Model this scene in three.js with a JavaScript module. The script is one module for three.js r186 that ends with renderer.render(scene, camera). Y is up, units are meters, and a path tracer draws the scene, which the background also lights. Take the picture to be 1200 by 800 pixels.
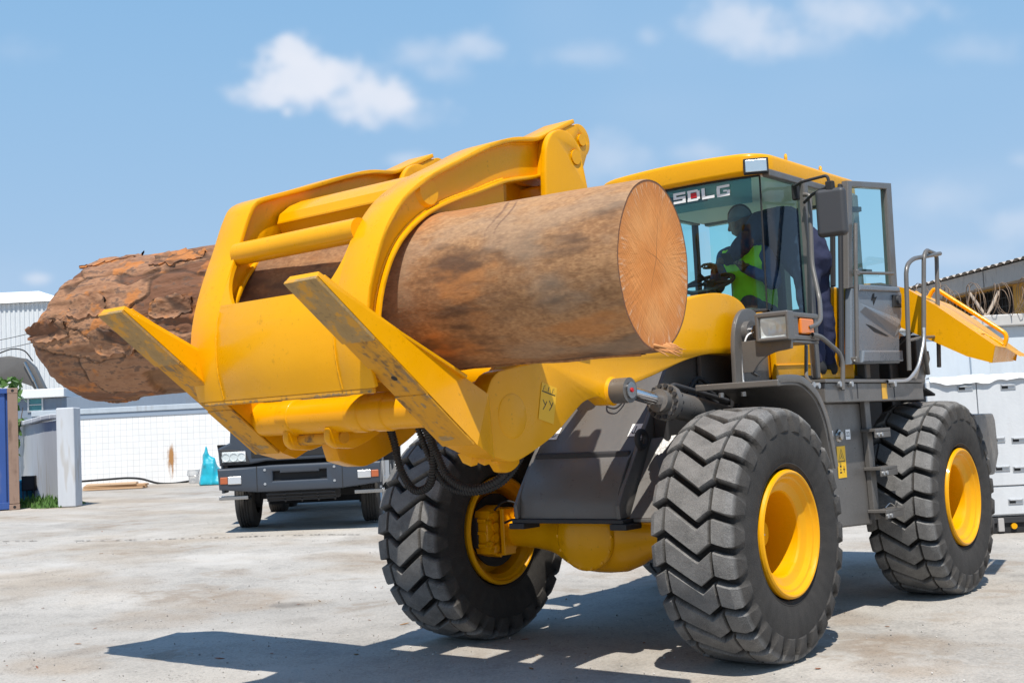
import * as THREE from 'three';
import { mergeGeometries, mergeVertices, toCreasedNormals } from 'three/addons/utils/BufferGeometryUtils.js';
import { ConvexGeometry } from 'three/addons/geometries/ConvexGeometry.js';
import { RoundedBoxGeometry } from 'three/addons/geometries/RoundedBoxGeometry.js';

// ---------------------------------------------------------------- camera, sky, sun, exposure
// World: the loader points along +x, y is up, +z is the loader's right hand side; metres.
const scene = new THREE.Scene();
const V = (x, y, z) => new THREE.Vector3(x, y, z);
const CAM = { f: 1431.5, F: V(-0.77815519, 0.07308957, 0.62380479), R: V(-0.62755255, -0.05009218, -0.77696111), U: V(0.02554001, 0.99606661, -0.08484704), C: V(7.0582, 1.5166, -4.9393) };
const camera = new THREE.PerspectiveCamera(2 * Math.atan(400 / CAM.f) * 180 / Math.PI, 1024 / 682, 0.1, 6000);
camera.position.copy(CAM.C);
camera.quaternion.setFromRotationMatrix(new THREE.Matrix4().makeBasis(CAM.R, CAM.U, CAM.F.clone().negate()));
// photograph pixel (1200 x 800) -> direction / point at a given depth
const ray = (px, py) => CAM.F.clone().addScaledVector(CAM.R, (px - 600) / CAM.f).addScaledVector(CAM.U, (400 - py) / CAM.f);
const at = (px, py, d) => CAM.C.clone().addScaledVector(ray(px, py), d);
// ... or the point where that direction meets a plane
const onPlane = (px, py, axis, val) => { const r = ray(px, py); return CAM.C.clone().addScaledVector(r, (val - CAM.C[axis]) / r[axis]); };

const renderer = new THREE.WebGLRenderer({ antialias: true });
renderer.setSize(1024, 682);
renderer.toneMapping = THREE.LinearToneMapping;
renderer.toneMappingExposure = 1.3;
renderer.shadowMap.enabled = true;

const sunDir = V(0.98, 2.3, -0.72).normalize();
const sun = new THREE.DirectionalLight(new THREE.Color(1.0, 0.95, 0.87), 4.35);
sun.position.copy(sunDir).multiplyScalar(60); sun.target.position.set(0, 0, 0);
sun.castShadow = true; sun.shadow.mapSize.set(4096, 4096);
Object.assign(sun.shadow.camera, { left: -40, right: 40, top: 40, bottom: -40, near: 1, far: 160 });
scene.add(sun, sun.target);

// ---------------------------------------------------------------- noise
function rngOf(seed) { let a = seed >>> 0; return () => { a = (a + 0x6D2B79F5) | 0; let t = Math.imul(a ^ (a >>> 15), 1 | a); t = (t + Math.imul(t ^ (t >>> 7), 61 | t)) ^ t; return ((t ^ (t >>> 14)) >>> 0) / 4294967296; }; }
const TBL = new Float32Array(65536); { const r = rngOf(7); for (let i = 0; i < 65536; i++) TBL[i] = r(); }
const hash2 = (x, y, s) => TBL[(Math.imul(x, 374761393) + Math.imul(y, 668265263) + Math.imul(s, 974634777) >>> 7) & 65535];
const hash3 = (x, y, z, s) => TBL[(Math.imul(x, 374761393) + Math.imul(y, 668265263) + Math.imul(z, 2147483647) + Math.imul(z, 1274126177) + Math.imul(s, 974634777) >>> 7) & 65535];
// value noise with period (px, py) lattice cells; 0 = not periodic
function vn(x, y, s = 0, px = 0, py = 0) {
  const xi = Math.floor(x), yi = Math.floor(y), fx = x - xi, fy = y - yi;
  const u = fx * fx * (3 - 2 * fx), v = fy * fy * (3 - 2 * fy);
  let x0 = xi, x1 = xi + 1, y0 = yi, y1 = yi + 1;
  if (px) { x0 = ((x0 % px) + px) % px; x1 = ((x1 % px) + px) % px; }
  if (py) { y0 = ((y0 % py) + py) % py; y1 = ((y1 % py) + py) % py; }
  const a = hash2(x0, y0, s), b = hash2(x1, y0, s), c = hash2(x0, y1, s), d = hash2(x1, y1, s);
  return a + (b - a) * u + (c - a) * v + (a - b - c + d) * u * v;
}
function fbm(x, y, o = 4, s = 0, px = 0, py = 0, g = 0.5) {
  let a = 1, t = 0, n = 0;
  for (let i = 0; i < o; i++) { t += a * vn(x, y, s + i * 17, px, py); n += a; a *= g; x *= 2; y *= 2; px *= 2; py *= 2; }
  return t / n;
}
function vn3(x, y, z, s = 0) {
  const xi = Math.floor(x), yi = Math.floor(y), zi = Math.floor(z), fx = x - xi, fy = y - yi, fz = z - zi;
  const u = fx * fx * (3 - 2 * fx), v = fy * fy * (3 - 2 * fy), w = fz * fz * (3 - 2 * fz);
  const L = (a, b, k) => a + (b - a) * k, h = (i, j, k) => hash3(xi + i, yi + j, zi + k, s);
  return L(L(L(h(0, 0, 0), h(1, 0, 0), u), L(h(0, 1, 0), h(1, 1, 0), u), v), L(L(h(0, 0, 1), h(1, 0, 1), u), L(h(0, 1, 1), h(1, 1, 1), u), v), w);
}
function fbm3(x, y, z, o = 4, s = 0, g = 0.5) { let a = 1, t = 0, n = 0; for (let i = 0; i < o; i++) { t += a * vn3(x, y, z, s + i * 13); n += a; a *= g; x *= 2; y *= 2; z *= 2; } return t / n; }
const sst = (a, b, x) => { const t = Math.min(1, Math.max(0, (x - a) / (b - a))); return t * t * (3 - 2 * t); };
const mix = (a, b, t) => a + (b - a) * t;
const mix3 = (a, b, t) => [mix(a[0], b[0], t), mix(a[1], b[1], t), mix(a[2], b[2], t)];
const clamp01 = (x) => Math.min(1, Math.max(0, x));
const toS = (c) => { c = clamp01(c); return Math.round(255 * (c <= 0.0031308 ? 12.92 * c : 1.055 * Math.pow(c, 1 / 2.4) - 0.055)); };

// ---------------------------------------------------------------- the sky: air and clouds
{
  const W = 2048, H = 1024, data = new Float32Array(W * H * 4);
  // cloud bodies: photograph direction, half width / height in pixels, strength, softness
  const CL = [
    [352, 92, 62, 38, 1.0, 0.5], [430, 114, 80, 34, 0.95, 0.7], [342, 64, 36, 24, 0.95, 0.5], [468, 130, 62, 26, 0.6, 1.0], [318, 110, 48, 20, 0.8, 0.6], [400, 90, 56, 28, 0.9, 0.6],
    [552, 50, 42, 24, 0.55, 0.9], [488, 62, 46, 26, 0.42, 1.0], [515, 85, 40, 16, 0.3, 1.0],
    [872, 32, 82, 46, 0.62, 0.9], [1000, 14, 130, 32, 0.6, 1.0], [940, 50, 90, 22, 0.32, 1.1],
    [715, 190, 60, 44, 0.42, 1.1], [828, 178, 46, 18, 0.34, 1.0], [472, 188, 32, 13, 0.45, 0.9],
    [44, 326, 24, 9, 0.6, 0.8], [1105, 232, 74, 30, 0.3, 1.2], [1196, 262, 50, 26, 0.38, 1.0], [1196, 186, 22, 16, 0.3, 1.0],
    [680, 66, 80, 20, 0.3, 1.2], [760, 42, 18, 18, 0.3, 1.0], [1150, 60, 70, 24, 0.26, 1.2], [20, 60, 50, 20, 0.16, 1.2], [610, 330, 120, 24, 0.2, 1.2], [1130, 300, 90, 20, 0.25, 1.2],
  ];
  const d = V(0, 0, 0);
  for (let j = 0; j < H; j++) {
    const el = ((j + 0.5) / H - 0.5) * Math.PI, sy = Math.sin(el), cy = Math.cos(el);
    for (let i = 0; i < W; i++) {
      const az = ((i + 0.5) / W - 0.5) * 2 * Math.PI;
      d.set(Math.cos(az) * cy, sy, Math.sin(az) * cy);
      const e = Math.max(0, sy);
      // air: pale at the horizon, deeper overhead
      const t1 = 1 - Math.exp(-e * 4.2), t2 = sst(0.25, 1, e);
      let r = mix(0.42, 0.15, t1), g = mix(0.525, 0.345, t1), b = mix(0.66, 0.585, t1);
      r = mix(r, 0.07, t2); g = mix(g, 0.20, t2); b = mix(b, 0.47, t2);
      // thin veil
      const veil = sy < 0 ? 0 : 0.16 * sst(0.45, 0.8, fbm(az * 3 + 5, e * 9, 3, 3)) * (1 - 0.6 * e);
      let c = veil;
      const z = d.dot(CAM.F);
      if (z > 0.2) {
        const px = 600 + CAM.f * d.dot(CAM.R) / z, py = 400 - CAM.f * d.dot(CAM.U) / z;
        if (px > -200 && px < 1400 && py > -150 && py < 560) {
          const n = fbm(px / 42, py / 30, 5, 11, 0, 0, 0.55) - 0.5, n2 = fbm(px / 14, py / 11, 3, 41) - 0.5;
          for (const [cx, cyy, rx, ry, st, so] of CL) {
            const ex = (px - cx) / rx, ey = (py - cyy) / ry, q = Math.sqrt(ex * ex + ey * ey);
            if (q < 2.2) { const v = 0.95 * st * sst(-0.05, so * 1.15, 1.08 - q + n * 1.05 + n2 * 0.3); c = 1 - (1 - c) * (1 - v); }
          }
        }
      } else if (sy > 0.02) { // the rest of the sky carries the same fair weather clouds
        const q = 1 / (sy + 0.12), n = fbm(d.x * q * 1.4 + 20, d.z * q * 1.4 + 9, 4, 23);
        c = Math.max(c, 0.75 * sst(0.58, 0.74, n) * sst(0.02, 0.12, sy));
      }
      const k = (j * W + i) * 4;
      data[k] = mix(r, 0.61, c); data[k + 1] = mix(g, 0.645, c); data[k + 2] = mix(b, 0.72, c); data[k + 3] = 1;
      if (sy < 0) { const w = sst(0, 0.05, -sy); data[k] = mix(data[k], 0.30, w); data[k + 1] = mix(data[k + 1], 0.30, w); data[k + 2] = mix(data[k + 2], 0.29, w); }
    }
  }
  const t = new THREE.DataTexture(data, W, H, THREE.RGBAFormat, THREE.FloatType);
  t.mapping = THREE.EquirectangularReflectionMapping; t.magFilter = t.minFilter = THREE.LinearFilter; t.needsUpdate = true;
  scene.background = t; scene.environment = t;
}

// ---------------------------------------------------------------- textures
function tex(W, H, fn, rep = [1, 1], srgb = true) { // fn(u, v, x, y) -> linear rgb or a grey value
  const a = new Uint8Array(W * H * 4);
  for (let y = 0; y < H; y++) for (let x = 0; x < W; x++) {
    const c = fn((x + 0.5) / W, (y + 0.5) / H, x, y), k = (y * W + x) * 4;
    if (typeof c === 'number') { a[k] = a[k + 1] = a[k + 2] = Math.round(255 * clamp01(c)); }
    else if (srgb) { a[k] = toS(c[0]); a[k + 1] = toS(c[1]); a[k + 2] = toS(c[2]); }
    else { a[k] = 255 * clamp01(c[0]); a[k + 1] = 255 * clamp01(c[1]); a[k + 2] = 255 * clamp01(c[2]); }
    a[k + 3] = 255;
  }
  const t = new THREE.DataTexture(a, W, H); t.wrapS = t.wrapT = THREE.RepeatWrapping; t.magFilter = THREE.LinearFilter; t.minFilter = THREE.LinearMipmapLinearFilter; t.generateMipmaps = true;
  t.repeat.set(...rep); if (srgb) t.colorSpace = THREE.SRGBColorSpace; t.needsUpdate = true; return t;
}
const grey = (W, H, fn, rep) => tex(W, H, fn, rep, false);
const L = (r, g, b) => new THREE.Color().setRGB(r, g, b);
const std = (o) => new THREE.MeshStandardMaterial({ side: THREE.DoubleSide, ...o });
const phy = (o) => new THREE.MeshPhysicalMaterial({ side: THREE.DoubleSide, ...o });

// painted metal: small grain in roughness, dust specks and scuffs in colour
const paintTint = tex(512, 512, (u, v) => {
  const a = fbm(u * 6, v * 6, 5, 5, 6, 6), s = fbm(u * 60, v * 60, 3, 9, 60, 60), k = 0.93 + 0.1 * (a - 0.5) - 0.22 * sst(0.72, 0.86, s) * sst(0.5, 0.7, a);
  return [k, k, k];
}, [0.7, 0.7]);
const paintRough = grey(512, 512, (u, v) => 0.55 + 0.5 * (fbm(u * 8, v * 8, 5, 31, 8, 8) - 0.5) + 0.25 * (vn(u * 120, v * 120, 3, 120, 120) - 0.5), [1.3, 1.3]);
const paintBump = grey(512, 512, (u, v) => 0.6 * fbm(u * 5, v * 5, 3, 61, 5, 5) + 0.4 * fbm(u * 40, v * 40, 2, 71, 40, 40), [1.1, 1.1]);
const M = {};
M.yellow = phy({ color: L(0.83, 0.378, 0.0), map: paintTint, roughness: 0.7, specularIntensity: 0.4, roughnessMap: paintRough, bumpMap: paintBump, bumpScale: 0.0012, clearcoat: 0.2, clearcoatRoughness: 0.12 });
M.grey = phy({ color: L(0.128, 0.119, 0.110), map: paintTint, roughness: 0.75, roughnessMap: paintRough, bumpMap: paintBump, bumpScale: 0.001, clearcoat: 0.15, clearcoatRoughness: 0.35 });
M.greyDark = std({ color: L(0.03, 0.03, 0.033), map: paintTint, roughness: 0.7, bumpMap: paintBump, bumpScale: 0.001 });
M.blueGrey = phy({ color: L(0.16, 0.185, 0.215), map: paintTint, roughness: 0.6, roughnessMap: paintRough, bumpMap: paintBump, bumpScale: 0.001, clearcoat: 0.2, clearcoatRoughness: 0.3 });
M.black = std({ color: L(0.014, 0.014, 0.015), roughness: 0.75 });
M.plastic = std({ color: L(0.045, 0.046, 0.05), roughness: 0.55, bumpMap: paintBump, bumpScale: 0.0006 });
M.chrome = std({ color: L(0.78, 0.78, 0.80), metalness: 1, roughness: 0.12 });
M.steel = std({ color: L(0.42, 0.41, 0.40), metalness: 1, roughness: 0.42, roughnessMap: paintRough });
M.galv = std({ color: L(0.55, 0.56, 0.57), metalness: 0.8, roughness: 0.45, map: paintTint });
M.glass = phy({ color: L(0.70, 0.97, 0.94), clearcoat: 1, clearcoatRoughness: 0, transmission: 1, thickness: 0, roughness: 0.0, ior: 1.5 });
M.clear = phy({ color: L(0.95, 0.97, 0.97), transmission: 1, thickness: 0, roughness: 0.02, ior: 1.5 });
M.reflector = std({ color: L(0.88, 0.88, 0.88), metalness: 0.85, roughness: 0.3 });
M.amber = phy({ color: L(0.80, 0.20, 0.004), roughness: 0.25, clearcoat: 0.6, clearcoatRoughness: 0.1 });
M.white = std({ color: L(0.78, 0.78, 0.77), roughness: 0.55 });
M.red = std({ color: L(0.55, 0.01, 0.015), roughness: 0.5 });

// yellow steel whose paint is scraped through and caked with mud (undersides of the tines, lower edges)
const wornMap = tex(640, 640, (u, v) => {
  const a = fbm(u * 7, v * 7, 6, 91, 7, 7, 0.58), b = fbm(u * 3, v * 24, 4, 97, 3, 24), s = fbm(u * 50, v * 50, 3, 101, 50, 50);
  let c = [0.60, 0.275, 0.006];
  c = mix3(c, [0.36, 0.175, 0.022], 0.8 * sst(0.46, 0.68, 0.55 * a + 0.3 * b + 0.15 * s));
  c = mix3(c, [0.15, 0.085, 0.03], 0.8 * sst(0.58, 0.72, a * 0.7 + s * 0.3));
  c = mix3(c, [0.20, 0.15, 0.09], 0.7 * sst(0.60, 0.72, b * 0.6 + s * 0.4));
  return c;
}, [1.1, 1.1]);
M.worn = std({ map: wornMap, roughness: 0.7, bumpMap: paintBump, bumpScale: 0.003 });
const mudMap = tex(512, 512, (u, v) => {
  const a = fbm(u * 6, v * 6, 6, 131, 6, 6, 0.58), s = fbm(u * 40, v * 40, 3, 137, 40, 40);
  let c = mix3([0.30, 0.185, 0.06], [0.40, 0.27, 0.12], a); c = mix3(c, [0.58, 0.275, 0.014], 0.85 * sst(0.42, 0.62, 0.7 * a + 0.3 * s)); return mix3(c, [0.16, 0.115, 0.06], 0.55 * sst(0.60, 0.76, s * 0.6 + (1 - a) * 0.4));
}, [2, 2]);
M.mud = std({ map: mudMap, roughness: 0.75, bumpMap: paintBump, bumpScale: 0.004 });

// ---------------------------------------------------------------- geometry helpers
const G = {};
G.prep = (g) => { if (g.index) g = g.toNonIndexed(); for (const k of Object.keys(g.attributes)) if (!['position', 'normal', 'uv'].includes(k)) g.deleteAttribute(k); if (!g.attributes.normal) g.computeVertexNormals(); if (!g.attributes.uv) g.setAttribute('uv', new THREE.BufferAttribute(new Float32Array(g.attributes.position.count * 2), 2)); g.morphAttributes = {}; return g; };
// texture coordinates in metres, one flat projection per face
G.uv = (g) => {
  g = G.prep(g); const p = g.attributes.position, uv = g.attributes.uv, a = V(0, 0, 0), b = V(0, 0, 0), c = V(0, 0, 0);
  for (let i = 0; i < p.count; i += 3) {
    a.fromBufferAttribute(p, i); b.fromBufferAttribute(p, i + 1).sub(a); c.fromBufferAttribute(p, i + 2).sub(a); b.cross(c);
    const x = Math.abs(b.x), y = Math.abs(b.y), z = Math.abs(b.z);
    for (let k = i; k < i + 3; k++) { const X = p.getX(k), Y = p.getY(k), Z = p.getZ(k); if (x >= y && x >= z) uv.setXY(k, Z, Y); else if (y >= z) uv.setXY(k, X, Z); else uv.setXY(k, X, Y); }
  }
  return g;
};
G.join = (list) => mergeGeometries(list.map(G.prep), false);
G.box = (w, h, d, x = 0, y = 0, z = 0, r = 0.006) => { const g = r > 0 ? new RoundedBoxGeometry(w, h, d, 2, Math.min(r, w / 2.2, h / 2.2, d / 2.2)) : new THREE.BoxGeometry(w, h, d); return g.translate(x, y, z); };
G.bb = (x0, x1, y0, y1, z0, z1, r = 0.006) => G.box(x1 - x0, y1 - y0, z1 - z0, (x0 + x1) / 2, (y0 + y1) / 2, (z0 + z1) / 2, r);
// a bar of rectangular section between two points
G.bar = (a, b, w, h, r = 0.004, up = V(0, 1, 0)) => {
  const d = b.clone().sub(a), n = d.length(); d.normalize(); const s = up.clone().cross(d); if (s.length() < 0.05) s.set(1, 0, 0).cross(d); s.normalize(); const t = d.clone().cross(s);
  return G.box(w, h, n, 0, 0, 0, r).applyMatrix4(new THREE.Matrix4().makeBasis(s, t, d).setPosition(a.clone().add(b).multiplyScalar(0.5)));
};
G.rod = (a, b, r0, r1 = r0, seg = 20) => {
  const d = b.clone().sub(a), n = d.length();
  return new THREE.CylinderGeometry(r1, r0, n, seg, 1).applyQuaternion(new THREE.Quaternion().setFromUnitVectors(V(0, 1, 0), d.normalize())).translate((a.x + b.x) / 2, (a.y + b.y) / 2, (a.z + b.z) / 2);
};
// round bar bent along points, corners rounded
G.pipe = (pts, r, bend = 0.06, seg = 10, closed = false) => {
  const P = pts.map((p) => Array.isArray(p) ? V(...p) : p), path = new THREE.CurvePath();
  let prev = P[0];
  for (let i = 1; i < P.length - 1; i++) {
    const a = P[i].clone().sub(P[i - 1]), b = P[i + 1].clone().sub(P[i]), k = Math.min(bend, a.length() / 2.05, b.length() / 2.05);
    const s = P[i].clone().addScaledVector(a.normalize(), -k), e = P[i].clone().addScaledVector(b.normalize(), k);
    path.add(new THREE.LineCurve3(prev, s)); path.add(new THREE.QuadraticBezierCurve3(s, P[i], e)); prev = e;
  }
  path.add(new THREE.LineCurve3(prev, P[P.length - 1]));
  return new THREE.TubeGeometry(path, Math.max(8, P.length * 9), r, seg, closed);
};
G.hose = (pts, r, n = 60, seg = 10) => new THREE.TubeGeometry(new THREE.CatmullRomCurve3(pts.map((p) => Array.isArray(p) ? V(...p) : p), false, 'centripetal'), n, r, seg, false);
const shapeOf = (pts) => new THREE.Shape(pts.map(([x, y]) => new THREE.Vector2(x, y)));
// outline in the x-y plane, thickness from z0 to z1
G.plate = (pts, z0, z1, bevel = 0.005, holes = []) => {
  const s = pts instanceof THREE.Shape ? pts : shapeOf(pts); for (const h of holes) { const q = new THREE.Path(); if (h.length === 3) q.absarc(h[0], h[1], h[2], 0, Math.PI * 2, true); else q.setFromPoints(h.map(([x, y]) => new THREE.Vector2(x, y))); s.holes.push(q); }
  const b = Math.min(bevel, (z1 - z0) / 2.5);
  return new THREE.ExtrudeGeometry(s, { depth: z1 - z0 - 2 * b, bevelEnabled: b > 0, bevelSize: b, bevelOffset: -b, bevelThickness: b, bevelSegments: 2, curveSegments: 16 }).translate(0, 0, z0 + b);
};
// smooth outline through points
const smooth = (pts, n = 48) => new THREE.SplineCurve(pts.map(([x, y]) => new THREE.Vector2(x, y))).getPoints(n).map((p) => [p.x, p.y]);
// a sheet of thickness t following a profile in x-y
G.sheet = (pts, z0, z1, t, bevel = 0.003) => {
  const n = pts.length, A = [], B = [];
  for (let i = 0; i < n; i++) {
    const a = pts[Math.max(0, i - 1)], b = pts[Math.min(n - 1, i + 1)], dx = b[0] - a[0], dy = b[1] - a[1], l = Math.hypot(dx, dy) || 1;
    A.push([pts[i][0], pts[i][1]]); B.push([pts[i][0] - dy / l * t, pts[i][1] + dx / l * t]);
  }
  return G.plate([...A, ...B.reverse()], z0, z1, bevel);
};
G.disc = (x, y, z0, z1, r, seg = 28) => new THREE.CylinderGeometry(r, r, Math.abs(z1 - z0), seg).rotateX(Math.PI / 2).translate(x, y, (z0 + z1) / 2);
G.lathe = (prof, seg = 72) => new THREE.LatheGeometry(prof.map(([r, z]) => new THREE.Vector2(r, z)), seg).rotateX(Math.PI / 2); // axis = z, profile (radius, z)
G.crease = (g, a = 0.6) => toCreasedNormals(g, a);
// solid hull through stations: convex
G.hull = (pts) => new ConvexGeometry(pts.map((p) => V(...p)));
G.rbolt = (x, y, z, r, h, ax) => { const g = new THREE.CylinderGeometry(r, r, h, 6); if (ax === 'z') g.rotateX(Math.PI / 2); if (ax === 'x') g.rotateZ(Math.PI / 2); return g.translate(x, y, z); };

const mirrorZ = (g) => { g = g.clone(); if (g.index) g = g.toNonIndexed(); g.scale(1, 1, -1); for (const k of Object.keys(g.attributes)) { const a = g.attributes[k], n = a.itemSize; for (let i = 0; i < a.count; i += 3) for (let c = 0; c < n; c++) { const t = a.array[(i + 1) * n + c]; a.array[(i + 1) * n + c] = a.array[(i + 2) * n + c]; a.array[(i + 2) * n + c] = t; } } return g; };
G.side = (g, s) => s < 0 ? mirrorZ(g) : g;

// ---------------------------------------------------------------- scene graph helpers
const used = new Map();
const numbered = (n) => { const k = used.get(n) ?? 0; used.set(n, k + 1); return k ? `${n}_${String(k).padStart(3, '0')}` : n; };
function mesh(name, geo, mat, parent, keepUV = false) {
  let g = Array.isArray(geo) ? G.join(geo) : geo; if (!keepUV) g = G.uv(g);
  const m = new THREE.Mesh(g, mat); m.name = name; m.castShadow = m.receiveShadow = true; (parent ?? scene).add(m); return m;
}
function group(name, parent) { const g = new THREE.Group(); g.name = name; parent.add(g); return g; }
function thing(name, label, category, pos = [0, 0, 0], turn = 0, grp) {
  const o = new THREE.Group(); o.name = numbered(name); o.position.set(...pos); o.rotation.y = turn; o.userData = { label, category }; if (grp) o.userData.group = grp; scene.add(o); return o;
}
function single(name, geo, mat, label, category, grp, keepUV) { const m = mesh(numbered(name), geo, mat, scene, keepUV); m.userData = { label, category }; if (grp) m.userData.group = grp; return m; }
function structure(name, geo, mat, keepUV) { const m = mesh(name, geo, mat, scene, keepUV); m.userData = { kind: 'structure' }; return m; }

// closed surface of a distance function on a grid (surface nets)
function netMesh(f, lo, hi, h) {
  const nx = Math.ceil((hi[0] - lo[0]) / h) + 1, ny = Math.ceil((hi[1] - lo[1]) / h) + 1, nz = Math.ceil((hi[2] - lo[2]) / h) + 1;
  const D = new Float32Array(nx * ny * nz), id = (i, j, k) => (k * ny + j) * nx + i;
  for (let k = 0; k < nz; k++) for (let j = 0; j < ny; j++) for (let i = 0; i < nx; i++) D[id(i, j, k)] = f(lo[0] + i * h, lo[1] + j * h, lo[2] + k * h);
  const vi = new Int32Array(nx * ny * nz).fill(-1), pos = [], idx = [];
  for (let k = 0; k < nz - 1; k++) for (let j = 0; j < ny - 1; j++) for (let i = 0; i < nx - 1; i++) {
    let n = 0, X = 0, Y = 0, Z = 0, m = 0;
    const c = []; for (let q = 0; q < 8; q++) { const v = D[id(i + (q & 1), j + (q >> 1 & 1), k + (q >> 2))]; c.push(v); if (v < 0) m |= 1 << q; }
    if (m === 0 || m === 255) continue;
    for (let q = 0; q < 8; q++) for (const b of [1, 2, 4]) if (!(q & b)) { const r = q | b; if ((c[q] < 0) !== (c[r] < 0)) { const t = c[q] / (c[q] - c[r]); n++; X += (q & 1) + (b === 1 ? t : 0); Y += (q >> 1 & 1) + (b === 2 ? t : 0); Z += (q >> 2) + (b === 4 ? t : 0); } }
    vi[id(i, j, k)] = pos.length / 3; pos.push(lo[0] + (i + X / n) * h, lo[1] + (j + Y / n) * h, lo[2] + (k + Z / n) * h);
  }
  const quad = (a, b, c, d, s) => { if (a < 0 || b < 0 || c < 0 || d < 0) return; if (s) idx.push(a, b, c, a, c, d); else idx.push(a, c, b, a, d, c); };
  for (let k = 1; k < nz - 1; k++) for (let j = 1; j < ny - 1; j++) for (let i = 1; i < nx - 1; i++) {
    const a = D[id(i, j, k)] < 0;
    if (a !== D[id(i + 1, j, k)] < 0) quad(vi[id(i, j - 1, k - 1)], vi[id(i, j, k - 1)], vi[id(i, j, k)], vi[id(i, j - 1, k)], a);
    if (a !== D[id(i, j + 1, k)] < 0) quad(vi[id(i - 1, j, k - 1)], vi[id(i - 1, j, k)], vi[id(i, j, k)], vi[id(i, j, k - 1)], a);
    if (a !== D[id(i, j, k + 1)] < 0) quad(vi[id(i - 1, j - 1, k)], vi[id(i, j - 1, k)], vi[id(i, j, k)], vi[id(i - 1, j, k)], a);
  }
  const g = new THREE.BufferGeometry(); g.setAttribute('position', new THREE.Float32BufferAttribute(pos, 3)); g.setIndex(idx); g.computeVertexNormals(); return g;
}
const smin = (a, b, k) => { const h = Math.max(0, k - Math.abs(a - b)) / k; return Math.min(a, b) - h * h * k / 4; };
function capsule(x, y, z, a, b, r0, r1) { // tapered capsule
  const dx = b[0] - a[0], dy = b[1] - a[1], dz = b[2] - a[2], px = x - a[0], py = y - a[1], pz = z - a[2];
  const t = clamp01((px * dx + py * dy + pz * dz) / (dx * dx + dy * dy + dz * dz + 1e-9));
  return Math.hypot(px - dx * t, py - dy * t, pz - dz * t) - (r0 + (r1 - r0) * t);
}
const ellipsoid = (x, y, z, c, r) => { const k = Math.hypot((x - c[0]) / r[0], (y - c[1]) / r[1], (z - c[2]) / r[2]); return (k - 1) * Math.min(r[0], r[1], r[2]); };

// ---------------------------------------------------------------- the yard
const groundY = (x, z) => { const s = Math.max(0, z - 4); return 0.42 * (1 - Math.exp(-s / 10)) * sst(0, 3, s); };
const CS = 1216, cMid = new Float32Array(CS * CS), cFine = new Float32Array(CS * CS);
for (let y = 0; y < CS; y++) for (let x = 0; x < CS; x++) { const u = x / CS, v = y / CS, k = y * CS + x; cMid[k] = fbm(u * 28, v * 28, 4, 211, 28, 28, 0.6); cFine[k] = 0.5 * vn(u * 440, v * 440, 5, 440, 440) + 0.5 * hash2(x, y, 77); }
const concrete = tex(CS, CS, (u, v, x, y) => {
  const big = fbm(u * 5, v * 5, 4, 201, 5, 5, 0.56), mid = cMid[y * CS + x], fine = cFine[y * CS + x], p2 = fbm(u * 9, v * 9, 3, 231, 9, 9);
  const k = 0.86 + 0.34 * (big - 0.5) + 0.44 * (mid - 0.5) + 0.48 * (fine - 0.5);
  let c = [0.93 * k, 0.905 * k, 0.865 * k];
  c = mix3(c, [0.52, 0.43, 0.34], 0.55 * sst(0.56, 0.76, p2) * sst(0.42, 0.6, mid));              // earth trodden in
  c = mix3(c, [0.26, 0.245, 0.23], 0.75 * sst(0.64, 0.74, 0.5 * mid + 0.5 * fine));                // pits and gravel
  return mix3(c, [1.0, 0.99, 0.97], 0.45 * sst(0.64, 0.80, 1 - p2));                               // bleached patches
}, [1 / 7.3, 1 / 7.3]);
const concreteBump = grey(CS, CS, (u, v, x, y) => 0.35 + 0.5 * (cMid[y * CS + x] - 0.5) + 0.5 * (cFine[y * CS + x] - 0.5), [1 / 7.3, 1 / 7.3]);
M.concrete = std({ color: L(0.565, 0.54, 0.505), map: concrete, bumpMap: concreteBump, bumpScale: 0.009, roughness: 0.93, vertexColors: true });
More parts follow.
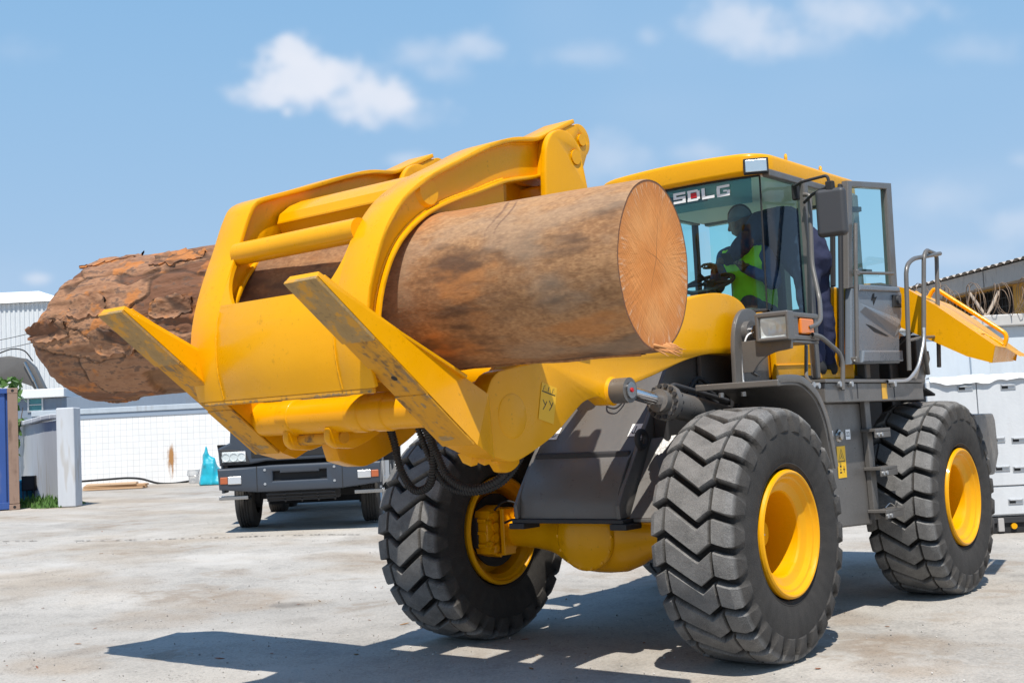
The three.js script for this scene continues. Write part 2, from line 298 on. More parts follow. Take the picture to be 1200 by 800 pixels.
{
  const axis = (a, b, st, far) => { const o = []; for (let x = a; x <= b + 1e-6; x += st) o.push(x); let s = st, x = b; const hi = []; while (x < far) { s *= 1.35; x += s; hi.push(x); } s = st; x = a; const lo = []; while (x > -far) { s *= 1.35; x -= s; lo.push(x); } return [...lo.reverse(), ...o, ...hi]; };
  const X = axis(-9, 3, 0.085, 2500), Z = axis(-3, 11, 0.085, 2500), n = X.length, m = Z.length;
  const pos = new Float32Array(n * m * 3), uv = new Float32Array(n * m * 2), col = new Float32Array(n * m * 3), idx = [];
  // stains lying on the concrete: centre and half axes found from the photograph, brown earth or grey oil
  const st = [[270, 700, 120, 16, 0.5, 0], [120, 690, 80, 9, 0.3, 0], [335, 702, 26, 5, 0.9, 1], [60, 770, 90, 14, 0.5, 0], [180, 720, 100, 10, 0.35, 0], [400, 655, 60, 5, 0.4, 0], [830, 790, 70, 10, 0.35, 0], [1060, 745, 80, 14, 0.45, 0], [1080, 775, 60, 9, 0.5, 0], [1000, 720, 60, 7, 0.5, 0], [150, 600, 90, 8, 0.4, 0], [170, 583, 70, 6, 0.7, 0], [420, 590, 60, 6, 0.5, 1], [230, 582, 50, 4, 0.5, 1], [350, 720, 40, 5, 0.3, 1], [720, 770, 40, 8, 0.3, 1]];
  const spots = st.map(([px, py, rx, ry, k, oil]) => { const c = onPlane(px, py, 'y', 0.05), a = onPlane(px + rx, py - rx * 0.05, 'y', 0.05), b = onPlane(px, py - ry, 'y', 0.05); const ux = a.x - c.x, uz = a.z - c.z, vx = b.x - c.x, vz = b.z - c.z, det = ux * vz - uz * vx; return { c, ux, uz, vx, vz, det, k, oil }; });
  for (let j = 0; j < m; j++) for (let i = 0; i < n; i++) {
    const k = j * n + i, x = X[i], z = Z[j];
    pos.set([x, groundY(x, z) + 0.008 * (fbm(x * 0.7, z * 0.7, 3, 301) - 0.5) - 0.004, z], k * 3); uv.set([x, z], k * 2);
    const b = fbm(x * 0.22 + 3, z * 0.22, 5, 311), w = fbm(x * 1.1, z * 1.1, 5, 317);
    let c = [1, 1, 1]; const s = 0.9 + 0.35 * (b - 0.5) + 0.2 * (w - 0.5); c = [s, s, s];
    c = mix3(c, [0.74, 0.655, 0.56], 0.75 * sst(0.50, 0.72, 0.5 * b + 0.5 * w));
    for (const q of spots) {
      const dx = x - q.c.x, dz = z - q.c.z, a = (dx * q.vz - dz * q.vx) / q.det, e = (q.ux * dz - q.uz * dx) / q.det, rr = Math.hypot(a, e);
      if (rr < 1.6) { const t = q.k * sst(0, 0.5, 1 - rr + 0.9 * (fbm(x * 2.3, z * 2.3, 5, 331) - 0.5)) * (0.6 + 0.8 * (fbm(x * 6, z * 6, 2, 337) - 0.1)); c = mix3(c, q.oil ? [0.42, 0.40, 0.38] : [0.66, 0.545, 0.43], clamp01(t)); }
    }
    col.set(c, k * 3);
    if (i < n - 1 && j < m - 1) idx.push(k, k + n, k + 1, k + 1, k + n, k + n + 1);
  }
  const g = new THREE.BufferGeometry(); g.setAttribute('position', new THREE.BufferAttribute(pos, 3)); g.setAttribute('uv', new THREE.BufferAttribute(uv, 2)); g.setAttribute('color', new THREE.BufferAttribute(col, 3)); g.setIndex(idx); g.computeVertexNormals();
  const me = new THREE.Mesh(g, M.concrete); me.name = 'ground'; me.receiveShadow = me.castShadow = true; me.userData = { kind: 'structure' }; scene.add(me);
  // the broken joint between two pours: short dark lengths of earth and pitch lying in it
  const r = rngOf(55), parts = []; const ends = [[2, 652], [130, 649], [215, 645], [300, 641], [380, 637], [432, 636]].map(([a, b]) => onPlane(a, b, 'y', 0.02));
  for (let i = 0; i < ends.length - 1; i++) for (let t = 0; t < 1; t += 0.06) {
    if (r() < 0.3) continue;
    const a = ends[i].clone().lerp(ends[i + 1], t), b = ends[i].clone().lerp(ends[i + 1], t + 0.03 + 0.05 * r()), w = 0.02 + 0.035 * r() * r();
    const pts = []; const d = b.clone().sub(a).normalize(), s = V(-d.z, 0, d.x);
    for (let q = 0; q <= 8; q++) pts.push(a.clone().lerp(b, q / 8).addScaledVector(s, w * Math.sin(Math.PI * q / 8) * (0.6 + 0.8 * r())));
    for (let q = 8; q >= 0; q--) pts.push(a.clone().lerp(b, q / 8).addScaledVector(s, -w * Math.sin(Math.PI * q / 8) * (0.6 + 0.8 * r())));
    const sh = new THREE.ShapeGeometry(new THREE.Shape(pts.map((p) => new THREE.Vector2(p.x, -p.z)))).rotateX(-Math.PI / 2); const pp = sh.attributes.position; for (let q = 0; q < pp.count; q++) pp.setY(q, groundY(pp.getX(q), pp.getZ(q)) + 0.006); parts.push(sh);
  }
  const j = mesh('joint_filling', parts, std({ color: L(0.09, 0.08, 0.07), roughness: 1 }), me); j.userData.kind = 'stuff';
}

{ // grit, pebbles and scraps of bark lying about
  const r = rngOf(123), stone = new THREE.IcosahedronGeometry(1, 0), n = 5200, im = new THREE.InstancedMesh(stone, std({ color: L(1, 1, 1), roughness: 0.95 }), n), m = new THREE.Matrix4(), q = new THREE.Quaternion(), e = new THREE.Euler(), c = new THREE.Color();
  for (let i = 0; i < n; i++) {
    const near = i % 3 === 0, x = near ? -2 + r() * 6 : -9 + r() * 13, z = near ? -3 + r() * 8 : -3 + r() * 16, bark = r() < 0.03, s = (bark ? 0.006 + 0.018 * r() * r() : 0.0015 + 0.007 * Math.pow(r(), 5)); e.set(r() * 6, r() * 6, r() * 6); q.setFromEuler(bark ? new THREE.Euler((r() - 0.5) * 0.4, r() * 6.28, (r() - 0.5) * 0.4) : e);
    m.compose(V(x, groundY(x, z) + s * (bark ? 0.16 : 0.4), z), q, bark ? V(s * (1 + 2 * r()), s * 0.22, s * 0.6) : V(s, s * (0.6 + 0.4 * r()), s * (0.7 + 0.5 * r()))); im.setMatrixAt(i, m);
    if (bark) c.setRGB(0.17 + 0.1 * r(), 0.09 + 0.05 * r(), 0.05); else { const k = 0.22 + 0.34 * r(); c.setRGB(k, k * 0.95, k * 0.88); } im.setColorAt(i, c);
  }
  im.name = 'gravel'; im.userData = { kind: 'stuff', label: 'loose grit and small bark scraps strewn on the concrete yard' }; im.castShadow = im.receiveShadow = true; scene.add(im);
}

// ---------------------------------------------------------------- the wheel loader
const loader = thing('wheel_loader', 'big yellow and grey wheel loader with raised log grapple', 'wheel loader');
const TZ = 1.165, AXLE_Y = 0.79, WB = 3.18;

// rubber: ground-off tread faces are pale and speckled, sidewalls dark
const rubberMap = tex(640, 640, (u, v) => {
  const a = fbm(u * 9, v * 9, 5, 401, 9, 9, 0.55), s = vn(u * 300, v * 300, 7, 300, 300), q = vn(u * 160, v * 160, 9, 160, 160);
  let k = 0.62 + 0.5 * (a - 0.5) + 0.35 * (s - 0.5); let c = [k, k * 0.985, k * 0.97];
  c = mix3(c, [1.0, 0.98, 0.95], 0.6 * sst(0.66, 0.86, q * 0.6 + s * 0.4)); return mix3(c, [0.3, 0.3, 0.3], 0.5 * sst(0.66, 0.86, 1 - q * 0.6 - s * 0.4));
}, [1.6, 1.6]);
const rubberBump = grey(512, 512, (u, v) => 0.5 * vn(u * 150, v * 150, 7, 150, 150) + 0.5 * fbm(u * 30, v * 30, 3, 19, 30, 30), [3.2, 3.2]);
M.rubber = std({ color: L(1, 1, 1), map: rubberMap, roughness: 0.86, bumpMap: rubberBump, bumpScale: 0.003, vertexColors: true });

function tyreGeometry(seed) {
  const N = 26, pitch = Math.PI * 2 / N, rnd = rngOf(seed);
  // stations across the tyre: [radius, z, lug height, is shoulder]
  const half = [[0.402, 0.222, 0], [0.415, 0.250, 0], [0.432, 0.262, 0.0], [0.438, 0.270, 0], [0.445, 0.268, 0], [0.49, 0.284, 0], [0.55, 0.292, 0], [0.60, 0.290, 0], [0.628, 0.287, 0], [0.636, 0.286, 0.0], [0.642, 0.285, 0.011], [0.67, 0.280, 0.017], [0.70, 0.271, 0.022], [0.716, 0.259, 0.034], [0.730, 0.247, 0.046], [0.738, 0.226, 0.056], [0.741, 0.19, 0.058]];
  const S = []; const brk = (z, d) => { for (const [o, h] of [[-0.012, 0.060], [-0.006, 0.032], [0.006, 0.032], [0.012, 0.060]]) S.push([0.742, z + o, h]); };
  for (const [r, z, h] of half) S.push([r, -z, h]);
  brk(-0.165); S.push([0.743, -0.11, 0.060], [0.743, -0.04, 0.060], [0.743, 0.02, 0.060], [0.743, 0.055, 0.060], [0.743, 0.09, 0.060]); brk(0.145);
  for (const [r, z, h] of half.slice().reverse()) S.push([r, z, h]);
  const zig = (z) => { const P = [[-0.32, -0.22], [-0.25, -0.20], [-0.165, 0.06], [0.055, -0.70], [0.145, -0.34], [0.25, -0.52], [0.32, -0.56]]; if (z <= P[0][0]) return P[0][1]; for (let i = 1; i < P.length; i++) if (z <= P[i][0]) return mix(P[i - 1][1], P[i][1], (z - P[i - 1][0]) / (P[i][0] - P[i - 1][0])); return P[P.length - 1][1]; };
  const vs = [0, 0.09, 0.18, 0.225, 0.245, 0.45, 0.70, 0.93, 0.95], vh = [0, 0, 0, 0.9, 1, 1, 1, 1, 0.9];
  const ns = S.length, nc = N * vs.length, pos = [], col = [], idx = [];
  for (let c = 0; c <= nc; c++) {
    const lug = Math.floor(c / vs.length) % N, q = c % vs.length, jit = (hash2(lug, seed, 3) - 0.5) * 0.03;
    for (let s = 0; s < ns; s++) {
      const [r, z, h] = S[s], a = S[Math.max(0, s - 1)], b = S[Math.min(ns - 1, s + 1)]; let nr = b[1] - a[1], nz = -(b[0] - a[0]); const l = Math.hypot(nr, nz) || 1; nr /= l; nz /= l;
      const wear = 1 - 0.1 * hash2(lug, s >> 2, seed), hh = h * vh[q] * wear, rr = r + nr * hh, zz = z + nz * hh;
      // side-wall stations do not shear
      const sh = h > 0 ? sst(0.752, 0.65, r) * (Math.abs(z) > 0.23 ? 1 : 0) : Math.abs(z) > 0.23 ? 1 : 0, vq = mix(vs[q], q === 0 ? 0 : 0.60 + (vs[q] - 0.60) * (q < 3 ? 1 : 0.55), sh);
      const th = (Math.floor(c / vs.length) + vq + zig(z) + jit * vh[q]) * pitch;
      pos.push(Math.cos(th) * rr, Math.sin(th) * rr, zz);
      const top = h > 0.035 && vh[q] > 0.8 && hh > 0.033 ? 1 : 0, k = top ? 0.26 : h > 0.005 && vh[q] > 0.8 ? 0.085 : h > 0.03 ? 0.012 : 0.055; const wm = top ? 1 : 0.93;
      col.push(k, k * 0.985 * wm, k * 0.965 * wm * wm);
    }
  }
  for (let c = 0; c < nc; c++) for (let s = 0; s < ns - 1; s++) { const a = c * ns + s, b = a + ns; idx.push(a, b, a + 1, a + 1, b, b + 1); }
  let g = new THREE.BufferGeometry(); g.setAttribute('position', new THREE.Float32BufferAttribute(pos, 3)); g.setAttribute('color', new THREE.Float32BufferAttribute(col, 3)); g.setIndex(idx);
  g = toCreasedNormals(g, 0.5); // also splits faces
  const p = g.attributes.position, uv = new Float32Array(p.count * 2);
  for (let i = 0; i < p.count; i += 3) { let t0 = null; for (let k = i; k < i + 3; k++) { const x = p.getX(k), y = p.getY(k); let t = Math.atan2(y, x); if (t0 === null) t0 = t; else { while (t - t0 > Math.PI) t -= 2 * Math.PI; while (t - t0 < -Math.PI) t += 2 * Math.PI; } const rr = Math.hypot(x, y), z = p.getZ(k); uv[k * 2] = t * 0.8; uv[k * 2 + 1] = Math.abs(z) > 0.24 ? Math.sign(z) * (0.24 + (0.78 - rr)) : z; } }
  g.setAttribute('uv', new THREE.BufferAttribute(uv, 2));
  return g;
}
const tyreGeos = [tyreGeometry(1), tyreGeometry(2)];
const rimOuter = G.lathe([[0.385, 0.228], [0.398, 0.236], [0.402, 0.262], [0.396, 0.278], [0.384, 0.284], [0.374, 0.280], [0.366, 0.264], [0.357, 0.254], [0.346, 0.250], [0.338, 0.240], [0.322, 0.222], [0.30, 0.210], [0.284, 0.206], [0.272, 0.200], [0.264, 0.188], [0.260, 0.16], [0.258, 0.03], [0.256, -0.045], [0.245, -0.062], [0.21, -0.064], [0.208, -0.05], [0.13, -0.05], [0.128, 0.02], [0.112, 0.034], [0, 0.034]], 80);
const rimInner = G.lathe([[0.385, -0.228], [0.398, -0.236], [0.402, -0.262], [0.396, -0.278], [0.384, -0.284], [0.374, -0.280], [0.366, -0.264], [0.352, -0.254], [0.342, -0.235], [0.326, -0.215], [0.318, -0.09], [0.30, -0.078], [0.16, -0.075]], 80);
const wheelBolts = []; for (let i = 0; i < 16; i++) { const a = i / 16 * Math.PI * 2; wheelBolts.push(G.rbolt(Math.cos(a) * 0.226, Math.sin(a) * 0.226, -0.050, 0.015, 0.028, 'z')); }
const rimGeo = G.uv(G.join([G.crease(rimOuter, 0.32), G.crease(rimInner, 0.32)])), nutsR = wheelBolts.map((g) => G.uv(g)), rimGeoL = mirrorZ(rimGeo), nutsL = nutsR.map(mirrorZ);
function addWheel(x, z, variant, spin) {
  const w = group('wheel', loader); w.position.set(x, AXLE_Y, z);
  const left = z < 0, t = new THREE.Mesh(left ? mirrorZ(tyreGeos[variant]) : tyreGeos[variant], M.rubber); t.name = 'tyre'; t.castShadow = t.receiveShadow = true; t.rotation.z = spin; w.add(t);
  const r = mesh('rim', left ? rimGeoL : rimGeo, M.yellow, w, true); r.rotation.z = spin; for (const g of left ? nutsL : nutsR) mesh('wheel_nut', g, M.yellow, w, true);
  const hub = G.lathe([[0.0, 0.075], [0.08, 0.075], [0.10, 0.055], [0.10, -0.06]], 32); mesh('hub', left ? mirrorZ(G.uv(hub)) : hub, M.yellow, w, left);
  mesh('valve_stem', G.rod(V(0.245, 0.02, left ? -0.15 : 0.15), V(0.265, 0.02, left ? -0.225 : 0.225), 0.006), M.steel, w);
  return w;
}
addWheel(0, -TZ, 0, 0.06); addWheel(0, TZ, 1, 0.11); addWheel(-WB, -TZ, 1, 0.17); addWheel(-WB, TZ, 0, 0.02);

// axles
function axle(x, name) {
  const a = group(name, loader);
  const h = [[0, -0.90], [0.115, -0.90], [0.12, -0.86], [0.105, -0.80], [0.115, -0.62], [0.135, -0.48], [0.15, -0.42], [0.175, -0.36], [0.225, -0.27], [0.262, -0.17], [0.272, -0.05], [0.272, 0.05], [0.262, 0.17], [0.225, 0.27], [0.175, 0.36], [0.15, 0.42], [0.135, 0.48], [0.115, 0.62], [0.105, 0.80], [0.12, 0.86], [0.115, 0.90], [0, 0.90]];
  mesh('axle_housing', G.lathe(h, 48).translate(x, AXLE_Y - 0.01, -0.03), M.yellow, a);
  const cover = G.lathe([[0.235, 0], [0.235, 0.03], [0.21, 0.05], [0.12, 0.085], [0, 0.095]], 40).rotateY(Math.PI / 2).translate(x + 0.22, AXLE_Y - 0.01, -0.03); mesh('differential_cover', cover, M.yellow, a);
  for (let i = 0; i < 14; i++) { const t = i / 14 * Math.PI * 2; mesh('bolt', G.rbolt(x + 0.255, AXLE_Y - 0.01 + Math.sin(t) * 0.222, -0.03 + Math.cos(t) * 0.222, 0.011, 0.02, 'x'), M.yellow, a); }
  for (const s of [-1, 1]) {
    mesh('axle_pad', G.bb(x - 0.14, x + 0.14, AXLE_Y + 0.06, AXLE_Y + 0.16, Math.min(s * 0.42, s * 0.62), Math.max(s * 0.42, s * 0.62), 0.012), M.yellow, a);
    mesh('brake_disc', G.disc(x, AXLE_Y, s * (TZ - 0.20), s * (TZ - 0.185), 0.27, 48), M.black, a);
    const z0 = s * (TZ - 0.34), z1 = s * (TZ - 0.1), lo = Math.min(z0, z1), hi = Math.max(z0, z1);
    mesh('brake_caliper', G.crease(G.plate([[0.10, -0.19], [0.225, -0.155], [0.262, -0.06], [0.262, 0.06], [0.225, 0.155], [0.10, 0.19], [0.085, 0.1], [0.11, 0], [0.085, -0.1]].map(([p, q]) => [x + p * 0.98, AXLE_Y + q]), lo, hi, 0.018), 0.5), M.yellow, a);
    for (const q of [-0.115, -0.04, 0.04, 0.115]) mesh('caliper_piston', G.disc(x + 0.185, AXLE_Y + q, s > 0 ? lo - 0.02 : hi + 0.02, (lo + hi) / 2, 0.031, 20), M.yellow, a);
    mesh('caliper_bridge', G.bb(x + 0.262, x + 0.276, AXLE_Y - 0.11, AXLE_Y + 0.11, (lo + hi) / 2 - 0.035, (lo + hi) / 2 + 0.035, 0.003), M.greyDark, a);
    mesh('hub_flange', G.disc(x, AXLE_Y, s * (TZ - 0.32), s * (TZ - 0.05), 0.17, 36), M.yellow, a);
    mesh('caliper_bracket', G.bb(x + 0.02, x + 0.15, AXLE_Y - 0.17, AXLE_Y + 0.17, Math.min(s * 0.76, s * 0.80), Math.max(s * 0.76, s * 0.80), 0.01), M.yellow, a);
  }
  for (const s of [-1, 1]) { const z = s * (TZ - 0.22); for (const [p, q] of [[0.15, 0.165], [0.215, 0.13], [0.15, -0.165], [0.215, -0.13], [0.255, 0.075], [0.255, -0.075]]) mesh('caliper_bolt', G.rbolt(x + p, AXLE_Y + q, z - s * 0.13, 0.016, 0.035, 'z'), M.yellow, a); for (const q of [-0.09, 0, 0.09]) mesh('caliper_rib', G.bb(x + 0.258, x + 0.272, AXLE_Y + q - 0.012, AXLE_Y + q + 0.012, Math.min(z - 0.11, z + 0.11), Math.max(z - 0.11, z + 0.11), 0.004), M.yellow, a); mesh('brake_line', G.hose([[x + 0.2, AXLE_Y + 0.16, z - s * 0.14], [x + 0.14, AXLE_Y + 0.22, z - s * 0.2], [x + 0.06, AXLE_Y + 0.17, z - s * 0.34]], 0.008, 20, 6), M.black, a); }
  return a;
}
const frontAxle = axle(0, 'front_axle'); axle(-WB, 'rear_axle');
mesh('brake_line', G.hose([[0.13, AXLE_Y + 0.06, 0.78], [0.17, AXLE_Y + 0.09, 0.66], [0.16, AXLE_Y + 0.10, 0.5], [0.2, AXLE_Y + 0.2, 0.36]], 0.009, 30, 8), M.black, frontAxle);

// front frame: cover, cheek plates, boom tower
{
  const f = group('front_frame', loader);
  const cov = [[0.44, 0.915], [0.436, 1.0], [0.42, 1.08], [0.36, 1.19], [0.29, 1.285], [0.20, 1.36], [-0.02, 1.60], [-0.25, 1.87], [-0.42, 2.06]];
  mesh('front_cover', G.crease(G.sheet(cov, -0.44, 0.37, 0.022, 0.004), 0.5), M.grey, f);
  mesh('cover_lip', G.bb(0.33, 0.475, 0.885, 0.912, -0.50, 0.42, 0.006), M.greyDark, f);
  for (const [z0, z1] of [[-0.475, -0.442], [0.372, 0.405]]) {
    mesh('cheek_plate', G.crease(G.plate([[0.46, 0.915], [0.47, 1.0], [0.40, 1.11], [0.24, 1.32], [0.02, 1.60], [-0.21, 1.89], [-0.38, 2.10], [-0.62, 2.28], [-1.02, 2.28], [-1.15, 1.7], [-1.35, 1.3], [-1.35, 0.86], [-0.5, 0.76], [-0.2, 0.99], [0.2, 0.99], [0.3, 0.92]], z0, z1, 0.006), 0.4), M.grey, f);
  }
  // gusset beside the cover, and the shelf it stands on
  mesh('gusset', G.hull([[0.38, 0.915, -0.49], [0.06, 1.42, -0.49], [0.30, 0.915, -0.76], [-0.06, 1.44, -0.66], [0.36, 0.915, -0.49], [0.04, 1.42, -0.49], [0.28, 0.915, -0.76], [-0.08, 1.44, -0.66]]), M.grey, f);
  mesh('inner_arch', G.bb(-0.55, 0.02, 0.95, 1.62, -0.60, -0.48, 0.02), M.greyDark, f); mesh('inner_arch', G.bb(-0.55, 0.02, 0.95, 1.62, 0.41, 0.53, 0.02), M.greyDark, f);
  for (const [z0, z1] of [[-0.53, -0.40], [0.31, 0.44]]) mesh('lip_block', G.bb(0.30, 0.485, 0.845, 0.884, z0, z1, 0.006), M.greyDark, f);
  mesh('shelf', G.bb(-0.12, 0.36, 0.888, 0.912, -0.70, -0.503, 0.005), M.grey, f);
  mesh('frame_belly', G.bb(-1.1, 0.26, 0.96, 1.35, -0.43, 0.36, 0.02), M.greyDark, f);
  for (const z of [-0.34, 0.26]) mesh('bolt', G.rod(V(0.33, 1.08, z), V(0.38, 1.12, z), 0.014, 0.014, 8), M.galv, f);
  // tower that carries the boom
  for (const [z0, z1, nm] of [[-0.80, -0.765, 1], [-0.525, -0.49, 0], [0.42, 0.455, 0], [0.665, 0.70, 1]]) {
    const s = new THREE.Shape(); s.moveTo(-0.58, 1.30); s.lineTo(-0.60, 1.95); s.quadraticCurveTo(-0.60, 2.30, -0.84, 2.31); s.quadraticCurveTo(-1.10, 2.30, -1.10, 2.02); s.lineTo(-1.10, 1.30); s.closePath();
    mesh('tower_plate', G.crease(G.plate(s, z0, z1, 0.006), 0.4), M.grey, f);
    if (nm) { const o = z0 < 0 ? z0 : z1, d = z0 < 0 ? -1 : 1; mesh('pin_collar', G.disc(-0.79, 2.13, o, o + d * 0.045, 0.085), M.grey, f); mesh('pivot_pin', G.disc(-0.79, 2.13, o + d * 0.045, o + d * 0.07, 0.05), M.steel, f); mesh('pin_bolt', G.disc(-0.89, 2.15, o, o + d * 0.05, 0.022, 12), M.galv, f); }
  }
  mesh('tower_web', G.bb(-1.12, -1.09, 1.30, 2.2, -0.76, 0.66, 0.006), M.greyDark, f);
  mesh('tower_web', G.bb(-0.62, -0.595, 1.30, 1.78, -0.488, 0.42, 0.006), M.greyDark, f);
  mesh('cylinder_saddle', G.bb(-0.78, -0.55, 1.30, 1.62, -0.76, -0.53, 0.02), M.greyDark, f); mesh('cylinder_saddle', G.bb(-0.78, -0.55, 1.30, 1.62, 0.46, 0.66, 0.02), M.greyDark, f);
  mesh('grease_line', G.hose([[-0.76, 2.13, -0.865], [-0.70, 2.10, -0.85], [-0.68, 2.0, -0.825], [-0.675, 1.88, -0.815], [-0.67, 1.77, -0.815]], 0.007, 30, 6), M.white, f);
  // lifting eyes and stickers on the cover
  for (const z of [-0.475, 0.405]) { const g = new THREE.TorusGeometry(0.052, 0.020, 12, 28); mesh('tie_down_eye', g.translate(0.20, 1.42, z < 0 ? -0.50 : 0.43), M.greyDark, f); }
  const sticker = (x, z, w, h) => { // on the sloping cover
    let i = 0; while (cov[i][0] > x) i++; const [ax, ay] = cov[i - 1], [bx, by] = cov[i], d = V(bx - ax, by - ay, 0).normalize(), n = V(d.y, -d.x, 0), c = document.createElement('canvas'); c.width = 64; c.height = 80; const k = c.getContext('2d'); k.fillStyle = '#f2f2ee'; k.fillRect(0, 0, 64, 80); k.strokeStyle = '#222'; k.lineWidth = 6; k.beginPath(); k.moveTo(32, 14); k.lineTo(32, 56); k.stroke(); k.beginPath(); k.arc(32, 46, 16, 0.2, Math.PI - 0.2); k.stroke();
    const t = new THREE.CanvasTexture(c); t.colorSpace = THREE.SRGBColorSpace; const g = new THREE.PlaneGeometry(w, h); g.applyMatrix4(new THREE.Matrix4().makeBasis(V(0, 0, -1), d, n).setPosition(V((ax + bx) / 2, (ay + by) / 2, z).addScaledVector(n, 0.004)));
    mesh('lifting_sticker', g, std({ map: t, roughness: 0.5 }), f, true);
  };
  sticker(0.165, 0.30, 0.085, 0.11); sticker(0.165, -0.385, 0.085, 0.11);
  mesh('loose_wire', G.hose([[-0.24, 1.90, -0.05], [-0.16, 1.84, -0.04], [-0.08, 1.70, -0.05], [-0.02, 1.655, -0.09], [-0.01, 1.64, -0.17], [-0.08, 1.71, -0.20], [-0.08, 1.725, -0.1]], 0.006, 50, 6), M.black, f);
  // tilt cylinder and lever between the boom arms
  mesh('tilt_cylinder', G.join([G.rod(V(-0.75, 2.12, -0.03), V(0.15, 2.20, -0.03), 0.085, 0.085, 28), G.rod(V(0.15, 2.20, -0.03), V(0.62, 2.24, -0.03), 0.045, 0.045, 20)]), M.greyDark, f);
}

// boom
{
  const b = group('boom', loader);
  const outline = [...smooth([[1.93, 1.37], [1.78, 1.35], [1.54, 1.43], [1.37, 1.51], [1.19, 1.625], [1.09, 1.675], [0.95, 1.695], [0.84, 1.650]], 40), ...smooth([[0.78, 1.645], [0.70, 1.68], [0.63, 1.755], [0.3, 1.835], [-0.1, 1.935], [-0.45, 1.985], [-0.84, 1.985]], 30), ...smooth([[-0.95, 2.0], [-1.04, 2.08], [-1.05, 2.2], [-1.01, 2.31], [-0.90, 2.385], [-0.7, 2.42], [-0.4, 2.40], [0.1, 2.29], [0.6, 2.15], [1.1, 2.02], [1.5, 1.91], [1.75, 1.87], [1.93, 1.83], [2.02, 1.70], [2.04, 1.52], [2.0, 1.39]], 60)];
  for (const s of [-1, 1]) {
    const z0 = s < 0 ? -0.70 : 0.48, z1 = s < 0 ? -0.58 : 0.60, o = s < 0 ? z0 : z1;
    const arm = mesh('boom_arm', G.crease(G.plate(outline, z0, z1, 0.008, [[0.805, 1.73, 0.04]]), 0.4), M.yellow, b);
    mesh('boss', G.side(G.crease(G.lathe([[0, 0.005], [0.116, 0.005], [0.122, 0.003], [0.126, 0.0]].reverse(), 44), 0.4), s).translate(1.80, 1.60, o), M.yellow, b);
    mesh('boss', G.side(G.crease(G.lathe([[0, 0.018], [0.075, 0.018], [0.09, 0.0]].reverse(), 36), 0.4), s).translate(0.805, 1.73, o), M.yellow, b);
  }
  mesh('cross_tube', G.rod(V(1.05, 1.86, -0.58), V(1.05, 1.86, 0.48), 0.13, 0.13, 32), M.yellow, b);
  mesh('tilt_lever', G.plate([[0.5, 2.0], [0.75, 2.15], [0.7, 2.42], [0.58, 2.5], [0.48, 2.4], [0.42, 2.1]], -0.1, 0.04, 0.01), M.yellow, b);
  // label with the keep-hands-clear signs
  const c = document.createElement('canvas'); c.width = 128; c.height = 192; const k = c.getContext('2d'); k.fillStyle = '#e8b21c'; k.fillRect(0, 0, 128, 192); k.fillStyle = '#3a2c08'; k.fillRect(8, 40, 112, 7);
  for (let i = 0; i < 3; i++) { k.beginPath(); k.moveTo(12 + i * 38, 38); k.lineTo(28 + i * 38, 8); k.lineTo(44 + i * 38, 38); k.stroke(); k.fillRect(18 + i * 38, 14, 5, 22); } k.strokeStyle = '#3a2c08'; k.lineWidth = 6;
  for (const [x, y] of [[36, 110], [88, 104]]) { k.beginPath(); k.moveTo(x - 14, y - 24); k.lineTo(x + 10, y); k.lineTo(x - 6, y + 26); k.moveTo(x + 10, y); k.lineTo(x + 18, y - 22); k.stroke(); }
  const t = new THREE.CanvasTexture(c); t.colorSpace = THREE.SRGBColorSpace; mesh('warning_label', new THREE.PlaneGeometry(0.145, 0.215).rotateZ(-0.24).rotateY(Math.PI).translate(1.475, 1.665, -0.7035), std({ map: t, roughness: 0.5 }), b, true);
}

// lift cylinders
for (const s of [-1, 1]) {
  const c = group('lift_cylinder', loader), z = s < 0 ? -0.775 : 0.675, e = V(0.805, 1.73, z), d = V(-1.40, -0.225, 0).normalize(), p = (t) => e.clone().addScaledVector(d, t);
  mesh('rod_eye', G.crease(G.join([G.disc(e.x, e.y, z - 0.055, z + 0.055, 0.078, 36)]), 0.4), M.grey, c);
  mesh('pin_cap', G.disc(e.x, e.y, z + s * 0.055, z + s * 0.068, 0.05), M.steel, c); mesh('pin_bolt', G.disc(e.x, e.y, z + s * 0.068, z + s * 0.075, 0.014, 6), M.red, c);
  mesh('rod', G.rod(p(0.06), p(0.45), 0.041, 0.041, 32), M.chrome, c);
  mesh('gland', G.join([G.rod(p(0.40), p(0.46), 0.075, 0.075, 32), G.rod(p(0.46), p(0.515), 0.118, 0.118, 36)]), M.grey, c);
  const u = V(0, 0, 1), w = d.clone().cross(u); for (let i = 0; i < 14; i++) { const a = i / 14 * Math.PI * 2; const q = p(0.445).addScaledVector(u, Math.cos(a) * 0.102).addScaledVector(w, Math.sin(a) * 0.102); mesh('gland_bolt', G.rod(q, q.clone().addScaledVector(d, 0.09), 0.0145, 0.0145, 8), M.greyDark, c); }
  mesh('barrel', G.rod(p(0.515), p(1.38), 0.09, 0.09, 36), M.grey, c);
  mesh('oil_pipe', G.pipe([p(0.56).add(V(0, 0.10, 0)), p(0.6).add(V(0, 0.13, 0)), p(1.32).add(V(0, 0.13, 0))], 0.017, 0.04), M.greyDark, c);
}

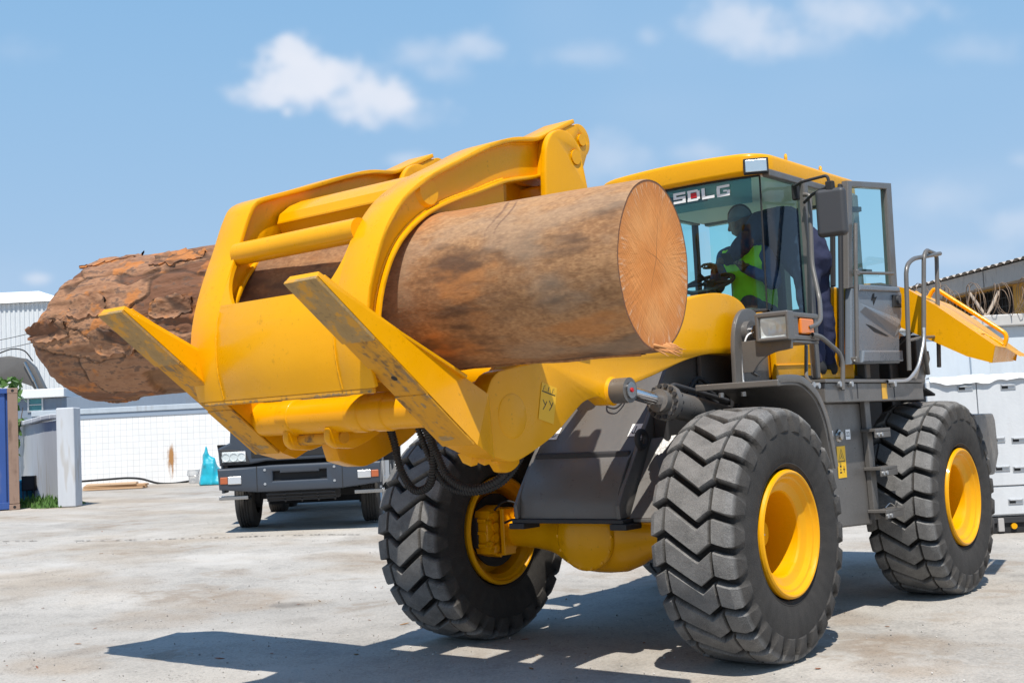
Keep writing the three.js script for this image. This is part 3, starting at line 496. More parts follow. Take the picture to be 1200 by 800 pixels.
// ---------------------------------------------------------------- log grapple
const grapple = group('log_grapple', loader);
{
  const outer = smooth([[1.00, 3.385], [1.22, 3.285], [1.38, 3.215], [1.61, 3.175], [1.85, 3.095], [2.08, 2.985], [2.26, 2.90], [2.42, 2.81], [2.55, 2.71], [2.66, 2.58], [2.735, 2.44], [2.79, 2.30], [2.825, 2.16], [2.835, 2.02], [2.825, 1.90], [2.79, 1.77]], 70);
  const inner = smooth([[1.02, 3.19], [1.2, 3.07], [1.41, 3.01], [1.67, 2.955], [1.94, 2.855], [2.175, 2.775], [2.375, 2.68], [2.528, 2.568], [2.626, 2.458], [2.698, 2.328], [2.745, 2.19], [2.765, 2.05], [2.76, 1.92], [2.735, 1.79]], 60);
  // the far arm is fuller at its shoulder
  const outerFar = smooth([[1.00, 3.385], [1.22, 3.285], [1.38, 3.22], [1.61, 3.19], [1.85, 3.12], [2.08, 3.04], [2.32, 2.962], [2.515, 2.892], [2.585, 2.80], [2.665, 2.61], [2.735, 2.45], [2.79, 2.30], [2.825, 2.16], [2.835, 2.02], [2.825, 1.90], [2.79, 1.77]], 70);
  for (const s of [-1, 1]) {
    const outerArm = s < 0 ? outer : outerFar, zo = s < 0 ? -0.665 : 0.74, zi = s < 0 ? -0.435 : 0.51, a = Math.min(zo, zi), b = Math.max(zo, zi);
    mesh('clamp_outer_flange', G.crease(G.sheet(outerArm, a, b, 0.026, 0.005), 0.4), M.yellow, grapple);
    const web = [...outerArm.slice(2, -1).map(([x, y]) => [x + 0.002, y + 0.004]), ...inner.slice(2, -1).reverse().map(([x, y]) => [x - 0.006, y - 0.006])];
    for (const z of [a + 0.045, b - 0.065]) mesh('clamp_web', G.crease(G.plate(web, z, z + 0.02, 0.003), 0.4), M.yellow, grapple);
    mesh('clamp_inner_flange', G.crease(G.sheet(inner, a + 0.012, b - 0.012, -0.022, 0.006), 0.4), M.yellow, grapple);
    // rear boss with the jaw cylinder pin, and the weld bosses
    for (const z of [a + 0.006, b - 0.046]) {
      const sh = new THREE.Shape(); sh.moveTo(1.32, 3.24); sh.lineTo(1.02, 3.375); sh.absarc(0.945, 3.285, 0.105, 0.9, Math.PI + 0.9, false); sh.lineTo(0.94, 3.09); sh.quadraticCurveTo(1.1, 2.96, 1.36, 3.0); sh.closePath();
      mesh('clamp_ear', G.crease(G.plate(sh, z, z + 0.04, 0.006, [[0.935, 3.29, 0.038]]), 0.4), M.yellow, grapple);
    }
    mesh('jaw_pin', G.disc(0.935, 3.29, a - 0.004, b + 0.004, 0.037), M.yellow, grapple);
    const d = s < 0 ? -1 : 1, zf = s < 0 ? a + 0.045 : b - 0.045;
    mesh('tube_end', G.side(G.crease(G.lathe([[0, 0.02], [0.07, 0.02], [0.088, 0.0]].reverse(), 32), 0.4), d).translate(2.33, 2.80, zf), M.yellow, grapple);
    // standing bracket of the grapple frame that carries the clamp pivot
    for (const [q0, q1] of [[zo + d * 0.055, zo + d * 0.012], [zi - d * 0.012, zi - d * 0.055]]) {
      const br = new THREE.Shape(); br.moveTo(1.42, 2.60); br.lineTo(1.40, 3.02); br.absarc(1.20, 3.115, 0.185, 0.1, Math.PI * 0.86, false); br.lineTo(0.97, 2.95); br.lineTo(0.96, 2.4); br.lineTo(1.05, 1.95); br.lineTo(1.30, 1.98); br.closePath();
      mesh('pivot_bracket', G.crease(G.plate(br, Math.min(q0, q1), Math.max(q0, q1), 0.008, [[1.09, 3.15, 0.046]]), 0.4), M.yellow, grapple);
    }
    mesh('pivot_pin', G.disc(1.09, 3.15, s < 0 ? zo - 0.062 : zi - 0.07, s < 0 ? zi + 0.07 : zo + 0.062, 0.046), M.yellow, grapple);
    mesh('retainer_plug', G.disc(0.985, 3.19, zo + d * 0.012, zo + d * 0.03 - d * 0.02, 0.013, 12), M.yellow, grapple);
  }
  // front plate joining both arms, bottom edge rounded at the corners
  const face = smooth([[2.80, 2.28], [2.825, 2.18], [2.838, 2.06], [2.834, 1.93], [2.815, 1.83], [2.775, 1.735]], 24);
  mesh('clamp_front_plate', G.crease(G.sheet(outer.slice(52), -0.4345, 0.5095, 0.0255, 0.001), 0.4), M.yellow, grapple);
  for (const s of [-1, 1]) { // rounded inside corner between arm and plate
    const z = s < 0 ? -0.4345 : 0.5095, d = s < 0 ? 1 : -1, pos = [], idx = [], N = 16;
    for (let k = 0; k <= N; k++) {
      const u = 53 - k * 9 / N, i0 = Math.floor(u), f = u - i0, [ax, ay] = outer[i0], [bx, by] = outer[i0 + 1], x = mix(ax, bx, f), y = mix(ay, by, f), l = Math.hypot(bx - ax, by - ay), nx = -(by - ay) / l, ny = (bx - ax) / l, w = 0.13 * Math.pow(1 - k / N, 2.2) + 0.001;
      for (const [t, e] of [[0.0255, 0], [0.0255, 1], [0, 1], [0, 0]]) pos.push(x + nx * t, y + ny * t, z + d * (e ? w : -0.004));
      if (k < N) for (let q = 0; q < 4; q++) { const a = k * 4 + q, b = k * 4 + (q + 1) % 4; if (s < 0) idx.push(a, a + 4, b, b, a + 4, b + 4); else idx.push(a, b, a + 4, b, b + 4, a + 4); }
    }
    const fg = new THREE.BufferGeometry(); fg.setAttribute('position', new THREE.Float32BufferAttribute(pos, 3)); fg.setIndex(idx); mesh('corner_fillet', G.crease(fg, 0.4), M.yellow, grapple);
    const zs = s < 0 ? -0.575 : 0.63; mesh('arm_skirt', G.crease(G.plate([[1.62, 2.96], [1.62, 2.60], [1.85, 2.66], [2.15, 2.72], [2.42, 2.63], [2.36, 2.67], [2.17, 2.765], [1.94, 2.86]], zs, zs + 0.02, 0.003), 0.3), M.yellow, grapple);
  }
  { const bead = (pts, r, name = 'weld_bead') => { const g = G.hose(pts, r, pts.length * 6, 7), p = g.attributes.position; for (let i = 0; i < p.count; i++) { const k = 0.0025 * (hash3(Math.round(p.getX(i) * 90), Math.round(p.getY(i) * 90), Math.round(p.getZ(i) * 90), 5) - 0.5); p.setXYZ(i, p.getX(i) + k, p.getY(i) + k, p.getZ(i) + k); } g.computeVertexNormals(); mesh(name, g, M.yellow, grapple); };
    for (const z of [-0.4345, 0.5095]) bead(outer.slice(53).map(([x, y], i, q) => [x + 0.0255, y, z]), 0.006);
    for (const [z, s] of [[-0.62, -1], [0.695, 1]]) { bead(inner.slice(14, 58).map(([x, y]) => [x + 0.002, y + 0.002, z - s * 0.002 + (s < 0 ? -0.001 : 0.001)]), 0.008); bead((s < 0 ? outer : outerFar).slice(6, 66).map(([x, y]) => [x - 0.004, y - 0.004, z + (s < 0 ? -0.001 : 0.001)]), 0.007); } }
  mesh('clamp_lip', G.bar(V(2.797, 1.752, -0.64), V(2.797, 1.752, 0.72), 0.03, 0.03, 0.008), M.worn, grapple);
  // tubes between the arms
  mesh('cross_tube', G.rod(V(2.665, 2.59, -0.45), V(2.665, 2.59, 0.53), 0.064, 0.064, 36), M.yellow, grapple);
  mesh('box_beam', G.crease(G.plate([[2.10, 2.955], [2.20, 2.945], [2.29, 2.905], [2.365, 2.85], [2.385, 2.79], [2.33, 2.71], [2.22, 2.70], [2.13, 2.80]], -0.46, 0.535, 0.02), 0.3), M.yellow, grapple);
  mesh('beam_seam', G.bb(2.372, 2.39, 2.785, 2.80, -0.43, 0.505, 0.003), M.yellow, grapple);
  // grapple back: frame behind the log
  for (const [z0, z1] of [[-0.545, -0.505], [0.41, 0.45]]) mesh('back_plate', G.crease(G.plate([[2.34, 1.62], [1.98, 1.60], [1.70, 1.58], [1.46, 1.62], [1.26, 1.80], [1.02, 2.2], [0.96, 2.75], [1.34, 2.75], [1.45, 2.3], [1.58, 2.0], [1.80, 1.83], [2.1, 1.74], [2.3, 1.72]], z0, z1, 0.008), 0.4), M.yellow, grapple);
  mesh('back_beam', G.bb(1.0, 1.28, 2.36, 2.98, -0.60, 0.575, 0.02), M.yellow, grapple);
  mesh('lower_beam', G.bb(1.72, 1.98, 1.63, 1.78, -0.50, 0.41, 0.02), M.yellow, grapple);
  mesh('lower_tube', G.rod(V(2.42, 1.655, -0.72), V(2.42, 1.655, 0.72), 0.098, 0.098, 40), M.yellow, grapple);
  for (const z of [-0.34, -0.16, 0.40]) mesh('tube_collar', G.lathe([[0.098, -0.05], [0.106, -0.044], [0.106, 0.044], [0.098, 0.05]], 40).translate(2.42, 1.655, z), M.yellow, grapple);
  for (const z of [0.36, 0.02]) {
    const sh = new THREE.Shape(); sh.moveTo(2.48, 1.62); sh.quadraticCurveTo(2.54, 1.51, 2.45, 1.475); sh.lineTo(2.33, 1.465); sh.quadraticCurveTo(2.15, 1.50, 1.98, 1.63); sh.lineTo(2.2, 1.74); sh.closePath();
    mesh('pin_lug', G.crease(G.plate(sh, z, z + 0.045, 0.008, [[2.40, 1.53, 0.036]]), 0.4), M.yellow, grapple);
  }
  mesh('lug_pin', G.disc(2.40, 1.53, 0.005, 0.42, 0.034), M.worn, grapple);

  // tines: trapezoid section, wide worn underside, narrow top, growing toward the heel
  for (const s of [-1, 1]) {
    const zo = s < 0 ? -0.865 : 0.865, zi = s < 0 ? -0.645 : 0.645, d = s;
    const tip = V(3.345, 2.255, 0), heel = V(2.30, 1.455, 0), u = heel.clone().sub(tip).normalize(), n = V(u.y, -u.x, 0); if (n.y < 0) n.negate(); // n: up, away from the underside
    const P = (t, h, z) => { const q = tip.clone().lerp(heel, t).addScaledVector(n, h); return [q.x, q.y, z]; };
    const zm = (zo + zi) / 2;
    mesh('tine', G.hull([P(0, 0.0, zo), P(0, 0.0, zi), P(0, 0.028, zo - d * 0.012), P(0, 0.028, zi + d * 0.012), P(1, 0, zo), P(1, 0, zi), P(1, 0.33, zm + d * 0.03), P(1, 0.33, zm - d * 0.06), P(0.83, 0.25, zm + d * 0.03), P(0.83, 0.25, zm - d * 0.06), P(0.3, 0.085, zm + d * 0.055), P(0.3, 0.085, zm - d * 0.055)]), M.yellow, grapple);
    // top flange
    const f0 = V(...P(0.04, 0.05, zm)), f1 = V(...P(0.30, 0.105, zm)), f2 = V(...P(0.83, 0.272, zm)), f3 = V(...P(1.06, 0.36, zm));
    for (const [a, b] of [[f0, f1], [f1, f2]]) mesh('tine_flange', G.bar(a, b, 0.15, 0.018, 0.004), M.yellow, grapple);
    // heel: rounds back under the frame
    mesh('tine_heel', G.hull([P(1, 0, zo), P(1, 0, zi), P(1, 0.33, zm + d * 0.03), P(1, 0.33, zm - d * 0.06), ...(s < 0 ? [[2.14, 1.405, zo - d * 0.06], [2.14, 1.395, zi], [1.99, 1.37, zo - d * 0.15], [1.99, 1.37, zi], [1.99, 1.70, zo - d * 0.165], [1.99, 1.70, zi]] : [[2.2, 1.42, zo - d * 0.05], [2.2, 1.42, zi], [2.06, 1.48, zo - d * 0.13], [2.06, 1.48, zi], [2.06, 1.68, zo - d * 0.16], [2.06, 1.68, zi]])]), M.yellow, grapple);
    if (s < 0) for (const x of [2.06, 1.95, 1.84]) mesh('edge_tooth', G.hull([[x - 0.035, 1.40, zi], [x + 0.035, 1.40, zi], [x - 0.03, 1.345, zi - d * 0.02], [x + 0.02, 1.338, zi - d * 0.02], [x - 0.035, 1.41, zi - d * 0.10], [x + 0.035, 1.41, zi - d * 0.10], [x - 0.02, 1.36, zi - d * 0.08], [x + 0.02, 1.36, zi - d * 0.08]]), M.yellow, grapple);
    if (s < 0) { const lg = new THREE.Shape(); lg.moveTo(1.80, 1.44); lg.lineTo(1.50, 1.48); lg.lineTo(1.50, 1.33); lg.quadraticCurveTo(1.58, 1.26, 1.68, 1.29); lg.closePath(); mesh('hose_lug', G.crease(G.plate(lg, s < 0 ? -0.50 : 0.42, s < 0 ? -0.44 : 0.48, 0.012), 0.4), M.yellow, grapple); }
    // worn plates under the tine: at the point and at the heel
    const wear = (t0, t1, h, m, name) => { const a = V(...P(t0, -h / 2 - 0.001, zm)), b = V(...P(t1, -h / 2 - 0.001, zm)); mesh(name, G.bar(a, b, 0.218, h, 0.004, V(0, 1, 0)), m, grapple); };
    wear(-0.004, 0.335, 0.020, M.mud, 'wear_plate'); wear(0.337, 0.93, 0.010, M.worn, 'underside_plate');
    wear(0.66, 0.985, 0.016, M.worn, 'wear_plate');
    mesh('bolt_hole', G.rod(V(...P(0.555, -0.0095, zm)), V(...P(0.555, -0.0125, zm)), 0.017, 0.017, 16), M.black, grapple);
    for (const [t, o, w] of [[0.72, -0.03, 0.014], [0.93, 0.03, 0.06]]) mesh('dried_mud', G.hull([0, 1, 2, 3, 4, 5].map((i) => { const a = i / 6 * 6.283; return P(t + 0.018 * Math.sin(a), -0.0155 - (i % 2) * 0.004, zm - d * o + w * Math.cos(a)); }).concat([P(t, -0.012, zm - d * o), P(t + 0.01, -0.012, zm - d * o)])), M.mud, grapple);
  }
  // hydraulic hoses hanging under the frame, wrapped in spiral guard
  const guard = grey(64, 64, (u, v) => Math.abs(((u * 1 + v * 1) % 1) - 0.5) * 2, [1, 1]); guard.wrapS = guard.wrapT = THREE.RepeatWrapping;
  const hoseM = std({ color: L(0.02, 0.02, 0.021), roughness: 0.6 });
  const hoses = [
    [[1.72, 1.66, 0.36], [1.63, 1.50, 0.39], [1.60, 1.30, 0.36], [1.60, 1.185, 0.25], [1.60, 1.22, 0.13], [1.62, 1.40, 0.07], [1.68, 1.58, 0.05]],
    [[1.70, 1.60, 0.08], [1.62, 1.42, 0.05], [1.60, 1.27, -0.02], [1.58, 1.19, -0.18], [1.52, 1.23, -0.33], [1.42, 1.36, -0.40], [1.20, 1.56, -0.38]],
    [[1.70, 1.58, 0.12], [1.61, 1.36, 0.10], [1.57, 1.21, 0.02], [1.52, 1.165, -0.15], [1.42, 1.22, -0.30], [1.25, 1.45, -0.38], [1.1, 1.6, -0.36]],
  ];
  hoses.forEach((h, i) => {
    const c = new THREE.CatmullRomCurve3(h.map((p) => V(...p)), false, 'centripetal'), r = i === 2 ? 0.016 : 0.021; mesh('hydraulic_hose', new THREE.TubeGeometry(c, 70, r, 12), hoseM, grapple);
    const L0 = c.getLength(), turns = Math.round(L0 / 0.017), fr = c.computeFrenetFrames(turns * 10, false), pts = []; // spiral guard as a real coil
    for (let k = 0; k <= turns * 10; k++) { const p = c.getPointAt(k / (turns * 10)), a = k / 10 * Math.PI * 2; pts.push(p.addScaledVector(fr.normals[k], Math.cos(a) * (r + 0.002)).addScaledVector(fr.binormals[k], Math.sin(a) * (r + 0.002))); }
    mesh('hose_guard', new THREE.TubeGeometry(new THREE.CatmullRomCurve3(pts), turns * 10, 0.0042, 5), hoseM, grapple);
  });
}

// ---------------------------------------------------------------- rear frame, platform, steps
{
  const r = group('rear_frame', loader);
  mesh('chassis', G.bb(-4.8, -1.05, 0.72, 1.28, -0.46, 0.40, 0.02), M.greyDark, r);
  mesh('articulation_joint', G.join([G.disc(0, 0, -0.45, 0.45, 0.16, 28).rotateX(Math.PI / 2).translate(-1.25, 1.0, -0.03)]), M.greyDark, r);
  for (const s of [-1, 1]) {
    const zz = (a, b) => s < 0 ? [a, b] : [-b - 0.1, -a - 0.1];
    mesh('side_tank', G.crease(G.plate([[-1.18, 0.70], [-2.08, 0.66], [-2.08, 1.60], [-1.22, 1.61]], ...zz(-1.10, -0.5), 0.014), 0.3), M.grey, r);
    mesh('platform', G.bb(-2.96, -1.06, 1.605, 1.745, ...zz(-1.245, -0.5), 0.008), M.grey, r);
    mesh('platform_deck', G.bb(-2.98, -1.04, 1.747, 1.772, ...zz(-1.262, -0.86), 0.006), M.grey, r);
    for (const x of [-1.62, -2.33]) mesh('platform_seam', G.bb(x - 0.006, x + 0.006, 1.63, 1.742, ...zz(-1.2475, -1.244), 0), M.greyDark, r);
  }
  mesh('tank_side_box', G.crease(G.plate([[-2.10, 0.68], [-2.32, 0.72], [-2.32, 1.58], [-2.10, 1.60]], -1.02, -0.5, 0.01), 0.3), M.grey, r);
  // steps
  for (const [y, x0, x1, z] of [[1.385, -1.96, -2.26, -1.22], [1.09, -1.97, -2.30, -1.24], [0.765, -1.99, -2.34, -1.25]]) {
    mesh('step_tread', G.join([G.bb(x1, x0, y - 0.012, y + 0.012, z, -1.10, 0.004), G.bb(x1, x0, y - 0.06, y - 0.014, z, z + 0.012, 0.004)]), M.grey, r);
    for (let i = 0; i < 3; i++) mesh('grip_hole', G.disc(0, 0, 0, 0.003, 0.016, 12).rotateX(Math.PI / 2).translate(x0 - 0.08 - i * 0.1, y + 0.0135, z + 0.1), M.black, r);
    for (const x of [-2.0, -2.07]) mesh('step_bolt', G.disc(x, y - 0.035, z - 0.012, z + 0.0, 0.016, 6), M.galv, r);
  }
  mesh('step_stringer', G.crease(G.plate([[-1.97, 1.62], [-2.07, 1.62], [-2.12, 0.70], [-2.02, 0.70]], -1.145, -1.103, 0.005), 0.3), M.grey, r);
    mesh('step_cable', G.hose([[-2.02, 0.79, -1.23], [-2.10, 0.82, -1.24], [-2.18, 0.79, -1.25], [-2.24, 0.81, -1.24]], 0.005, 20, 6), M.steel, r);
  // drain plug, stickers
  mesh('round_plug', G.crease(G.lathe([[0, -0.03], [0.03, -0.028], [0.032, -0.012], [0.046, -0.01], [0.05, 0]], 28), 0.4).translate(-1.555, 1.36, -1.101), M.steel, r);
  const pic = (w, h, fn) => { const c = document.createElement('canvas'); c.width = w; c.height = h; fn(c.getContext('2d'), w, h); const t = new THREE.CanvasTexture(c); t.colorSpace = THREE.SRGBColorSpace; return std({ map: t, roughness: 0.45 }); };
  const onSide = (name, x, y, w, h, m, z = -1.1035) => mesh(name, new THREE.PlaneGeometry(w, h).rotateY(Math.PI).translate(x, y, z), m, r, true);
  const tiny = pic(48, 48, (k) => { k.fillStyle = '#eee'; k.fillRect(0, 0, 48, 48); k.strokeStyle = '#444'; k.lineWidth = 3; k.strokeRect(8, 14, 13, 18); k.strokeRect(26, 14, 13, 18); });
  onSide('white_sticker', -1.42, 1.365, 0.075, 0.075, tiny); onSide('white_sticker', -1.72, 1.365, 0.085, 0.075, tiny);
  onSide('warning_sticker', -1.575, 1.165, 0.15, 0.235, pic(128, 192, (k) => { k.fillStyle = '#f3bd12'; k.fillRect(0, 0, 128, 192); k.strokeStyle = '#2a2206'; k.lineWidth = 5; k.beginPath(); k.moveTo(64, 18); k.lineTo(110, 92); k.lineTo(18, 92); k.closePath(); k.stroke(); k.beginPath(); k.moveTo(64, 42); k.lineTo(80, 78); k.moveTo(70, 56); k.lineTo(46, 76); k.stroke(); k.fillStyle = '#2a2206'; k.fillRect(30, 116, 26, 12); k.fillRect(36, 134, 14, 14); k.fillRect(28, 154, 30, 10); k.fillRect(88, 122, 8, 40); k.fillRect(78, 138, 28, 8); }));
  onSide('yellow_reflector', -2.13, 1.68, 0.105, 0.12, std({ color: L(0.80, 0.40, 0.01), roughness: 0.35 }), -1.2475);
  // grab bar on the platform edge running to the rear rail
  mesh('grab_bar', G.pipe([onPlane(1040, 447, 'z', -1.27), onPlane(1065, 446, 'z', -1.27), onPlane(1077, 430, 'z', -1.27), onPlane(1083, 400, 'z', -1.27), onPlane(1083, 384, 'z', -1.27)], 0.014, 0.1), M.galv, r);
  mesh('grab_bar_nut', G.disc(-2.27, 1.735, -1.285, -1.25, 0.026, 6), M.galv, r);
  // rear hand rails
  const zr = -1.235, q = (x, y, z = zr) => onPlane(x, y, 'z', z);
  mesh('hand_rail', G.pipe([q(1066, 434), q(1062, 312), q(1070, 303), q(1102, 297)], 0.019, 0.13), M.grey, r);
  mesh('hand_rail', G.pipe([q(1101, 430, -1.20), q(1098, 298, -1.20), q(1086, 293, -1.25), q(1083, 300, -1.25), q(1083, 405, -1.25), q(1088, 438, -1.22)], 0.019, 0.05), M.grey, r);
  mesh('rail_bar', G.pipe([q(1064, 399), q(1082, 395), q(1106, 394)], 0.013, 0.03), M.grey, r);
  mesh('rail_foot', G.bb(-2.78, -2.60, 1.773, 1.785, -1.255, -1.12, 0.003), M.grey, r);
  mesh('rail_gusset', G.crease(G.plate([[-2.70, 1.62], [-3.0, 1.62], [-3.30, 1.95], [-3.28, 2.02], [-3.05, 1.86]], -1.20, -1.16, 0.005), 0.3), M.grey, r);
  // deck behind the cab and the rear mudguard edge
  mesh('rear_mudguard', G.crease(G.sheet(smooth([[-2.55, 1.62], [-2.9, 1.72], [-3.4, 1.73], [-3.75, 1.66]], 20), -1.06, -0.62, 0.02), 0.3), M.greyDark, r);
  // engine housing
  mesh('engine_block', G.bb(-4.6, -2.95, 1.2, 2.05, -0.42, 0.36, 0.04), M.black, r);
  mesh('radiator', G.bb(-4.78, -4.6, 1.25, 2.25, -0.6, 0.52, 0.02), M.greyDark, r);
  mesh('bulkhead', G.bb(-2.92, -2.84, 1.6, 2.45, -0.66, 0.58, 0.01), M.black, r);
  mesh('bay_post', G.bb(-3.08, -2.98, 1.50, 2.45, -0.70, -0.60, 0.01), M.yellow, r);
  mesh('bay_post', G.bb(-3.36, -3.30, 1.45, 2.30, -0.84, -0.74, 0.01), M.greyDark, r);
  mesh('hood_top', G.crease(G.plate([[-2.88, 2.46], [-3.6, 2.44], [-4.5, 2.32], [-4.8, 2.24], [-4.8, 2.2], [-2.88, 2.40]], -0.45, 0.37, 0.015), 0.3), M.yellow, r);
  mesh('air_cleaner', G.disc(0, 0, -0.26, 0.26, 0.12, 28).rotateX(Math.PI / 2).translate(-3.2, 2.2, 0.1), M.greyDark, r);
  mesh('exhaust', G.rod(V(-3.5, 2.2, 0.2), V(-3.5, 3.0, 0.2), 0.06, 0.06, 20), M.greyDark, r);
  // counterweight
  mesh('counterweight', G.crease(G.plate([[-4.72, 0.86], [-5.2, 0.86], [-5.36, 1.05], [-5.33, 1.40], [-5.28, 1.455], [-4.72, 1.46]], -1.07, 0.97, 0.03), 0.4), M.grey, r);
}

// engine hood wing, swung up and out
{
  const h = group('engine_hood', loader);
  // cross section outward: near (front) edge and rear edge, both from the hinge to the free lip
  const A = [[-3.34, 2.665, -0.62], [-3.34, 2.655, -0.80], [-3.34, 2.58, -1.02], [-3.33, 2.41, -1.26], [-3.31, 2.17, -1.56], [-3.30, 2.02, -1.745]];
  const B = [[-4.72, 2.60, -0.52], [-4.72, 2.59, -0.70], [-4.72, 2.52, -0.92], [-4.71, 2.36, -1.14], [-4.70, 2.15, -1.38], [-4.69, 2.03, -1.52]];
  const depth = [0.30, 0.32, 0.33, 0.29, 0.22, 0.14], depthB = [0.16, 0.18, 0.20, 0.20, 0.16, 0.10];
  const surf = (P, Q, n = 10) => { const pos = [], idx = [], m = P.length; for (let i = 0; i < m; i++) for (let k = 0; k <= n; k++) { const t = k / n; pos.push(mix(P[i][0], Q[i][0], t), mix(P[i][1], Q[i][1], t), mix(P[i][2], Q[i][2], t)); } for (let i = 0; i < m - 1; i++) for (let k = 0; k < n; k++) { const a = i * (n + 1) + k, b = a + n + 1; idx.push(a, a + 1, b, b, a + 1, b + 1); } const g = new THREE.BufferGeometry(); g.setAttribute('position', new THREE.Float32BufferAttribute(pos, 3)); g.setIndex(idx); g.computeVertexNormals(); return g; };
  const down = (P, d, o = 0) => P.map((p, i) => [p[0] + o, p[1] - d[i], p[2] + 0.25 * d[i]]);
  const thick = (P, dy) => P.map((p) => [p[0], p[1] - dy, p[2] + dy * 0.4]);
  mesh('hood_skin', [surf(A, B), surf(thick(A, 0.012), thick(B, 0.012))], M.yellow, h);
  mesh('hood_front_face', [surf(A, down(A, depth), 4), surf(A.map((p) => [p[0] - 0.012, p[1], p[2]]), down(A, depth, -0.012), 4), surf(down(A, depth), down(A, depth, -0.03), 1)], M.yellow, h);
  mesh('hood_rear_face', surf(B, down(B, depthB), 3), M.yellow, h);
  const lipA = A[5], lipB = B[5]; mesh('hood_lip', [surf([lipA, [lipA[0], lipA[1] - 0.14, lipA[2] + 0.06]], [lipB, [lipB[0], lipB[1] - 0.10, lipB[2] + 0.05]]), surf([[lipA[0] - 0.25, lipA[1] - 0.006, lipA[2] - 0.004], [lipA[0] - 0.3, lipA[1] - 0.09, lipA[2] - 0.10]], [[lipB[0], lipB[1] - 0.006, lipB[2] - 0.004], [lipB[0], lipB[1] - 0.07, lipB[2] - 0.10]])], M.yellow, h);
  const on = (u, t, dy) => { const i = Math.min(4, Math.floor(u)), f = u - i, a = V(...A[i]).lerp(V(...A[i + 1]), f), b = V(...B[i]).lerp(V(...B[i + 1]), f), p = a.lerp(b, t); p.y += dy; p.z -= dy * 0.5; return p; };
  mesh('hood_handle', G.pipe([on(1.9, 0.55, 0.0), on(1.95, 0.55, 0.085), on(4.75, 0.55, 0.085), on(4.8, 0.55, 0.0)], 0.02, 0.05), M.yellow, h);
  mesh('hood_rib', G.bar(on(1.6, 0.40, 0.01), on(4.9, 0.40, 0.01), 0.03, 0.02, 0.004), M.yellow, h);
  mesh('hood_rib', G.bar(on(1.6, 0.22, 0.006), on(4.2, 0.22, 0.006), 0.10, 0.012, 0.004), M.yellow, h);
  mesh('gas_strut', G.rod(V(-3.5, 1.95, -0.66), V(-3.6, 2.36, -1.12), 0.014), M.greyDark, h);
  mesh('hood_hinge', G.bb(-4.4, -3.5, 2.44, 2.62, -0.62, -0.56, 0.01), M.greyDark, h);
}

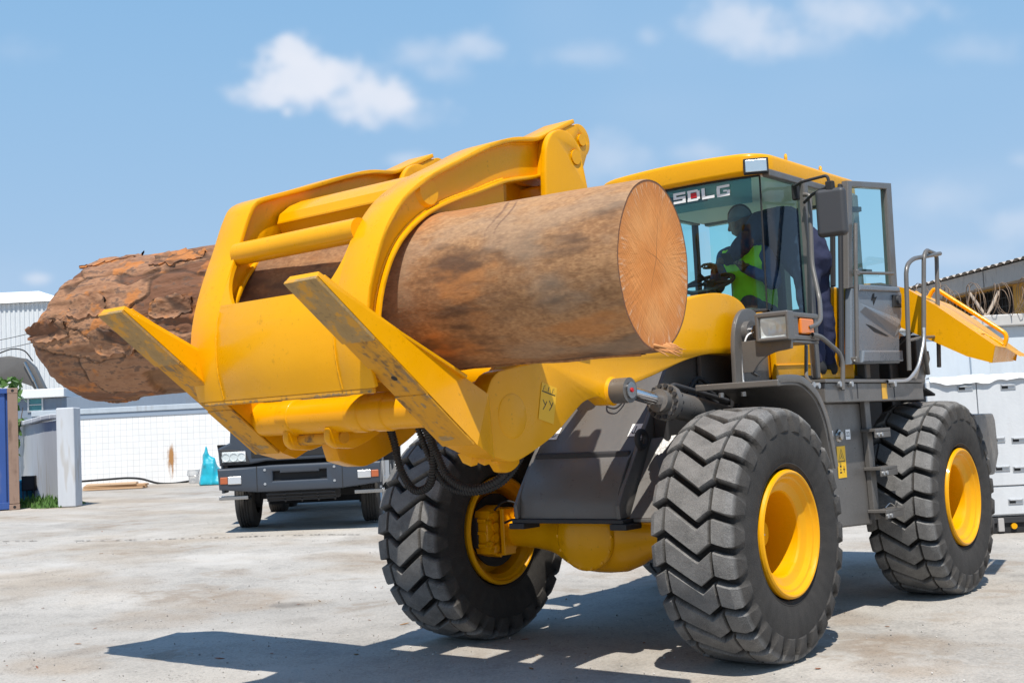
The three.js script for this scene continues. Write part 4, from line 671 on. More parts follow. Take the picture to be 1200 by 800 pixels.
// ---------------------------------------------------------------- front mudguards, head lamps
const lampM = std({ color: L(0.86, 0.86, 0.86), metalness: 0.25, roughness: 0.28 });
for (const s of [-1, 1]) {
  const f = group('front_mudguard', loader), S = (a, b) => s < 0 ? [a, b] : [-b - 0.06, -a - 0.06];
  const prof = smooth([[0.02, 1.735], [-0.12, 1.742], [-0.30, 1.735], [-0.44, 1.685], [-0.56, 1.60], [-0.66, 1.44], [-0.74, 1.16]], 30).reverse();
  mesh('guard_sheet', G.crease(G.sheet(prof, ...S(-1.415, -0.83), -0.02, 0.003), 0.4), M.grey, f);
  mesh('guard_edge', G.crease(G.sheet(prof.map(([x, y]) => [x, y - 0.003]), ...S(-1.43, -1.416), 0.05, 0.004), 0.4), M.grey, f);
  mesh('guard_rim', G.bb(-0.01, 0.03, 1.715, 1.757, ...S(-1.43, -0.83), 0.008), M.grey, f);
  mesh('guard_bracket', G.bb(-0.62, -0.50, 1.60, 1.70, ...S(-0.86, -0.79), 0.01), M.greyDark, f);
  for (const [x, z] of [[-0.10, -0.95], [-0.22, -1.05]]) mesh('guard_bolt', G.disc(0, 0, 0, 0.03, 0.02, 8).rotateX(Math.PI / 2).translate(x, 1.70, s < 0 ? z : -z - 0.06), M.galv, f);

  const l = group('head_lamp', loader), X0 = -0.60; { const zc = s < 0 ? -0.98 : 0.92; l.scale.set(1, 0.88, 0.78); l.position.set(0, 2.14 * 0.12, zc * 0.22); }
  const zz = (z) => s < 0 ? z : -z - 0.06;
  const bbz = (x0, x1, y0, y1, a, b, rr) => G.bb(x0, x1, y0, y1, Math.min(zz(a), zz(b)), Math.max(zz(a), zz(b)), rr);
  mesh('lamp_housing', G.join([bbz(-1.12, X0 - 0.06, 2.215, 2.255, -1.27, -0.975, 0.012), bbz(-1.12, X0 - 0.06, 2.035, 2.075, -1.27, -0.975, 0.012), bbz(-1.12, X0 - 0.06, 2.03, 2.25, -0.995, -0.965, 0.01), bbz(-1.12, -1.06, 2.04, 2.25, -1.262, -0.975, 0.012), bbz(-0.80, -0.72, 2.05, 2.24, -1.262, -0.975, 0.01), bbz(X0 - 0.08, X0, 2.215, 2.262, -1.285, -0.975, 0.016), bbz(X0 - 0.08, X0, 2.028, 2.06, -1.285, -0.975, 0.014), bbz(X0 - 0.08, X0, 2.03, 2.26, -1.0, -0.962, 0.014), bbz(X0 - 0.1, X0, 2.03, 2.26, -1.288, -1.258, 0.012)]), M.grey, l);
  { const P = [], I = [], a = 14, b = 8; for (let q = 0; q <= a; q++) for (let w = 0; w <= b; w++) { const u = q / a * 2 - 1, v = w / b * 2 - 1; P.push(X0 - 0.026 - 0.075 * (1 - u ** 4) * (1 - v ** 4) + 0.012 * Math.cos(u * 14) * (1 - v * v) * (1 - u * u), 2.138 + v * 0.076, zz(-1.129) + u * 0.127); if (q < a && w < b) { const k = q * (b + 1) + w; I.push(k, k + 1, k + b + 1, k + 1, k + b + 2, k + b + 1); } } const g = new THREE.BufferGeometry(); g.setAttribute('position', new THREE.Float32BufferAttribute(P, 3)); g.setIndex(I); g.computeVertexNormals(); mesh('reflector', g, lampM, l); }
  mesh('lamp_back', bbz(X0 - 0.118, X0 - 0.108, 2.058, 2.218, -1.258, -1.0, 0.004), lampM, l);
  mesh('lens', bbz(X0 - 0.022, X0 - 0.006, 2.062, 2.214, -1.256, -1.002, 0.008), M.clear, l);
  mesh('bulb', new THREE.SphereGeometry(0.022, 14, 10).translate(X0 - 0.05, 2.138, zz(-1.128)), M.clear, l);
  mesh('turn_signal', bbz(-1.03, -0.82, 2.085, 2.21, -1.275, -1.19, 0.014), M.amber, l);
  // bracket: plate facing forward, cut in a curve below
  const br = new THREE.Shape(); br.moveTo(0.79, 1.80); br.lineTo(0.79, 2.05); br.lineTo(0.96, 2.055); br.lineTo(1.28, 2.045); br.lineTo(1.28, 1.965); br.lineTo(1.20, 1.955); br.quadraticCurveTo(1.02, 1.95, 0.92, 1.84); br.lineTo(0.885, 1.80); br.closePath();
  const holes = []; for (let i = 0; i < 3; i++) for (let j = 0; j < 3; j++) if ((i + j) % 2 === 0 || i === 1) holes.push([1.06 + i * 0.024, 1.985 + j * 0.02, 0.006]);
  const bg = G.crease(G.plate(br, -0.01, 0.01, 0.003, holes), 0.3).rotateY(Math.PI / 2); // shape x -> -z
  if (s > 0) bg.translate(0, 0, 0); mesh('lamp_bracket', s < 0 ? bg.clone().translate(-0.655, 0, 0) : mirrorZ(G.uv(bg.clone())).translate(-0.655, 0, -0.06), M.grey, l);
  mesh('bracket_floor', bbz(-1.1, -0.665, 2.012, 2.03, -1.27, -0.82, 0.004), M.grey, l);
  for (const z of [-0.86, -0.89]) mesh('bracket_tooth', G.bar(V(-0.66, 1.80, zz(z)), V(-0.70, 1.77, zz(z - 0.03)), 0.014, 0.02), M.grey, l);
}

// ---------------------------------------------------------------- cab
const cab = group('cab', loader);
const ZL = -0.845, ZR = 0.685, ZC = -0.08, CX0 = -1.14, CX1 = -2.80;
{
  const c = cab;
  // roof: bowed front, rounded corners, slight crown
  const rs = new THREE.Shape(); rs.moveTo(-1.30, 0.83 + 0.02); rs.quadraticCurveTo(-1.13, 0.82, -1.10, 0.66); rs.quadraticCurveTo(-1.055, 0.1, -1.10, -0.46); rs.quadraticCurveTo(-1.13, -0.66, -1.32, -0.69); rs.lineTo(-2.74, -0.69); rs.quadraticCurveTo(-2.92, -0.69, -2.92, -0.5); rs.lineTo(-2.92, 0.66); rs.quadraticCurveTo(-2.92, 0.85, -2.74, 0.85); rs.closePath();
  const roof = new THREE.ExtrudeGeometry(rs, { depth: 0.085, bevelEnabled: true, bevelSize: 0.035, bevelOffset: -0.035, bevelThickness: 0.032, bevelSegments: 5, curveSegments: 14 }).rotateX(-Math.PI / 2); // shape y -> -z
  { const p = roof.attributes.position; for (let i = 0; i < p.count; i++) { const y = p.getY(i), z = p.getZ(i); if (y > 0.05) p.setY(i, y + 0.03 * (1 - Math.min(1, ((z - ZC) / 0.8) ** 2))); } }
  mesh('roof', G.crease(roof.translate(0, 3.375, 0), 0.55), M.yellow, c);
  mesh('roof_lining', G.bb(-2.85, -1.22, 3.325, 3.345, -0.79, 0.63, 0.01), std({ color: L(0.74, 0.74, 0.72), roughness: 0.9 }), c);
  mesh('visor_band', G.sheet([[-1.16, 3.33], [-1.16, 3.35]], 0, 0.01, 0.01, 0), M.black, c);
  for (const [x, z] of [[-1.78, -0.72], [-2.46, -0.70]]) { mesh('lifting_eye', new THREE.TorusGeometry(0.036, 0.012, 10, 24).rotateY(0.5).translate(x, 3.545, z), M.yellow, c); mesh('eye_foot', G.rod(V(x, 3.47, z), V(x, 3.515, z), 0.02), M.yellow, c); }
  // work lamp in the roof corner
  const lampAt = (g) => g.scale(0.8, 0.78, 0.8).rotateY(0.5).translate(-1.115, 3.392, -0.795);
  mesh('work_lamp_housing', lampAt(G.box(0.06, 0.15, 0.23, -0.03, 0, 0, 0.01)), M.black, c);
  mesh('work_lamp_reflector', lampAt(G.box(0.012, 0.115, 0.195, 0.003, 0, 0, 0.006)), M.reflector, c);
  mesh('work_lamp_lens', lampAt(G.box(0.006, 0.13, 0.205, 0.014, 0, 0, 0.003)), M.clear, c);
  // windscreen: one bowed pane, flat-ish corner panes, side and rear panes
  const pane = (name, fn, n = 16) => { const pos = [], idx = [], m = 4; for (let i = 0; i <= n; i++) for (let k = 0; k <= m; k++) pos.push(...fn(i / n, k / m)); for (let i = 0; i < n; i++) for (let k = 0; k < m; k++) { const a = i * (m + 1) + k; idx.push(a, a + m + 1, a + 1, a + 1, a + m + 1, a + m + 2); } const g = new THREE.BufferGeometry(); g.setAttribute('position', new THREE.Float32BufferAttribute(pos, 3)); g.setIndex(idx); g.computeVertexNormals(); return mesh(name, g, M.glass, c); };
  const bow = (z) => 0.10 * Math.pow(Math.abs((z - ZC) / 0.74), 2.4);
  const bot = (t) => mix(2.30, 2.30, t);
  const scr = (t, v) => { const z = mix(0.60, -0.765, t); return [CX0 - bow(z) + 0.02 * (1 - v), mix(2.315, 3.345, v), z]; };
  pane('windscreen', scr, 24);
  const cz = scr(1, 0.5);
  pane('corner_pane', (t, v) => [mix(scr(1, v)[0] - 0.006, -1.735, t), mix(mix(2.30, 2.20, t), 3.345, v), mix(-0.772, ZL + 0.01, Math.pow(t, 0.7))]);
  pane('corner_pane', (t, v) => [mix(scr(0, v)[0] - 0.006, -1.735, t), mix(2.25, 3.345, v), mix(0.606, ZR - 0.01, Math.pow(t, 0.7))]);
  pane('side_pane', (t, v) => [mix(-1.80, -2.66, t), mix(2.25, 3.33, v), ZR - 0.012], 2);
  pane('rear_pane', (t, v) => [CX1 + 0.02, mix(2.42, 3.30, v), mix(-0.72, 0.56, t)], 2);
  pane('quarter_pane', (t, v) => [mix(-2.56, -2.74, t), mix(2.6, 3.33, v), ZL + 0.02], 2);
  // black print round the windscreen and rubber seals
  const seal = (pts, r = 0.012) => mesh('window_seal', G.hose(pts, r, 60, 8), M.black, c);
  seal([...Array(13)].map((_, i) => scr(i / 12, 0)), 0.018); seal([...Array(13)].map((_, i) => scr(i / 12, 1)), 0.016);
  mesh('glass_joint', G.rod(V(...scr(1, 0)), V(...scr(1, 1)), 0.007), M.black, c); mesh('glass_joint', G.rod(V(...scr(0, 0)), V(...scr(0, 1)), 0.012), M.greyDark, c);
  seal([[scr(1, 0)[0], 2.30, -0.77], [-1.42, 2.255, -0.825], [-1.735, 2.20, ZL + 0.01]], 0.02);
  // posts
  const post = (x, z, y0, y1, wx, wz, m) => mesh('cab_post', G.box(wx, y1 - y0, wz, x, (y0 + y1) / 2, z, 0.014), m, c);
  post(-1.775, ZL, 1.80, 3.36, 0.075, 0.07, M.grey); post(-1.775, ZR, 1.80, 3.36, 0.075, 0.07, M.grey);
  post(-2.50, ZL, 2.50, 3.36, 0.09, 0.07, M.grey); post(-2.74, ZR, 1.80, 3.36, 0.06, 0.05, M.greyDark); post(-2.74, ZL + 0.01, 1.80, 3.36, 0.10, 0.08, M.grey);
  mesh('door_jamb', G.bb(-2.50, -2.05, 1.80, 2.545, -0.86, -0.78, 0.02), M.yellow, c);
  mesh('door_jamb_foot', G.bb(-2.09, -1.82, 1.80, 1.875, -0.87, -0.78, 0.012), M.yellow, c);
  mesh('jamb_latch', G.join([G.bb(-2.36, -2.30, 2.00, 2.24, -0.885, -0.862, 0.005), G.bb(-2.35, -2.31, 2.02, 2.05, -0.90, -0.885, 0.003), G.bb(-2.35, -2.31, 2.18, 2.22, -0.90, -0.885, 0.003)]), M.yellow, c);
  mesh('header', G.bb(-2.76, -1.20, 3.315, 3.372, ZL - 0.015, ZL + 0.05, 0.012), M.grey, c); mesh('header', G.bb(-2.76, -1.30, 3.315, 3.372, ZR - 0.05, ZR + 0.015, 0.012), M.grey, c);
  mesh('header', G.bb(-2.84, -2.76, 3.30, 3.372, -0.76, 0.60, 0.012), M.grey, c);
  // lower body
  mesh('cab_floor', G.bb(-2.80, -1.20, 1.775, 1.83, -0.84, 0.68, 0.01), M.black, c);
  mesh('cowl', G.crease(G.plate([[-1.14, 1.80], [-1.08, 1.95], [-1.07, 2.18], [-1.13, 2.30], [-1.24, 2.30], [-1.22, 1.80]], -0.77, 0.62, 0.02), 0.4), M.yellow, c);
  mesh('side_sill', G.crease(G.plate([[-1.16, 1.80], [-1.14, 2.29], [-1.40, 2.25], [-1.74, 2.18], [-1.74, 1.80]], -0.835, -0.785, 0.012), 0.4), M.yellow, c);
  mesh('sill_crease', G.bar(V(-1.16, 1.90, -0.838), V(-1.72, 1.915, -0.838), 0.012, 0.012), M.yellow, c);
  mesh('side_sill', G.bb(-2.76, -1.16, 1.80, 2.25, ZR - 0.06, ZR, 0.012), M.yellow, c);
  mesh('rear_sill', G.bb(-2.82, -2.76, 1.80, 2.41, -0.80, 0.62, 0.012), M.yellow, c);
  mesh('window_bar', G.bb(-2.79, -2.77, 2.42, 3.30, 0.10, 0.14, 0.005), M.black, c);
  mesh('window_bar', G.bb(-2.20, -2.16, 2.25, 3.33, ZR - 0.03, ZR + 0.005, 0.006), M.black, c);
  // lettering at the top of the windscreen
  const bars = { S: [[0, 0, 1, 0.22], [0, 0.39, 1, 0.61], [0, 0.78, 1, 1], [0.76, 0.22, 1, 0.39], [0, 0.61, 0.24, 0.78]], D: [[0, 0, 0.86, 0.2], [0, 0.8, 0.86, 1], [0.04, 0.2, 0.28, 0.8], [0.76, 0.12, 1, 0.88]], L: [[0, 0, 1, 0.24], [0, 0.24, 0.26, 1]], G: [[0, 0, 1, 0.22], [0, 0.22, 0.26, 0.78], [0, 0.78, 1, 1], [0.76, 0.22, 1, 0.52], [0.5, 0.4, 0.76, 0.56]] };
  const word = 'SDLG', w = 0.108, hgt = 0.085, z0 = -0.062, y0 = 3.215;
  const onScreen = (z, y) => { const v = (y - 2.315) / 1.03; return CX0 - bow(z) + 0.02 * (1 - v) + 0.006; };
  [...word].forEach((ch, i) => {
    const list = bars[ch].map(([a, b, e, d]) => { const za = z0 - (i * (w + 0.016)) - a * w, zb = z0 - (i * (w + 0.016)) - e * w, sk = -0.0; const y1 = y0 + b * hgt, y2 = y0 + d * hgt, xm = onScreen((za + zb) / 2, (y1 + y2) / 2); return G.bb(xm - 0.0015, xm + 0.0015, y1, y2, zb, za, 0); });
    mesh('letter', list, M.white, c);
    if (ch === 'D') { const zc = z0 - i * (w + 0.016) - 0.52 * w, xm = onScreen(zc, y0 + 0.5 * hgt) + 0.002; mesh('letter_mark', G.bb(xm - 0.001, xm + 0.002, y0 + 0.28 * hgt, y0 + 0.72 * hgt, zc - 0.026, zc + 0.026, 0), M.red, c); }
  });
  mesh('sun_band', (() => { const pos = [], idx = [], n = 20; for (let i = 0; i <= n; i++) for (const v of [0.80, 0.995]) { const z = mix(0.58, -0.70, i / n), y = 2.315 + 1.03 * v; pos.push(onScreen(z, y) - 0.012, y, z); } for (let i = 0; i < n; i++) { const a = i * 2; idx.push(a, a + 2, a + 1, a + 1, a + 2, a + 3); } const g = new THREE.BufferGeometry(); g.setAttribute('position', new THREE.Float32BufferAttribute(pos, 3)); g.setIndex(idx); g.computeVertexNormals(); return g; })(), phy({ color: L(0.20, 0.42, 0.47), transmission: 1, thickness: 0, roughness: 0.05 }), c);
  // inside: dash, wheel, seat, console
  mesh('dashboard', G.crease(G.plate([[-1.22, 1.84], [-1.22, 2.30], [-1.30, 2.36], [-1.46, 2.36], [-1.42, 2.2], [-1.40, 1.84]], -0.60, 0.46, 0.02), 0.4), M.plastic, c);
  mesh('steering_column', G.rod(V(-1.44, 2.0, -0.08), V(-1.56, 2.58, -0.08), 0.045, 0.04), M.plastic, c);
  mesh('column_cover', G.bb(-1.56, -1.40, 2.38, 2.56, -0.17, 0.01, 0.03), M.plastic, c);
  const sw = new THREE.TorusGeometry(0.20, 0.016, 12, 44).rotateX(Math.PI / 2).rotateZ(-0.42); mesh('steering_wheel', [sw, G.rod(V(-0.17, -0.065, 0), V(0.17, 0.07, 0), 0.014), G.rod(V(0, 0, 0), V(0, 0, 0.19), 0.014), G.rod(V(0, 0, 0), V(0, 0, -0.19), 0.014), new THREE.CylinderGeometry(0.05, 0.05, 0.04, 20).rotateZ(-0.42)].map((g) => g.translate(-1.58, 2.62, -0.08)), M.black, c);
  mesh('seat', [G.box(0.50, 0.13, 0.50, -2.12, 2.22, -0.08, 0.05), G.box(0.14, 0.66, 0.48, -2.42, 2.55, -0.08, 0.05).rotateZ(0), G.box(0.36, 0.30, 0.34, -2.14, 1.99, -0.08, 0.03), G.box(0.11, 0.2, 0.28, -2.44, 2.98, -0.08, 0.04)], std({ color: L(0.028, 0.028, 0.03), roughness: 0.85 }), c);
  mesh('arm_console', G.box(0.55, 0.2, 0.16, -2.0, 2.36, 0.32, 0.03), M.plastic, c);
  mesh('control_lever', [G.rod(V(-1.78, 2.45, 0.32), V(-1.75, 2.60, 0.31), 0.012), new THREE.SphereGeometry(0.028, 14, 10).translate(-1.75, 2.62, 0.31)], M.black, c);
  mesh('roof_console', G.box(0.18, 0.05, 0.4, -1.45, 3.30, 0.05, 0.02), M.plastic, c);
  mesh('interior_mirror', G.box(0.025, 0.07, 0.2, -1.50, 3.22, 0.34, 0.01), M.black, c);
  // outside mirror with its bracket, long grab rail
  const mi = group('mirror', loader);
  mesh('mirror_housing', new RoundedBoxGeometry(0.085, 0.36, 0.225, 5, 0.035).rotateY(0.12).translate(-1.50, 3.02, -1.195), M.plastic, mi);
  mesh('mirror_glass', G.box(0.006, 0.31, 0.18, -1.546, 3.02, -1.193, 0.002).rotateY(0), M.reflector, mi);
  mesh('mirror_bracket', G.pipe([[-1.60, 3.285, -0.86], [-1.50, 3.29, -0.98], [-1.48, 3.30, -1.19], [-1.49, 3.19, -1.20]], 0.012, 0.03), M.greyDark, mi);
  mesh('mirror_bracket', G.pipe([[-1.72, 3.17, -0.88], [-1.56, 3.19, -1.02], [-1.49, 3.215, -1.18]], 0.012, 0.03), M.greyDark, mi);
  for (const g of [G.box(0.05, 0.12, 0.05, -1.62, 3.24, -0.86, 0.01), G.box(0.05, 0.08, 0.06, -1.49, 3.215, -1.20, 0.01)]) mesh('bracket_clamp', g, M.black, mi);
  mesh('grab_rail', G.pipe([onPlane(942, 228, 'z', -0.90), onPlane(949, 228, 'z', -0.95), onPlane(952, 310, 'z', -0.98), onPlane(961, 352, 'z', -1.06), onPlane(962, 374, 'z', -1.16), onPlane(958, 380, 'z', -1.20), onPlane(947, 384, 'z', -1.20)], 0.018, 0.06), M.grey, loader);
  mesh('grab_rail', G.pipe([onPlane(952, 392, 'z', -1.22), onPlane(962, 394, 'z', -1.24), onPlane(984, 413, 'z', -1.255), onPlane(988, 424, 'z', -1.265), onPlane(988, 457, 'z', -1.265)], 0.017, 0.05), M.grey, loader);
  mesh('grab_rail', G.pipe([onPlane(945, 405, 'z', -1.05), onPlane(945, 442, 'z', -1.15), onPlane(952, 450, 'z', -1.265)], 0.014, 0.05), M.grey, loader);
  for (const [x, y] of [[951, 451], [957, 452], [982, 450], [996, 450]]) { const p = onPlane(x, y, 'z', -1.25); mesh('rail_bolt', G.disc(p.x, p.y, -1.275, -1.246, 0.022, 6), M.galv, loader); }
}

// ---------------------------------------------------------------- the open cab door, folded back along the side
{
  const d = group('cab_door', loader), z = -0.985, P = (x, y) => { const p = onPlane(x, y, 'z', z); return [p.x, p.y]; };
  const glassOut = [P(990, 212), P(1041, 215), P(1048.5, 338), P(991, 338)];
  const gi = [P(995, 219.5), P(1035.5, 222), P(1042, 334), P(996, 334)];
  mesh('door_frame', G.crease(G.plate(glassOut, z - 0.03, z + 0.03, 0.008, [gi.slice().reverse()]), 0.3), M.grey, d);
  { const pos = []; const q = gi.map(([x, y]) => [x, y, z]); for (const i of [0, 1, 2, 0, 2, 3]) pos.push(...q[i]); const g = new THREE.BufferGeometry(); g.setAttribute('position', new THREE.Float32BufferAttribute(pos, 3)); g.computeVertexNormals(); mesh('door_glass', g, M.glass, d); }
  const low = [P(994, 338), P(1049, 338), P(1053, 345), P(1053, 372), P(1050, 390), P(1051, 426), P(994, 427)];
  mesh('door_panel', G.crease(G.plate(low, z - 0.035, z + 0.03, 0.016), 0.3), M.blueGrey, d);
  mesh('door_top_roll', G.crease(G.plate([P(1000, 334), P(1047, 337), P(1048, 343), P(1000, 341)], z - 0.06, z - 0.03, 0.012), 0.3), M.blueGrey, d);
  // moulded swage: a raised wedge running down to the rear edge
  mesh('door_swage', G.hull([...[P(1002, 355), P(1045, 383), P(1050, 374), P(1052, 384)].map(([x, y]) => [x, y, z - 0.034]), ...[P(1006, 360), P(1044, 384), P(1047, 380)].map(([x, y]) => [x, y, z - 0.06]), [...P(1003, 366), z - 0.034], [...P(1044, 396), z - 0.034]]), M.blueGrey, d);
  mesh('door_pocket', G.crease(G.plate([P(1004, 411), P(1050, 411), P(1051, 424), P(1003, 425)], z - 0.065, z - 0.03, 0.014), 0.3), M.blueGrey, d);
  mesh('door_slit', G.plate([P(1010, 380), P(1016, 382), P(1037, 394), P(1034, 394), P(1020, 389)], z - 0.0375, z - 0.0352, 0), M.black, d);
  mesh('door_mark', G.plate([P(1018, 345), P(1020, 344), P(1020, 349), P(1023, 348), P(1019, 358), P(1018, 352), P(1016, 353)], z - 0.0375, z - 0.0352, 0), M.black, d);
  mesh('door_latch', [G.crease(G.plate([P(1041, 346), P(1049, 346.5), P(1050, 361), P(1041, 360)], z - 0.055, z - 0.034, 0.006), 0.3)], M.black, d); { const [x, y] = P(1045, 352); mesh('latch_knob', G.disc(x, y, z - 0.075, z - 0.055, 0.035, 20), M.plastic, d); }
  mesh('hinge_bar', G.bar(V(...P(989, 215), z + 0.03), V(...P(991, 430), z + 0.03), 0.03, 0.05, 0.01), M.greyDark, d);
  mesh('door_edge_rubber', G.bar(V(...P(984, 216), z + 0.06), V(...P(985, 335), z + 0.06), 0.04, 0.03, 0.01), M.black, d);
  for (const y of [372, 400]) { const [x, yy] = P(1000, y); mesh('door_bolt', G.disc(x, yy, z - 0.045, z - 0.03, 0.014, 8), M.galv, d); }
  mesh('door_rail', G.pipe([onPlane(1003, 262, 'z', -1.04), onPlane(1003, 300, 'z', -1.05), onPlane(1005, 421, 'z', -1.05), onPlane(1001, 424, 'z', -1.03)], 0.017, 0.05), M.grey, d);
  mesh('door_rail', G.pipe([onPlane(1003, 319.5, 'z', -1.05), onPlane(1047, 320.5, 'z', -1.05)], 0.013, 0.05), M.grey, d);
  for (const g of [G.box(0.05, 0.05, 0.04, ...onPlane(1004, 319.5, 'z', -1.05).toArray(), 0.01), G.box(0.06, 0.05, 0.08, ...onPlane(1001, 422, 'z', -1.02).toArray(), 0.01)]) mesh('rail_clamp', g, M.grey, d);
  mesh('door_stay', G.bar(V(-2.45, 2.7, -0.87), V(-2.75, 2.7, -0.955), 0.03, 0.02), M.greyDark, d); mesh('door_stay', G.bar(V(-2.45, 2.05, -0.87), V(-2.6, 2.05, -0.955), 0.05, 0.04), M.greyDark, d); mesh('door_stay', G.bar(V(-2.45, 3.2, -0.87), V(-2.6, 3.2, -0.96), 0.05, 0.04), M.greyDark, d);
}

// hoses that cross the articulation joint between tower and cab
{
  const h = group('joint_hoses', loader);
  for (let i = 0; i < 5; i++) mesh('hose', G.hose([[-0.66, 1.86 - i * 0.05, -0.30 + i * 0.13], [-0.86, 1.98 - i * 0.04, -0.34 + i * 0.14], [-1.02, 1.84 - i * 0.05, -0.36 + i * 0.14], [-1.2, 1.62, -0.34 + i * 0.13]], 0.022, 40, 8), M.black, h);
  for (let i = 0; i < 3; i++) mesh('hose', G.hose([[-0.56, 1.76 - i * 0.06, -0.62 - i * 0.02], [-0.40, 1.82 - i * 0.05, -0.60], [-0.30, 1.70 - i * 0.06, -0.58], [-0.45, 1.50 - i * 0.03, -0.56]], 0.016, 40, 8), M.black, h);
}

// ---------------------------------------------------------------- the log
{
  const log = thing('log', 'thick sawn tree trunk held in the yellow grapple, bark peeling at one end', 'log');
  const A = V(2.115, 2.268, -1.872), B = V(2.215, 2.345, 2.96), ax = B.clone().sub(A), LEN = ax.length(); ax.normalize();
  const ex = V(1, 0, 0).addScaledVector(ax, -ax.x).normalize(), ey = ax.clone().cross(ex).negate(); if (ey.y < 0) ey.negate();
  const R0 = 0.412, R1 = 0.468;
  // bark plates: warped cells, long in the direction of the trunk
  const cells = (s, a) => {
    const w = fbm3(s * 1.6, Math.cos(a) * 1.4, Math.sin(a) * 1.4, 3, 501) - 0.5, x = s / 1.15 + w * 1.6, NA = 9, y = a / (2 * Math.PI) * NA + w * 1.7 + 0.5 * (fbm(s * 3.5, a * 2.2, 3, 521) - 0.5);
    let f1 = 9, f2 = 9, id = 0; const xi = Math.floor(x), yi = Math.floor(y);
    for (let i = -1; i <= 1; i++) for (let j = -1; j <= 1; j++) { const yy = ((yi + j) % NA + NA) % NA, px = xi + i + hash2(xi + i, yy, 91), py = yi + j + hash2(xi + i, yy, 92), d = Math.hypot(px - x, py - y); if (d < f1) { f2 = f1; f1 = d; id = hash2(xi + i, yy, 93); } else if (d < f2) f2 = d; }
    return [f2 - f1, id];
  };
  const barkMask = (s, a) => { // bark stays on the far part of the trunk, mostly its upper half
    const n = fbm3(s * 1.2, Math.cos(a) * 1.1, Math.sin(a) * 1.1, 4, 541) - 0.5, up = Math.sin(a + 0.35);
    return sst(0, 0.03, (s / LEN - 0.70) * 2.2 + 0.42 * up + 0.16 + n * 0.75) * sst(0.34, 0.40, s / LEN + n * 0.2);
  };
  const CW = 1152, CH = 720, hMap = new Float32Array(CW * CH), cMap = new Uint8Array(CW * CH * 4);
  for (let j = 0; j < CH; j++) for (let i = 0; i < CW; i++) {
    const s = (i + 0.5) / CW * (LEN + 0.1) - 0.08, a = (j + 0.5) / CH * Math.PI * 2 - Math.PI / 2, ca = Math.cos(a), sa = Math.sin(a);
    const m = barkMask(s, a), lng = fbm(s * 3.2 + 3, a * 5, 4, 551, 0, 0, 0.6), fine = 0.5 * fbm(s * 44, a * 26, 3, 561) + 0.5 * fbm(s * 60, a * 90, 2, 563), big = fbm3(s * 1.1, ca * 1.2, sa * 1.2, 4, 571), spot = fbm3(s * 3.1, ca * 2.6, sa * 2.6, 4, 581), scr = fbm(s * 9 + a * 3, a * 16 - s * 2, 3, 587);
    let c = mix3([0.23, 0.108, 0.043], [0.41, 0.225, 0.102], sst(0.32, 0.72, 0.6 * big + 0.4 * fine));
    c = mix3(c, [0.42, 0.165, 0.042], 0.65 * sst(0.55, 0.74, spot));
    c = mix3(c, [0.085, 0.044, 0.024], 0.88 * sst(0.51, 0.68, 0.5 * lng + 0.5 * (1 - big)));
    c = mix3(c, [0.33, 0.235, 0.155], 0.45 * sst(0.5, 0.72, 1 - spot));
    c = mix3(c, [0.17, 0.095, 0.055], 0.22 * sst(0.52, 0.78, scr)); { const k = 0.84 + 0.32 * fine; c = [c[0] * k, c[1] * k, c[2] * k]; }
    for (const [ss, aa, l, w] of [[0.72, 1.05, 0.30, 0.016], [0.66, 0.85, 0.2, 0.012]]) { const da = (a - aa) * 0.42, ds = s - ss + 0.02 * Math.sin(a * 9); c = mix3(c, [0.12, 0.06, 0.04], 0.6 * (1 - sst(0.3, 1, Math.hypot(da / l, ds / w) + 0.6 * (fine - 0.5)))); }
    c = mix3(c, [0.17, 0.085, 0.042], (0.30 + 0.6 * sst(0.35, 0.65, lng)) * sst(0.25, 0.55, s / LEN) * 0.75);
    let h = 0.42 + 0.15 * (lng - 0.5) + 0.14 * (fine - 0.5) - 0.08 * sst(0.55, 0.78, scr);
    if (m > 0) {
      const [e, id] = cells(s, a), crack = 1 - sst(0.0, 0.07, e + 0.05 * (fbm(s * 7, a * 9, 2, 593) - 0.5)), fl = fbm(s * 12, a * 20, 4, 591, 0, 0, 0.6), fl2 = fbm3(s * 6, ca * 5, sa * 5, 4, 597, 0.6);
      let b = mix3([0.165, 0.070, 0.033], [0.35, 0.178, 0.092], sst(0.35, 0.7, 0.5 * id + 0.5 * fl));
      b = mix3(b, [0.50, 0.175, 0.035], 0.9 * sst(0.57, 0.68, fl2) * (0.4 + 0.6 * id));
      b = mix3(b, [0.10, 0.060, 0.042], 0.75 * sst(0.60, 0.70, fl)); b = mix3(b, [0.055, 0.03, 0.018], 0.75 * crack);
      c = mix3(c, b, m); h = mix(h, 0.35 + 0.9 * (fl - 0.5) - 0.3 * crack, m);
    }
    const k = j * CW + i; hMap[k] = h; cMap.set([toS(c[0]), toS(c[1]), toS(c[2]), 255], k * 4);
  }
  const ct = new THREE.DataTexture(cMap, CW, CH); ct.colorSpace = THREE.SRGBColorSpace; ct.magFilter = THREE.LinearFilter; ct.wrapT = THREE.RepeatWrapping; ct.needsUpdate = true;
  const bt = grey(CW, CH, (u, v, x, y) => hMap[y * CW + x], [1, 1]);
  const barkM = std({ map: ct, bumpMap: bt, bumpScale: 0.010, roughness: 0.88 });
  const NI = 340, NA = 260, pos = [], uv = [], idx = [];
